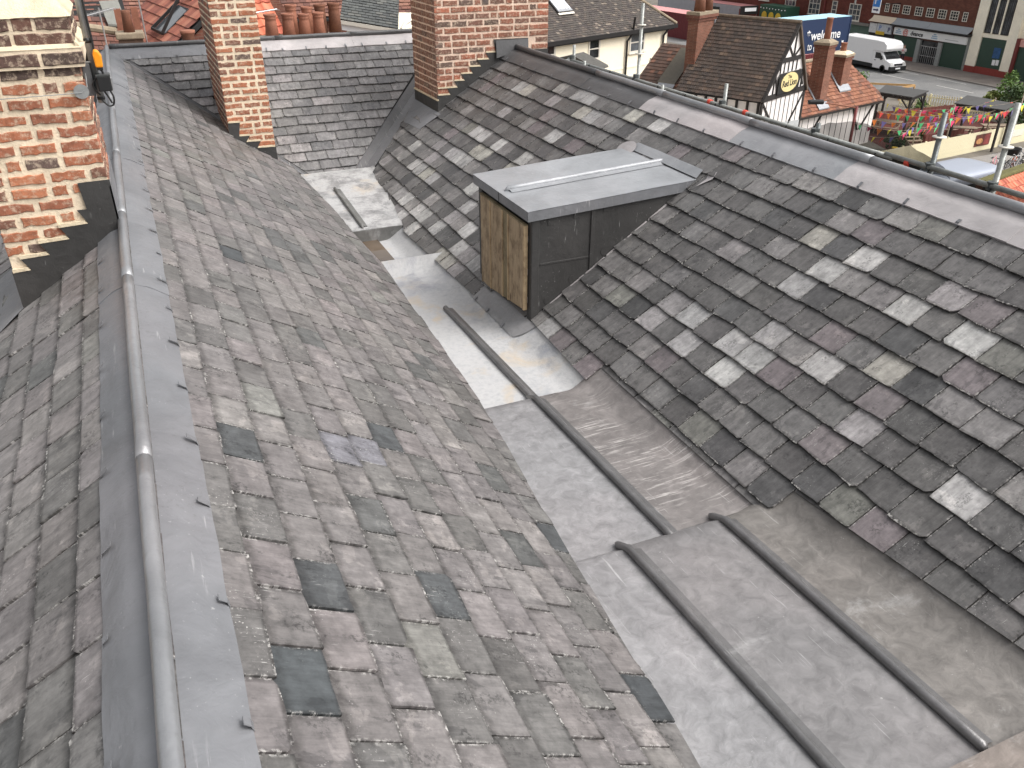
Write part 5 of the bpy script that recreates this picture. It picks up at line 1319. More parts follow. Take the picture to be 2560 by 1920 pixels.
M['red_paint'] = plain('dark_red_paint', lin(108, 40, 44), .55, var=.1, sc=1); M['pink_top'] = plain('faded_pink_roof', lin(214, 150, 148), .7, var=.08)
wc = box_container('welcome_container', 'navy container with pale blue roof and white welcome lettering', WC, 12.2, 2.2, 2.4, 5.0, M['navy'], M['sky_paint'], ribs=False)
box_container('base_container', 'dark red container underneath the navy welcome container', WC, 12.2, 2.2, 0.0, 2.38, M['red_paint'], M['pink_top'])
lettering('lettering', 'welcome', 1.0, WC - wd2 * 2.85 + wn2 * 0.04 + UP * 3.72, wd2, M['wpaint'], wc, 0.006, bold=.012, xs=0.98)
lettering('lettering', '*', 0.9, WC - wd2 * 4.95 + wn2 * 0.04 + UP * 3.75, wd2, M['wpaint'], wc, 0.006, bold=.03)
lettering('lettering', 'to (new) york', 0.85, WC - wd2 * 3.15 + wn2 * 0.04 + UP * 2.92, wd2, M['wpaint'], wc, 0.006, xs=0.72)
mb = MB(); mb.prism([WC - wd2 * 0.75 + wn2 * 0.03 + UP * 3.15, WC - wd2 * 0.5 + wn2 * 0.03 + UP * 3.15, WC - wd2 * 0.52 + wn2 * 0.03 + UP * 2.98, WC - wd2 * 0.62 + wn2 * 0.03 + UP * 2.88, WC - wd2 * 0.73 + wn2 * 0.03 + UP * 2.98], wn2 * 0.01); fixn(mb.build('shield_mark', M['wpaint'], wc))
mb = MB(); mb.bar(WC - wd2 * 0.78 + wn2 * 0.035 + UP * 2.66, WC - wd2 * 0.5 + wn2 * 0.035 + UP * 2.70, 0.08, 0.01, wn2); mb.build('wave_mark', M['wpaint'], wc)
# ------------------------------------------------------------------ container yard further back
M['grey_rib'] = plain('grey_container', lin(168, 168, 172), .6, var=.08, sc=2); M['green_paint'] = plain('bottle_green', lin(40, 78, 62), .6, var=.08); M['peach'] = plain('peach_roof', lin(232, 176, 128), .7); M['yellow'] = plain('yellow_disc', lin(214, 180, 60), .6)
wd2 = Vector((0.08, -1, 0)).normalized(); wn2 = Vector((-1, -0.08, 0)).normalized()
rc = box_container('red_container', 'dark red shipping container with faded pink roof in the container yard', Vector((57.9, 81.6, 0)), 13, 2.8, 0, 2.62, M['red_paint'], M['pink_top'])
gc = box_container('grey_container', 'pale grey ribbed container with black windows and pink roof', Vector((66.3, 85.0, 0)), 16, 2.2, 0.3, 3.0, M['grey_rib'], M['pink_top'])
for k in (5.2, 7.0):
    p = Vector((66.3, 85.0, 0)) - wd2 * k; mb = MB(); mb.prism([p + wn2 * 0.04 + UP * 1.6, p + wd2 * 1.2 + wn2 * 0.04 + UP * 1.6, p + wd2 * 1.2 + wn2 * 0.04 + UP * 2.6, p + wn2 * 0.04 + UP * 2.6], wn2 * 0.03); fixn(mb.build('window', M['glass_dark'], gc))
pcn = box_container('peach_container', 'low container with a peach coloured roof behind the pub ridge', Vector((62.0, 80.6, 0)), 7, 2.0, 0, 2.2, M['red_paint'], M['peach'])
kc = thing('food_kiosk', 'dark kiosk with a black awning and white sign strip', 'kiosk', (63.0, 80.5, 0))
mb = MB(); mb.b2((62.2, 79.9, 0), (64.2, 80.4, 3.3)); mb.build('body', M['maroon'], kc)
mb = MB(); mb.b2((61.9, 79.7, 2.75), (64.2, 79.85, 3.6)); mb.build('awning', M['pipe'], kc)
mb = MB(); mb.b2((62.4, 79.64, 3.05), (63.9, 79.69, 3.4)); mb.build('sign_strip', M['wpaint'], kc)
gk = thing('green_kiosk', 'bottle green kiosk with round yellow panels and bulb lights', 'kiosk', (66.0, 78.6, 0))
mb = MB(); mb.b2((65.4, 76.6, 0), (67.2, 80.9, 3.6)); mb.build('body', M['green_paint'], gk)
for k in range(3):
    mb = MB(); mb.lathe([(0.42, -0.03), (0.42, 0.0), (0.3, 0.02)], (65.36, 80.0 - k * 1.15, 2.55), 18, axis='X'); mb.build('yellow_disc', M['yellow'], gk)
for k in range(9):
    mb = MB(); mb.lathe([(0.05, -0.05), (0.06, 0), (0.02, 0.05)], (65.34, 80.7 - k * 0.5, 3.3 - 0.04 * (k % 2)), 8, axis='X'); mb.build('bulb', M['wpaint'], gk)
gb_ = thing('grey_planter', 'grey metal planter with a green shrub beside the red container', 'planter', (41.5, 60.5, 0))
mb = MB(); mb.b2((40.0, 59.0, 0), (43.0, 61.0, 2.6)); bevel(mb.build('box', plain('slate_grey', lin(104, 112, 122), .6), gb_), 0.04)

# ------------------------------------------------------------------ luton van
va = thing('box_van', 'white luton box van driving along the road past the shop', 'van', (62.3, 60.5, 0))
M['van_white'] = plain('white_vehicle_paint', lin(240, 240, 240), 0.3, var=.02); M['van_black'] = plain('black_bumper', lin(30, 31, 33), 0.5)
X0, X1 = 61.35, 63.25
mb = MB(); prof = [(63.9, 0.62), (59.55, 0.62), (59.55, 1.72), (58.25, 1.72), (58.05, 1.95), (58.12, 2.3), (58.45, 2.52), (59.2, 2.58), (63.9, 2.58)]
mb.prism([(X0 - 0.04, y, z) for y, z in prof], (X1 - X0 + 0.08, 0, 0)); bevel(fixn(mb.build('box_body', M['van_white'], va)), 0.05)
mb = MB(); prof = [(59.7, 0.3), (57.35, 0.3), (57.28, 0.62), (57.42, 0.9), (58.0, 1.10), (58.62, 1.72), (59.7, 1.74)]
mb.prism([(X0 + 0.04, y, z) for y, z in prof], (X1 - X0 - 0.08, 0, 0)); bevel(fixn(mb.build('cab', M['van_white'], va)), 0.05)
mb = MB(); mb.prism([(X0 + 0.14, 57.98, 1.135), (X1 - 0.14, 57.98, 1.135), (X1 - 0.2, 58.52, 1.67), (X0 + 0.2, 58.52, 1.67)], (0, -0.02, 0.02)); fixn(mb.build('windscreen', M['glass_dark'], va))
mb = MB(); mb.prism([(X0 + 0.03, 58.3, 1.12), (X0 + 0.03, 59.25, 1.12), (X0 + 0.03, 59.25, 1.6), (X0 + 0.03, 58.72, 1.6)], (0.02, 0, 0)); fixn(mb.build('side_window', M['glass_dark'], va))
dr = MB(); dr.b2((X0 + 0.025, 58.2, 0.45), (X0 + 0.045, 59.35, 1.1)); dro = dr.build('door', M['van_white'], va)
q = MB(); q.b2((X0 + 0.005, 59.1, 0.93), (X0 + 0.025, 59.28, 0.98)); o = bpy.data.objects.new('handle', q.mesh('handle', M['van_black'])); COL.objects.link(o); o.parent = dro
mb = MB(); mb.b2((X0 + 0.02, 57.22, 0.22), (X1 - 0.02, 57.5, 0.62)); bevel(mb.build('bumper', M['van_black'], va), 0.06)
mb = MB(); mb.b2((X0 + 0.6, 57.205, 0.38), (X1 - 0.75, 57.222, 0.50)); mb.build('number_plate', M['wpaint'], va)
mb = MB(); mb.b2((X0 + 0.5, 57.27, 0.66), (X1 - 0.5, 57.34, 0.82)); mb.build('grille', M['van_black'], va)
for x in (X0 + 0.08, X1 - 0.42):
    mb = MB(); mb.prism([(x, 57.27, 0.68), (x + 0.34, 57.27, 0.68), (x + 0.34, 57.42, 0.9), (x, 57.42, 0.9)], (0, 0.05, 0)); fixn(mb.build('headlight', M['chrome'], va))
for x in (X0 - 0.12, X1 + 0.02):
    mb = MB(); mb.b2((x, 58.35, 1.05), (x + 0.1, 58.48, 1.38)); bevel(mb.build('mirror', M['van_black'], va), 0.02)
mb = MB(); mb.b2((X0 + 0.03, 59.4, 0.32), (X1 - 0.03, 63.7, 0.6)); mb.build('chassis', M['van_black'], va)
for y in (58.2, 62.3):
    for x in (X0 + 0.02, X1 - 0.24):
        mb = MB(); mb.lathe([(0.2, 0.0), (0.31, 0.0), (0.33, 0.04), (0.33, 0.18), (0.31, 0.22), (0.2, 0.22)], (x, y, 0.335), 20, axis='X'); wt = mb.build('wheel', plain('tyre', lin(34, 34, 34), .85) if 'tyre' not in bpy.data.materials else bpy.data.materials['tyre'], va, True)
        q = MB(); q.lathe([(0.2, 0.0), (0.2, 0.02), (0.06, 0.035)], (x + (0.0 if x < 62 else 0.2), y, 0.335), 16, axis='X'); o = bpy.data.objects.new('rim', q.mesh('rim', M['chrome'])); COL.objects.link(o); o.parent = wt

# ------------------------------------------------------------------ person on the pavement
def person(loc, rz, label):
    r = thing('person', label, 'person', loc, rz)
    J = {'pel': (0, 0, .82), 'waist': (0, 0, .98), 'chest': (0, .01, 1.16), 'neck': (0, 0, 1.3), 'head0': (0, -.01, 1.38), 'head': (0, -.015, 1.47), 'headt': (0, -.01, 1.54),
         'shl': (.16, 0, 1.25), 'ell': (.22, -.08, 1.03), 'wrl': (.10, -.24, 1.12), 'hal': (.05, -.29, 1.16), 'shr': (-.16, 0, 1.25), 'elr': (-.22, -.06, 1.02), 'wrr': (-.14, -.22, 1.05), 'har': (-.10, -.28, 1.08),
         'hil': (.09, 0, .78), 'knl': (.10, -.05, .45), 'anl': (.10, .02, .09), 'tol': (.11, -.13, .03), 'hir': (-.09, 0, .78), 'knr': (-.10, .03, .45), 'anr': (-.10, .1, .09), 'tor': (-.11, -.05, .03)}
    Ed = [('pel', 'waist'), ('waist', 'chest'), ('chest', 'neck'), ('neck', 'head0'), ('head0', 'head'), ('head', 'headt'), ('chest', 'shl'), ('shl', 'ell'), ('ell', 'wrl'), ('wrl', 'hal'), ('chest', 'shr'), ('shr', 'elr'), ('elr', 'wrr'), ('wrr', 'har'), ('pel', 'hil'), ('hil', 'knl'), ('knl', 'anl'), ('anl', 'tol'), ('pel', 'hir'), ('hir', 'knr'), ('knr', 'anr'), ('anr', 'tor')]
    Rd = dict(pel=.135, waist=.125, chest=.15, neck=.055, head0=.075, head=.095, headt=.07, shl=.07, shr=.07, ell=.048, elr=.048, wrl=.034, wrr=.034, hal=.038, har=.038, hil=.1, hir=.1, knl=.062, knr=.062, anl=.042, anr=.042, tol=.038, tor=.038)
    ks = list(J); me = bpy.data.meshes.new('body'); me.from_pydata([J[k] for k in ks], [(ks.index(a), ks.index(b)) for a, b in Ed], [])
    o = bpy.data.objects.new('body', me); COL.objects.link(o); o.parent = r
    t = NT('person_clothes'); sx = t.n('ShaderNodeSeparateXYZ'); t.l(t.n('ShaderNodeTexCoord').outputs['Object'], sx.inputs[0])
    c = t.ramp(sx.outputs[2], (0.0, lin(40, 38, 40)), (0.06, lin(44, 46, 56)), (0.86, lin(214, 206, 204)), (1.0, lin(214, 206, 204)), interp='CONSTANT')
    hd = t.math('GREATER_THAN', sx.outputs[2], 1.31); c = t.mix(hd, c, lin(206, 164, 142)); me.materials.append(t.set(c, 0.8))
    m_ = o.modifiers.new('skin', 'SKIN'); 
    for i, k in enumerate(ks):
        me.skin_vertices[0].data[i].radius = (Rd[k], Rd[k]); me.skin_vertices[0].data[i].use_root = (k == 'pel')
    s_ = o.modifiers.new('sub', 'SUBSURF'); s_.levels = 2; s_.render_levels = 2
    q = MB(); q.lathe([(0.02, 0.12), (0.085, 0.09), (0.105, 0.03), (0.10, -0.04), (0.085, -0.10)], (0, 0.02, 1.49), 12); ho = q.build('hair', plain('grey_hair', lin(120, 104, 92), .8), r, True, world=False)
    q = MB(); q.box((0.0, -0.29, 1.17), (0.2, 0.12, 0.16)); bevel(q.build('parcel', plain('pink_parcel', lin(214, 160, 160), .7), r, world=False), 0.03)
    return r
person((66.5, 60.9, 0.11), radians(-60), 'person in a white top holding a pink parcel on the pavement')

# ------------------------------------------------------------------ beer garden: pergolas, fences, tables, steps
M['pergola'] = plain('black_stain', lin(44, 40, 38), .7, var=.2); M['felt'] = plain('roofing_felt', lin(72, 71, 70), .9, var=.12, sc=3)
M['picket'] = plain('cream_picket', lin(232, 222, 188), .8, var=.06); M['redwood'] = plain('red_brown_timber', lin(110, 62, 54), .8, var=.15); M['pine'] = plain('pine_rail', lin(184, 146, 96), .8, var=.15)
M['table'] = plain('weathered_table', lin(140, 124, 106), .9, var=.2)
def pergola(pts, label, gap):
    """pts: four roof corners"""
    P = [Vector(p) for p in pts]; c = sum(P, Vector()) / 4
    o = thing('pergola', label, 'pergola', (c.x, c.y, 0), 0, 'pergolas in the beer garden')
    m_ = MB(); m_.prism(P, UP * 0.06); fixn(m_.build('roof', M['felt'], o))
    for i in range(4):
        a = P[i].lerp(c, 0.10) - UP * 0.12; b = P[(i + 1) % 4].lerp(c, 0.10) - UP * 0.12
        m_ = MB(); m_.bar(a, b, 0.09, 0.16); m_.build('beam', M['pergola'], o)
        m_ = MB(); m_.bar(Vector((a.x, a.y, 0)), a, 0.11, 0.11); m_.build('post', M['pergola'], o)
        for q in (P[(i + 1) % 4], P[(i - 1) % 4]):
            d = (q - P[i]).normalized(); m_ = MB(); m_.bar(a - UP * 0.65, a + d * 0.6 - UP * 0.05, 0.07, 0.07); m_.build('brace', M['pergola'], o)
    n = 9
    for k in range(n):
        a = P[0].lerp(P[1], (k + 0.5) / n) - UP * 0.04; b = P[3].lerp(P[2], (k + 0.5) / n) - UP * 0.04
        m_ = MB(); m_.bar(a, b, 0.05, 0.09); m_.build('rafter', M['pergola'], o)
    return o
pergola([(43.7, 41.4, 2.4), (44.3, 39.1, 2.4), (46.5, 39.9, 2.5), (45.6, 42.6, 2.5)], 'black pergola with felt roof standing beside the orange tiled wing', 0)
pergola([(45.2, 36.75, 2.4), (46.25, 34.1, 2.4), (48.0, 34.75, 2.5), (47.5, 37.85, 2.5)], 'black pergola with felt roof beside the leafy bushes and picnic table', 0)
def board_fence(name, label, A_, B_, h, mat, gap, bw, th=0.025, z0=0.0, rails=True, picket=False, group=None):
    A_, B_ = Vector(A_), Vector(B_); L = (B_ - A_).length; d = (B_ - A_) / L; nn = Vector((-d.y, d.x, 0))
    o = thing(name, label, 'fence', (A_.x, A_.y, z0), 0, group); R = Matrix((d, nn, UP)).transposed()
    n = int(L / (bw + gap)); me = None
    for k in range(n):
        p = A_ + d * (k + 0.5) * L / n
        if me is None:
            q = MB(); q.box((0, 0, h / 2), (bw, th, h)); me = q.mesh('board', mat)
        b = bpy.data.objects.new('board', me); COL.objects.link(b); b.parent = o; b.matrix_parent_inverse = PM[o.name].inverted()
        mt = R.to_4x4(); mt.translation = Vector((p.x, p.y, z0)); b.matrix_basis = mt
    if rails:
        for z in (0.25, h * 0.8):
            q = MB(); q.bar(A_ + nn * 0.04 + UP * (z0 + z), B_ + nn * 0.04 + UP * (z0 + z), 0.04, 0.08); q.build('rail', mat, o)
    k = 0
    while k <= L:
        p = A_ + d * k + nn * 0.09; q = MB(); q.box((p.x, p.y, z0 + h / 2), (0.09, 0.09, h + 0.05)); q.build('post', mat, o); k += max(2.0, L / 8)
    return o
board_fence('picket_fence', 'cream picket fence between the beer garden and the road', (51.6, 46.6, 0), (55.0, 40.4, 0), 1.05, M['picket'], 0.09, 0.075)
board_fence('boarded_fence', 'long cream boarded fence with posters along the side lane', (36.6, 33.6, 0), (52.6, 35.6, 0), 1.15, M['picket'], 0.006, 0.115)
board_fence('deck_fence', 'red brown boarded screen at the back of the beer garden', (45.0, 42.3, 0), (53.0, 42.0, 0), 0.9, M['redwood'], 0.01, 0.3)
board_fence('deck_fence', 'low red brown boarded screen behind the picnic table', (43.4, 36.7, 0), (47.0, 37.0, 0), 0.75, M['redwood'], 0.01, 0.3)
for nm, lb, a, b, z0, z1, mt in [('poster', 'dark red food poster on the cream boarded fence', 45.15, 46.6, 0.30, 1.0, plain('food_poster', lin(98, 52, 44), .5, var=.9, sc=3)), ('poster', 'pale banner with orange square on the cream boarded fence', 48.2, 50.0, 0.45, 0.85, plain('pale_banner', lin(226, 222, 206), .6, var=.05)), ('poster', 'white notice at the end of the cream boarded fence', 51.2, 52.4, 0.4, 0.95, plain('white_notice', lin(216, 218, 214), .6, var=.15, sc=5))]:
    d = Vector((16, 2, 0)).normalized(); p0 = Vector((36.6, 33.6, 0)) + d * ((a - 36.6) / d.x) - Vector((-d.y, d.x, 0)) * 0.03; p1 = Vector((36.6, 33.6, 0)) + d * ((b - 36.6) / d.x) - Vector((-d.y, d.x, 0)) * 0.03
    t_ = thing(nm, lb, 'poster', (p0.x, p0.y, z0)); q = MB(); q.prism([p0 + UP * z0, p1 + UP * z0, p1 + UP * z1, p0 + UP * z1], Vector((-d.y, d.x, 0)) * -0.01); fixn(q.build('sheet', mt, t_))
    if 'orange' in lb: q = MB(); q.prism([p0 + d * 0.05 + UP * (z0 + 0.06) - Vector((-d.y, d.x, 0)) * 0.011, p0 + d * 0.4 + UP * (z0 + 0.06) - Vector((-d.y, d.x, 0)) * 0.011, p0 + d * 0.4 + UP * (z1 - 0.05) - Vector((-d.y, d.x, 0)) * 0.011, p0 + d * 0.05 + UP * (z1 - 0.05) - Vector((-d.y, d.x, 0)) * 0.011], Vector((-d.y, d.x, 0)) * -0.004); fixn(q.build('orange_square', plain('orange_print', lin(224, 160, 70), .6), t_))
    if 'food' in lb: q = MB(); q.prism([p0 + d * 0.85 + UP * (z0 + 0.05) - Vector((-d.y, d.x, 0)) * 0.011, p0 + d * 1.38 + UP * (z0 + 0.05) - Vector((-d.y, d.x, 0)) * 0.011, p0 + d * 1.38 + UP * (z1 - 0.08) - Vector((-d.y, d.x, 0)) * 0.011, p0 + d * 0.85 + UP * (z1 - 0.08) - Vector((-d.y, d.x, 0)) * 0.011], Vector((-d.y, d.x, 0)) * -0.004); fixn(q.build('red_panel', plain('red_print', lin(140, 62, 60), .5, var=.4, sc=6), t_)); q = MB(); c_ = p0 + d * 0.42 + UP * (z0 + 0.3) - Vector((-d.y, d.x, 0)) * 0.012; q.prism([c_ + d * 0.33 * cos(a * pi / 8) + UP * 0.17 * sin(a * pi / 8) for a in range(16)], Vector((-d.y, d.x, 0)) * -0.004); fixn(q.build('food_picture', plain('food_print', lin(206, 150, 100), .5, var=.5, sc=8), t_))
def picnic(loc, rz, label):
    o = thing('picnic_table', label, 'table', loc, rz, 'picnic tables in the beer garden')
    for k in range(5): q = MB(); q.box((0, -0.28 + k * 0.14, 0.74), (1.7, 0.13, 0.04)); q.build('top_plank', M['table'], o, world=False)
    for y in (-0.66, 0.66): q = MB(); q.box((0, y, 0.43), (1.7, 0.24, 0.04)); q.build('bench', M['table'], o, world=False)
    for x in (-0.6, 0.6):
        for s in (-1, 1): q = MB(); q.bar((x, s * 0.2, 0.72), (x, s * 0.62, 0.0), 0.05, 0.09); q.build('leg', M['table'], o, world=False)
        q = MB(); q.bar((x + .04, -0.75, 0.40), (x + .04, 0.75, 0.40), 0.04, 0.09); q.build('cross_rail', M['table'], o, world=False)
picnic((47.1, 37.3, 0.0), radians(-35), 'weathered picnic table beside the low red brown screen'); picnic((49.6, 36.9, 0), radians(-25), 'weathered picnic table beside the bushes')
picnic((44.3, 40.6, 0), radians(-60), 'picnic table under the pergola beside the tiled wing')
stp = thing('garden_steps', 'wooden steps with open treads leading up beside the cream fence', 'steps', (42.5, 36.4, 0))
for k in range(5): q = MB(); q.box((42.6 - 0.05 * k, 36.45 - k * 0.09 + 0.25 * k, 0.1 + k * 0.19), (1.1, 0.3, 0.05), Matrix.Rotation(radians(-15), 3, 'Z')); q.build('tread', M['table'], stp)
for s in (-0.5, 0.5): q = MB(); q.bar((42.6 + s, 36.3, 0.0), (42.35 + s, 37.3, 1.0), 0.05, 0.16); q.build('stringer', M['table'], stp)
rl = thing('timber_rail', 'pale timber handrail beside the road behind the pergola', 'railing', (52, 50, 0))
for a, b in (((51.2, 51.5, 0.9), (55.0, 48.6, 0.9)), ((53.2, 48.2, 0.9), (55.0, 48.6, 0.9)), ((53.2, 48.2, 0.45), (55.0, 48.6, 0.45))): q = MB(); q.bar(a, b, 0.06, 0.14); q.build('rail', M['pine'], rl)
for p in ((55, 48.6), (53.2, 48.2), (51.2, 51.5), (52.5, 50.5)): q = MB(); q.box((p[0], p[1], 0.45), (0.1, 0.1, 0.92)); q.build('post', M['pine'], rl)

# ------------------------------------------------------------------ bunting on its posts
M['postwood'] = plain('grey_post', lin(166, 152, 136), .9, var=.15)
FC = [plain('flag_' + n, lin(*c), .7, var=.05) for n, c in (('red', (232, 82, 78)), ('yellow', (236, 224, 74)), ('green', (96, 214, 140)), ('pink', (226, 66, 118)), ('violet', (112, 104, 160)), ('orange', (240, 138, 66)))]
posts = [(50.6, 36.35), (47.6, 35.95), (43.6, 35.4), (40.6, 35.1)]
for k, (x, y) in enumerate(posts):
    o = thing('bunting_post', ['thin wooden bunting post at the far end of the cream fence', 'thin wooden bunting post behind the pale banner on the fence', 'thin wooden bunting post behind the food poster on the fence', 'thin wooden bunting post beside the garden steps'][k], 'post', (x, y, 0))
    q = MB(); q.tube([(x, y, 0), (x + 0.03, y, 2.65)], 0.04, 7); q.build('pole', M['postwood'], o, True)
    q = MB(); q.tube([(x + .03, y, 2.65), (x + .03, y, 2.7)], 0.055, 7); q.build('cap', M['postwood'], o)
rndb = random.Random(77)
tri_me = []
for m_ in FC:
    q = MB(); q.add([(-0.125, 0, 0), (0.125, 0, 0), (0.0, 0.02, -0.33), (-0.125, 0.004, 0), (0.125, 0.004, 0), (0.0, 0.024, -0.33)], [(0, 1, 2), (5, 4, 3), (0, 3, 4, 1), (1, 4, 5, 2), (2, 5, 3, 0)]); tri_me.append(q.mesh('flag', m_))
def bunting(pts, label, step=0.30, sag=0.3):
    P = [Vector(p) for p in pts]
    o = thing('bunting', label, 'bunting', P[0], 0, 'strings of bunting over the beer garden')
    path = []
    for i in range(len(P) - 1):
        n = max(4, int((P[i + 1] - P[i]).length / 0.25))
        for k in range(n):
            t = k / n; q = P[i].lerp(P[i + 1], t); q.z -= sag * 4 * t * (1 - t) * min(1, (P[i + 1] - P[i]).length / 6); path.append(q)
    path.append(P[-1])
    q = MB(); q.tube(path, 0.008, 5); q.build('cord', M['postwood'], o)
    acc = 0.0
    for i in range(len(path) - 1):
        d = path[i + 1] - path[i]; L = d.length; acc += L
        if acc >= step:
            acc = 0; f = bpy.data.objects.new('flag', rndb.choice(tri_me)); COL.objects.link(f); f.parent = o; f.matrix_parent_inverse = PM[o.name].inverted()
            f.location = path[i]; f.rotation_euler = (rndb.uniform(-0.3, 0.5), rndb.uniform(-0.25, 0.25), atan2(d.y, d.x) + rndb.uniform(-0.5, 0.5)); s = rndb.uniform(0.85, 1.15); f.scale = (s, s, s)
for pts, lb in [
    ([(34.8, 34.0, 2.7), (37.8, 32.4, 2.45), (41.24, 33.03, 2.65), (44.9, 33.1, 2.65), (46.9, 33.6, 2.75), (49.0, 34.2, 2.8)], 'longest string of bunting, running over the cream fence'),
    ([(36.6, 34.8, 2.65), (38.3, 33.3, 2.6), (40.9, 33.2, 2.6), (43.0, 33.1, 2.65), (46.5, 33.4, 2.8)], 'string of bunting from the tiled wing corner, above the lawn'),
    ([(38.8, 36.6, 2.6), (40.2, 34.2, 2.6), (41.8, 33.4, 2.6), (44.5, 33.0, 2.7)], 'string of bunting crossing in front of the red yard wall'),
    ([(41.0, 38.1, 2.6), (40.8, 35.7, 2.55), (41.7, 33.8, 2.6), (44.0, 33.2, 2.7)], 'string of bunting tied to the eave end of the tiled wing'),
    ([(33.7, 31.8, 2.6), (35.5, 31.5, 2.55), (36.8, 32.2, 2.7), (39.5, 32.6, 2.65)], 'short lowest string of bunting near the scaffold netting'),
    ([(38.5, 36.1, 2.6), (41.5, 35.5, 2.55), (42.0, 34.2, 2.6), (44.5, 33.4, 2.7)], 'string of bunting passing over the garden steps'),
    ([(44.5, 33.1, 2.7), (46.8, 33.9, 2.72), (49.2, 34.9, 2.75), (50.6, 36.3, 2.7)], 'string of bunting reaching the end post of the cream fence'),
    ([(39.4, 35.6, 2.55), (41.2, 34.4, 2.5), (43.6, 35.4, 2.65), (47.6, 35.95, 2.65)], 'string of bunting tied between the thin wooden posts'),
    ([(40.9, 37.4, 2.5), (43.2, 36.0, 2.4), (45.6, 35.2, 2.6), (48.4, 35.0, 2.7)], 'string of bunting hanging in front of the far pergola')]: bunting(pts, lb)

# ------------------------------------------------------------------ shrubs
def leaf_mat(name, a, b):
    t = NT(name); oi = t.n('ShaderNodeTexCoord').outputs['Object']
    return t.set(t.mix(t.ramp(t.noise(oi, 3.0, 4), (0.35, 0.0), (0.65, 1.0)), a, b), 0.6, 0, 0.3)
M['leaf'] = leaf_mat('leaf_green', lin(64, 92, 44), lin(104, 130, 62)); M['leaf_d'] = leaf_mat('leaf_dark', lin(48, 68, 38), lin(76, 96, 50)); M['leaf_y'] = leaf_mat('leaf_pale', lin(150, 150, 96), lin(112, 126, 66)); M['bark'] = plain('bark', lin(84, 70, 56), .95)
def shrub(loc, R_, n, label, mat, seed, ls=0.16, name='shrub', clumps=9):
    rnd = random.Random(seed); o = thing(name, label, name, loc); b = Vector(loc)
    q = MB()
    for k in range(5):
        d = Vector((rnd.uniform(-1, 1) * R_[0] * .5, rnd.uniform(-1, 1) * R_[1] * .5, R_[2] * rnd.uniform(.9, 1.5))); q.tube([b, b + d * 0.5 + Vector((0, 0, .1)), b + d], [0.05, 0.035, 0.012], 6)
    q.build('stem', M['bark'], o)
    cl_ = [(b + Vector((rnd.gauss(0, .42) * R_[0], rnd.gauss(0, .42) * R_[1], R_[2] * rnd.uniform(.35, 1.6))), rnd.uniform(.3, .55)) for _ in range(clumps)]
    q = MB()
    for k in range(n):
        c, r = cl_[k % clumps]; v = Vector((rnd.gauss(0, 1), rnd.gauss(0, 1), rnd.gauss(0, .8))).normalized() * r * rnd.uniform(.6, 1.05) * min(R_)
        p = c + v; a = Vector((rnd.gauss(0, 1), rnd.gauss(0, 1), rnd.gauss(0, .7))).normalized(); u = a.cross(Vector((rnd.gauss(0, 1), rnd.gauss(0, 1), 1))).normalized(); s = ls * rnd.uniform(.6, 1.3)
        q.add([p - a * s * .5, p + u * s * .28, p + a * s * .6, p - u * s * .28], [(0, 1, 2, 3)])
    q.build('foliage', M[mat], o)
    return o
shrub((56.8, 40.4, 0), (2.0, 2.0, 1.5), 2600, 'large leafy green bush beside the far pergola', 'leaf', 1, .22, clumps=14)
shrub((52.6, 36.9, 0), (1.5, 1.2, 1.3), 1800, 'dark green bush at the end of the cream boarded fence', 'leaf_d', 2, .2, clumps=10)
shrub((54.2, 39.2, 0), (1.2, 1.0, 1.4), 1500, 'rounded green bush behind the far pergola', 'leaf_d', 3, .2)
shrub((55.0, 41.9, 0), (1.0, 1.0, 0.8), 700, 'pale spiky plant growing at the roadside edge', 'leaf_y', 4, .34, clumps=5)
shrub((43.1, 37.6, 0), (0.9, 0.8, 0.7), 700, 'dark bush growing under the wooden steps', 'leaf_d', 5, .16)
shrub((41.0, 36.4, 0), (0.9, 0.7, 0.6), 600, 'low bush on the lawn below the bunting', 'leaf_d', 6, .16)
shrub((51.4, 44.5, 0), (0.6, 0.5, 0.55), 450, 'small bush in front of the picket fence', 'leaf', 7, .15)
shrub((53.2, 52.6, 0), (0.8, 0.8, 0.9), 500, 'small green bush by the pale timber handrail', 'leaf', 8, .18)
shrub((42.9, 61.5, 1.2), (0.6, 0.6, 0.9), 350, 'bright green shrub growing in the grey planter', 'leaf', 9, .2)

# ------------------------------------------------------------------ silver people carrier in the lane
sv = thing('silver_minivan', 'silver minivan with a pink panel parked in the side lane', 'car', (35.0, 27.4, 0.12), radians(6))
def sv_body(s_, t_):
    x = -2.6 + 5.1 * s_; a = pi * t_; e = min(1, (1 - s_) / 0.22) ** 0.5 if s_ > 0.78 else 1.0
    wdt = 1.22 * (0.35 + 0.65 * e); zt = 1.98 - 0.42 * (1 - e) ** 1.2
    y = wdt * (abs(cos(a)) ** 0.42) * (1 if cos(a) > 0 else -1); z = 1.25 + (zt - 1.25) * (abs(sin(a)) ** 0.42)
    return Vector((x, y, z))
q = MB(); q.grid(sv_body, 26, 24); q.build('roof', plain('silver_paint', lin(158, 164, 176), .35, .2, .03), sv, True, world=False)
q = MB(); q.b2((-2.6, -1.2, 0.35), (1.75, 1.2, 1.27)); bevel(q.build('lower_body', plain('navy_car_paint', lin(38, 42, 58), .35), sv, world=False), .08)
q = MB(); q.grid(lambda s_, t_: Vector((1.0 + 1.25 * s_, -1.235 + 0.45 * s_ ** 2.2, 1.05 + 0.5 * t_ + 0.1 * s_)), 8, 3); q.build('pink_panel', plain('pink_vinyl', lin(234, 110, 180), .4), sv, True, world=False)
q = MB(); q.b2((-2.2, -1.23, 1.0), (0.9, 1.23, 1.45)); q.build('side_windows', M['glass_dark'], sv, world=False)
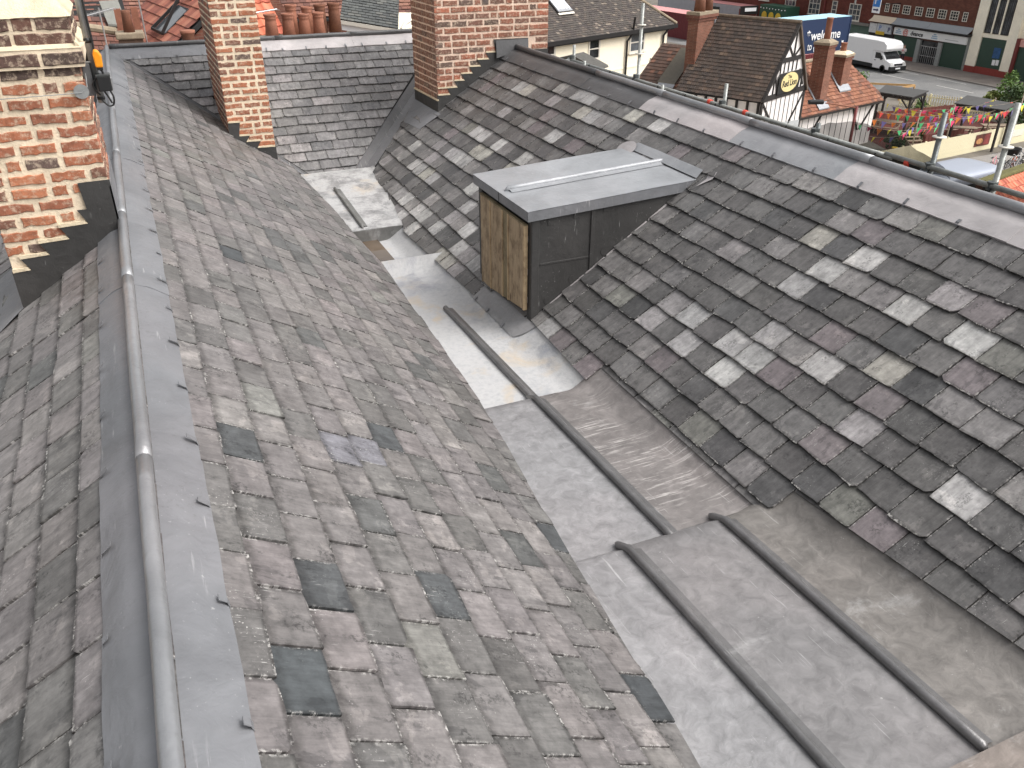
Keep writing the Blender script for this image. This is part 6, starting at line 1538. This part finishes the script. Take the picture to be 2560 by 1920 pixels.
q = MB(); q.b2((1.72, -1.0, 0.4), (2.4, 1.0, 1.15)); bevel(q.build('bonnet', bpy.data.materials['navy_car_paint'], sv, world=False), .15)
for x in (-1.7, 1.5):
    for y in (-1.15, 0.95): q = MB(); q.lathe([(0.18, 0), (0.32, 0.01), (0.32, 0.2), (0.18, 0.21)], (x, y, 0.33), 16, axis='Y'); q.build('wheel', bpy.data.materials['tyre'], sv, True, world=False)

# ------------------------------------------------------------------ bicycles heaped in the lane
def bike(loc, rz, rx, col, label):
    o = thing('bicycle', label, 'bicycle', loc, rz, 'bicycles parked in the side lane'); o.rotation_euler = (rx, 0, rz)
    fm = plain('bike_' + label.split()[0], lin(*col), .4)
    for x in (-0.52, 0.52):
        w_ = MB(); pts = [Vector((x + 0.33 * cos(a * pi / 12), 0, 0.34 + 0.33 * sin(a * pi / 12))) for a in range(25)]; w_.tube(pts, 0.022, 6, cap=False)
        wo_ = w_.build('wheel', M['rubber'], o, True, world=False)
        s_ = MB()
        for a in range(8): s_.tube([(x, 0, 0.34), (x + 0.32 * cos(a * pi / 4), 0, 0.34 + 0.32 * sin(a * pi / 4))], 0.004, 4)
        so = bpy.data.objects.new('spokes', s_.mesh('spokes', M['chrome'])); COL.objects.link(so); so.parent = wo_
    f = MB()
    for a, b in (((-.52, 0, .34), (-.08, 0, .3)), ((-.08, 0, .3), (-.2, 0, .82)), ((-.52, 0, .34), (-.18, 0, .72)), ((-.18, 0, .74), (.36, 0, .78)), ((-.08, 0, .3), (.38, 0, .66)), ((.34, 0, .86), (.40, 0, .6)), ((.40, 0, .6), (.52, 0, .34))): f.tube([a, b], 0.018, 6)
    f.build('frame', fm, o, True, world=False)
    h = MB(); h.tube([(.30, -.26, .97), (.36, -.12, .98), (.35, 0, .92), (.36, .12, .98), (.30, .26, .97)], 0.014, 6); h.build('handlebar', M['chrome'], o, True, world=False)
    s = MB(); s.add([(-.34, -.07, .86), (-.34, .07, .86), (-.1, .02, .87), (-.1, -.02, .87), (-.32, -.05, .82), (-.32, .05, .82), (-.1, .015, .84), (-.1, -.015, .84)], [(0, 3, 2, 1), (4, 5, 6, 7), (0, 1, 5, 4), (1, 2, 6, 5), (2, 3, 7, 6), (3, 0, 4, 7)]); s.build('saddle', M['rubber'], o, world=False)
    return o
for k, (x, y, rz, rx, c, lb) in enumerate([(41.9, 30.3, 0.6, 0.25, (60, 60, 64), 'black bicycle leaning at the end of the heap beside the minivan'), (42.5, 30.9, 0.4, -0.3, (220, 150, 160), 'pink bicycle with pale saddle in the heap'), (43.0, 30.2, 1.3, 0.2, (200, 200, 204), 'silver bicycle across the middle of the heap'), (43.6, 31.0, 0.8, 0.35, (206, 110, 84), 'orange bicycle near the lane wall'), (44.2, 30.4, 0.2, -0.2, (232, 226, 214), 'white bicycle with upright handlebars in the heap'), (44.7, 31.3, 1.0, 0.2, (90, 96, 110), 'grey bicycle behind the basket'), (43.2, 29.5, 0.9, -0.35, (120, 60, 64), 'maroon bicycle at the front of the heap'), (45.2, 30.7, 0.5, 0.3, (212, 128, 110), 'salmon bicycle at the outer edge of the heap'), (42.6, 29.9, 1.8, 0.1, (150, 152, 160), 'steel bicycle turned sideways in the heap')]): bike((x, y, 0.03), rz, rx, c, lb)
bk = thing('bike_basket', 'black wicker basket on top of the bicycle heap', 'basket', (44.0, 31.3, 0.75)); q = MB(); q.lathe([(0.3, 0), (0.42, 0.35), (0.45, 0.36), (0.40, 0.34), (0.28, 0.04)], (44.0, 31.3, 0.75), 14); q.build('shell', M['rubber'], bk, True)
lw = thing('lane_wall', 'mossy brick wall beside the pantiled roof', 'wall', (33, 23, 0)); q = MB(); q.prism([(31.3, 23.1, 0), (42.0, 25.75, 0), (41.9, 26.0, 0), (31.2, 23.35, 0)], UP * 2.7); fixn(q.build('brickwork', M['brick_far'], lw)); q = MB(); q.prism([(31.3, 23.0, 2.7), (42.1, 25.65, 2.7), (41.9, 26.1, 2.7), (31.2, 23.45, 2.7)], UP * 0.14); fixn(q.build('mossy_coping', plain('moss', lin(96, 92, 54), .95, var=.4, sc=3), lw))

# ------------------------------------------------------------------ pantiled roofs (each tile a piece)
def pantiles(parent, P, nu, nv, tw, g, mat_pal, seed, clip=None, roman=False):
    rnd = random.Random(seed); sg_ = 1 if P.du.cross(P.dv).dot(P.n) > 0 else -1
    meshes = []
    for c in mat_pal:
        q = MB(); n = 10
        def fn(s_, t_):
            u = tw * s_ * 1.04; h = 0.035 * (0.5 + 0.5 * sin(2 * pi * s_ + 0.6)) if not roman else 0.02 * (max(0, sin(4 * pi * s_)) ** 0.6)
            return P.du * u + P.dv * (g * 1.12 * t_) + P.n * (h + 0.012 + 0.032 * t_)
        q.grid(fn, n, 2)
        q.grid(lambda s_, t_: Vector(fn(s_, 1.0)) - P.n * 0.022 * t_, n, 1)
        meshes.append(q.mesh('tile', c, True))
    for j in range(nv):
        for i in range(nu):
            u, v = i * tw, j * g
            if clip and not clip(u + tw / 2, v + g / 2): continue
            o = bpy.data.objects.new('tile', rnd.choice(meshes)); COL.objects.link(o); o.parent = parent; o.matrix_parent_inverse = PM[parent.name].inverted(); o.location = P.at(u, v, rnd.uniform(0, 0.008))
PANM = [plain('pantile_%d' % k, lin(*c), .8, var=.15, sc=2) for k, c in enumerate(((196, 112, 84), (182, 98, 74), (206, 124, 96), (168, 90, 70)))]
pr = thing('pantiled_outbuilding', 'outbuilding with bright orange pantiles below the scaffold', 'building', (28.5, 20.5, 0))
pdu = (Vector((33.87, 23.32, 0)) - Vector((31.53, 22.75, 0))).normalized(); O_ = Vector((30.6, 22.5, 3.0)); pdv = Vector((pdu.y, -pdu.x, 0)) * 0.8 - UP * 0.5 + pdu * -0.25
PP = Plane(O_, pdu, pdv)
pantiles(pr, PP, 22, 12, 0.25, 0.30, PANM, 51)
q = MB(); q.prism([PP.at(-0.1, 0, -0.03), PP.at(5.6, 0, -0.03), PP.at(5.6, 3.1, -0.03), PP.at(-0.1, 3.1, -0.03)], -UP * 3.0 if False else -PP.n * 0.1); fixn(q.build('roof', M['under'], pr))
q = MB(); q.prism([PP.at(0, 0.1, -0.1), PP.at(5.5, 0.1, -0.1), PP.at(5.5, 2.9, -0.1), PP.at(0, 2.9, -0.1)], -UP * 1.4); fixn(q.build('wall', M['brick_far'], pr))
q = MB(); q.tube([PP.at(-0.1, -0.02, 0.05), PP.at(5.6, -0.02, 0.05)], 0.1, 8); q.build('mossy_ridge', bpy.data.materials['moss'], pr)

# ------------------------------------------------------------------ scaffold beyond the right ridge
sc = thing('scaffold', 'galvanised tube scaffold running along the far side of the right ridge', 'scaffold', (6.5, 7.0, 0))
M['galv'] = plain('scaffold_tube', lin(150, 152, 148), .45, .25, .35, 14)
M['galv_d'] = plain('tarnished_tube', lin(104, 108, 108), .5, .5, .4, 14)
XS = 6.5
def tube_(name, a, b, r=0.024, mat='galv'):
    q = MB(); q.tube([a, b], r, 10); return q.build(name, M[mat], sc, True)
tube_('guard_rail', (XS, -1.5, 10.49), (XS, 5.9, 10.475)); tube_('guard_rail', (XS, 5.8, 10.46), (XS, 12.6, 10.435)); tube_('guard_rail', (XS, 12.5, 10.43), (3.2, 12.8, 10.43))
tube_('ledger', (XS, -1.5, 9.9), (XS, 12.6, 9.85), mat='galv_d')
for y, top, m_ in [(10.54, 11.42, 'galv'), (12.5, 10.66, 'galv'), (8.53, 10.70, 'galv'), (5.39, 10.95, 'galv_d'), (4.73, 11.15, 'galv'), (2.2, 11.2, 'galv'), (0.2, 11.2, 'galv'), (6.9, 10.56, 'galv_d')]:
    tube_('standard', (XS + 0.05, y, 0), (XS + 0.05, y, top), mat=m_)
    q = MB(); q.tube([(XS + 0.02, y, 10.44), (XS + 0.02, y, 10.51)], 0.045, 8); q.build('coupler', M['galv_d'], sc)
for y, z in [(5.39, 10.74), (4.73, 10.80), (10.54, 11.15), (10.54, 10.78)]:
    q = MB(); q.lathe([(0.026, -0.006), (0.062, -0.004), (0.062, 0.004), (0.026, 0.006)], (XS + 0.05, y, z), 16); q.build('ring', M['sash'], sc, True)
tube_('stub_tube', (XS - 0.05, 9.75, 10.2), (XS - 0.05, 9.75, 10.5)); tube_('stub_tube', (XS - 0.05, 11.95, 10.2), (XS - 0.05, 11.95, 10.5))
for y in (8.75, 8.05, 5.62):
    q = MB(); q.tube([(XS, y - 0.025, 10.455), (XS, y + 0.025, 10.455)], 0.032, 10); q.build('red_cap', plain('red_cap', lin(226, 82, 64), .5) if 'red_cap' not in bpy.data.materials else bpy.data.materials['red_cap'], sc)
for k in range(3):
    q = MB(); q.b2((XS - 0.78 + k * 0.24, -1.2, 9.78), (XS - 0.56 + k * 0.24, 12.4, 9.815)); q.build('scaffold_board', M['table'], sc)
# debris netting hung on the rail
nt = NT('debris_netting'); nt.set((0.03, 0.034, 0.032), 0.9)
tr = nt.n('ShaderNodeBsdfTransparent'); mx = nt.n('ShaderNodeMixShader'); out = nt.t.nodes['Material Output']
nt.l(nt.math('ADD', 0.40, nt.math('MULTIPLY', nt.noise(nt.coord(), 3, 4), 0.5)), mx.inputs[0]); nt.l(tr.outputs[0], mx.inputs[1]); nt.l(nt.p.outputs[0], mx.inputs[2]); nt.l(mx.outputs[0], out.inputs['Surface'])
net = thing('debris_net', 'dark see-through debris netting slung under the scaffold rail', 'netting', (XS, 7, 9.9))
q = MB(); q.grid(lambda s_, t_: Vector((XS + 0.06 + 0.05 * sin(s_ * 40) * t_, 3.0 + 9.2 * s_, 10.44 - 0.55 * t_)), 60, 6); q.build('net', nt.m, net, True)
q = MB()
def hump(s_, t_):
    y = 5.2 + 2.0 * s_; return Vector((XS + 0.09 + 0.04 * sin(s_ * 23), y, 10.40 + (0.27 * sin(pi * s_) ** 0.8) * t_ + 0.006 * sin(s_ * 50)))
q.grid(hump, 30, 4); q.build('net', nt.m, net, True)
q = MB(); q.tube([(XS + 0.02, 5.5 + 1.9 * k / 10, 10.44 + 0.012 * sin(k * 1.7)) for k in range(11)], 0.03, 8); q.build('rolled_edge', M['rubber'], net, True)
for k in range(14):
    q = MB(); y = 3.4 + k * 0.65; q.tube([(XS - 0.024, y, 10.465), (XS - 0.03, y + 0.01, 10.42), (XS, y + 0.012, 10.395 - 0.02 * (k % 3))], 0.006, 5); q.build('tie', M['rubber'], net)

# ------------------------------------------------------------------ roofs and chimneys beyond the cross roof
pk = thing('pot_stack', 'chimney stack crowded with eight terracotta pots behind the cross roof', 'chimney', (3.7, 20.4, 0))
q = MB(); q.b2((2.75, 19.75, 0), (4.75, 21.1, 9.85)); q.build('stack', M['brick_far'], pk); q = MB(); q.b2((2.7, 19.7, 9.85), (4.8, 21.15, 10.02)); bevel(q.build('capping', M['stone'], pk), .05)
for x, y, h, r0, r1, d in [(3.03, 20.0, .55, .155, .115, 0), (3.40, 20.0, .55, .15, .115, 0), (3.75, 20.0, .53, .15, .108, 0), (4.07, 20.0, .55, .145, .108, 0), (3.62, 20.75, .66, .13, .115, 0), (3.98, 20.75, .60, .13, .112, 0), (4.28, 20.75, .64, .13, .115, 1), (4.60, 20.75, .66, .15, .12, 1)]:
    q = MB(); q.lathe([(r0, 0), (r1 * 1.05, h * .72), (r1, h * .80), (r1 * 1.08, h * .82), (r1 * 1.08, h * .86), (r1 * 1.02, h * .88), (r1 * 1.2, h * .93), (r1 * 1.22, h), (r1 * .9, h), (r1 * .85, h * .7)], (x, y, 10.02), 20); q.build('pot', M['pot_dark'] if d else M['pot'], pk, True)
sm = thing('slate_house', 'small cream house with dark slate roof and white gutter behind the chimney pots', 'house', (8, 32, 0))
q = MB(); q.prism([(7.3, 32.0, 0), (9.35, 31.2, 0), (12.5, 38, 0), (10.4, 39, 0)], UP * 8.62); fixn(q.build('wall', M['cream_wall'], sm))
PS = Plane((7.1, 31.95, 9.06), Vector((2.06, -1.0, -0.02)), Vector((-0.35, -0.75, -0.62)));
A0, B0, _c, D0 = Vector((7.27, 31.9, 9.17)), Vector((9.15, 31.1, 8.86)), Vector((11.2, 35.5, 10.9)), Vector((8.9, 36.6, 11.0))
C0 = D0 + (B0 - A0)
q = MB(); q.prism([A0, B0, C0, D0], -UP * 0.08); fixn(q.build('roof', M['under'], sm))
tile_roof('roof_slates', D0 + UP * .02, (C0 - D0), (A0 - D0), (C0 - D0).length, (A0 - D0).length, 0.25, 0.2, [(3, lin(86, 88, 86)), (3, lin(78, 80, 79)), (1, lin(98, 98, 94))], M['tile'], sm, 61)
q = MB(); q.bar(A0 - UP * .1 + Vector((0, -.06, 0)), B0 - UP * .1 + Vector((0, -.06, 0)), .12, .12); q.build('gutter', M['sash'], sm)
q = MB(); q.bar(A0 - UP * .26, B0 - UP * .26, .06, .2); q.build('fascia', M['wpaint'], sm)
q = MB(); q.tube([B0 + Vector((0.1, -.1, -.05)), B0 + Vector((0.3, 0.1, 0.12)), B0 + Vector((0.55, .3, .2))], .07, 8); q.build('downpipe', M['sash'], sm)
window(sm, (7.3, 31.95, 0), (0.93, -0.365, 0), (-0.365, -0.93, 0), 0.35, 8.15, 0.5, 0.42, 3, 2, .04, bar=.02, sill=False)
rh = thing('red_tiled_row', 'row of brick houses with small red tiles behind the slate house', 'house', (5, 45, 0))
q = MB(); q.b2((0.5, 44, 0), (16, 52, 8.2)); q.build('wall', M['brick_far'], rh)
tile_roof('roof_tiles', (0.3, 48, 11.2), (1, 0, 0), (0, -4.3, -3.2), 16, 5.3, 0.3, 0.24, T_TER, M['tile'], rh, 62, lift=.05)
q = MB(); q.prism([(0.3, 48, 11.15), (16.3, 48, 11.15), (16.3, 43.7, 7.95), (0.3, 43.7, 7.95)], -UP * .1); fixn(q.build('roof', M['under'], rh))
br = thing('brick_gable', 'dark brick gable with white verge rising behind the pots', 'house', (4, 34, 0))
q = MB(); q.prism([(2.2, 33.5, 0), (5.8, 33.5, 0), (5.8, 33.5, 9.2), (4.9, 33.5, 10.6), (2.2, 33.5, 9.5)], (0, 4, 0)); fixn(q.build('wall', M['brick_far'], br))
q = MB(); q.bar((4.9, 33.4, 10.65), (3.6, 33.4, 8.3), .12, .12); q.build('verge', M['sash'], br)
q = MB(); q.prism([(1.8, 33.0, 9.3), (5.0, 33.0, 10.7), (5.0, 38, 10.7), (1.8, 38, 9.3)], UP * .1); fixn(q.build('roof', plain('brown_sheet', lin(110, 92, 82), .9), br))

th_ = thing('terracotta_house', 'house with large double roman terracotta tiles and an open roof window', 'house', (0.8, 24.5, 0))
hd_ = radians(-8.4); tdu = Vector((-sin(hd_), -cos(hd_), 0)); tl = Vector((-cos(hd_), sin(hd_), 0)); tdv = tl * cos(radians(38)) - UP * sin(radians(38))
TP = Plane(Vector((2.05, 28.4, 11.15)), tdu, tdv)
TM = [plain('roman_tile_%d' % k, lin(*c), .85, var=.2, sc=4) for k, c in enumerate(((158, 98, 80), (142, 86, 72), (168, 112, 92), (128, 78, 66)))]
pantiles(th_, TP, 18, 9, 0.32, 0.29, TM, 63, roman=True)
q = MB(); q.prism([TP.at(-0.2, 0, -0.02), TP.at(5.9, 0, -0.02), TP.at(5.9, 2.75, -0.02), TP.at(-0.2, 2.75, -0.02)], -TP.n * .08); fixn(q.build('roof', M['under'], th_))
q = MB(); q.prism([TP.at(0, 0.1, -0.15), TP.at(5.8, 0.1, -0.15), TP.at(5.8, 2.6, -0.15), TP.at(0, 2.6, -0.15)], -UP * 9.0); fixn(q.build('wall', M['brick_far'], th_))
q = MB(); q.tube([TP.at(-0.2, -0.06, 0.04), TP.at(6.0, -0.06, 0.04)], .13, 8); q.build('cement_ridge', M['stone'], th_)
fr_ = TP.at(3.9, 1.6, .1)
for a, b in (((3.4, 1.25, .12), (4.6, 1.25, .42)), ((3.4, 1.25, .12), (3.4, 2.2, .12)), ((3.4, 2.2, .12), (4.6, 2.2, .12)), ((4.6, 1.25, .42), (4.6, 2.2, .12))):
    q = MB(); q.bar(TP.at(*a), TP.at(*b), .05, .07); q.build('roof_window_frame', M['pipe'], th_)
q = MB(); q.prism([TP.at(3.45, 1.3, .06), TP.at(4.55, 1.3, .06), TP.at(4.55, 2.15, .06), TP.at(3.45, 2.15, .06)], TP.n * .02); fixn(q.build('roof_window_glass', M['glass'], th_))
ot = thing('old_tiled_house', 'older house with small mottled red tiles beside the terracotta house', 'house', (-1.5, 27, 0))
tile_roof('roof_tiles', (-6.5, 29.5, 11.0), (1, 0.05, 0), (0.1, -2.9, -2.2), 6.6, 3.6, 0.2, 0.16, [(3, lin(136, 92, 78)), (3, lin(120, 82, 72)), (1, lin(160, 118, 100))], M['tile'], ot, 64)
q = MB(); q.prism([(-6.5, 29.5, 10.95), (0.2, 29.8, 10.95), (0.3, 26.7, 8.75), (-6.4, 26.4, 8.75)], -UP * .1); fixn(q.build('roof', M['under'], ot)); q = MB(); q.b2((-6.3, 26.8, 0), (0.0, 29.4, 9.0)); q.build('wall', M['brick_far'], ot)
q = MB(); q.tube([(-1.3, 23.6, 10.22), (-0.1, 24.1, 9.93)], .09, 8); q.build('hip_tiles', M['stone'], ot)
PT2 = Plane((-2.5, 25.0, 10.3), Vector((1, 0.1, -0.08)), Vector((0.05, -1.0, -0.8)))
tile_roof('roof_tiles', (-2.6, 25.2, 10.35), (1, 0.1, -0.10), (0.05, -1.0, -0.8), 2.9, 2.4, 0.2, 0.16, T_TER, M['tile'], ot, 65)
q = MB(); q.prism([(-0.35, 25.6, 10.45), (0.1, 25.8, 10.45), (0.2, 25.2, 9.9), (-0.25, 25.1, 9.95)], UP * .05); fixn(q.build('lead_flat', plain('dull_lead_flat', lin(122, 122, 116), .7), ot))
sb = thing('small_chimney', 'mossy dark brick chimney with a tall brown pot among the red roofs', 'chimney', (0.2, 23.6, 0))
q = MB(); q.b2((-0.08, 23.5, 0), (0.47, 24.0, 9.9)); q.build('stack', plain('sooty_brick', lin(96, 76, 64), .95, var=.35, sc=9), sb); q = MB(); q.b2((-0.13, 23.45, 9.8), (0.52, 24.05, 9.95)); bevel(q.build('corbel', M['stone'], sb), .03)
q = MB(); q.lathe([(.13, 0), (.1, .45), (.1, .52), (.08, .52)], (0.2, 23.65, 9.92), 16); q.build('pot', M['pot_dark'], sb, True)
for x, y in ((0.03, 24.3), (0.42, 24.6)):
    q = MB(); q.b2((x - .08, y - .08, 9.8), (x + .08, y + .08, 10.42)); q.build('square_pot', M['pot'], sb)
rp = thing('roof_pot', 'single terracotta pot with orange rim behind the cross ridge', 'chimney pot', (1.42, 21.5, 8.8)); q = MB(); q.lathe([(.15, 0), (.135, 1.2), (.16, 1.25), (.165, 1.32), (.12, 1.32), (.11, 1.0)], (1.42, 22.0, 8.78), 18); q.build('body', M['pot_dark'], rp, True)
q = MB(); q.lathe([(.162, 1.26), (.17, 1.28), (.168, 1.33), (.13, 1.335)], (1.42, 22.0, 8.78), 18); q.build('rim', M['pot'], rp, True)
pn = thing('pantiled_house', 'house with deep orange pantiles beside the slim brick chimney', 'house', (2.4, 26, 0))
PN = Plane((1.75, 24.6, 10.75), Vector((1, 0.1, 0)), Vector((0.12, -0.8, -0.6)))
pantiles(pn, PN, 8, 6, 0.24, 0.28, PANM, 66); q = MB(); q.prism([PN.at(0, 0, -.02), PN.at(1.95, 0, -.02), PN.at(1.95, 1.7, -.02), PN.at(0, 1.7, -.02)], -PN.n * .06); fixn(q.build('roof', M['under'], pn)); q = MB(); q.prism([PN.at(0.05, 0.05, -.1), PN.at(1.9, 0.05, -.1), PN.at(1.9, 1.6, -.1), PN.at(0.05, 1.6, -.1)], -UP * 8.8); fixn(q.build('wall', M['brick_far'], pn))
def aerial(loc, h, rz, label):
    o = thing('tv_aerial', label, 'aerial', loc, rz); q = MB(); q.tube([(0, 0, -1.2), (0, 0, h)], .018, 7); q.build('mast', M['chrome'], o, world=False)
    q = MB(); q.tube([(-.55, 0, h - .12), (.6, 0, h - .06)], .012, 6); q.build('boom', M['chrome'], o, world=False)
    for k in range(9): q = MB(); x = -.5 + k * .13; q.tube([(x, -.16, h - .12 + .007 * k), (x, .16, h - .12 + .007 * k)], .006, 5); q.build('element', M['chrome'], o, world=False)
aerial((0.55, 23.7, 9.9), 1.0, 0.2, 'tv aerial on a mast beside the small mossy chimney'); aerial((-0.35, 22.6, 9.9), 0.7, 1.0, 'tv aerial with slanted boom above the old red roofs'); aerial((2.62, 19.4, 10.2), 0.55, 0.5, 'tv aerial on a thin mast beside the pot stack')

# pole with lamp beside the wing, garden table
lp = thing('lamp_pole', 'dark red pole with a long arm and black floodlight over the wing eaves', 'lamp', (31.3, 30.7, 0)); q = MB(); q.tube([(31.3, 30.7, 0), (31.3, 30.7, 4.45)], .07, 8); q.build('pole', M['maroon'], lp, True); q = MB(); q.tube([(31.3, 30.7, 4.4), (29.9, 31.3, 4.62)], .035, 6); q.build('arm', M['pot'], lp); q = MB(); q.box((29.45, 31.46, 4.67), (.75, .24, .2), Matrix.Rotation(-.35, 3, 'Z')); bevel(q.build('floodlight', M['rubber'], lp), .06)
gt = thing('garden_table', 'small wooden table with a yellow bowl on the lawn', 'table', (39.6, 35.4, 0)); q = MB(); q.box((39.6, 35.4, .45), (.7, .5, .05)); q.build('top', M['table'], gt)
for sx_ in (-.28, .28):
    for sy_ in (-.18, .18): q = MB(); q.box((39.6 + sx_, 35.4 + sy_, .215), (.06, .06, .43)); q.build('leg', M['table'], gt)
yb_ = thing('yellow_bowl', 'yellow bowl standing on the small garden table', 'bowl', (39.6, 35.4, .475)); q = MB(); q.lathe([(.07, 0), (.15, .12), (.16, .2), (.12, .2), (.05, .05)], (39.6, 35.4, .477), 14); q.build('shell', M['yellow'], yb_, True)

for o in [o for o in bpy.data.objects if o.type == 'FONT']: tmesh(o)
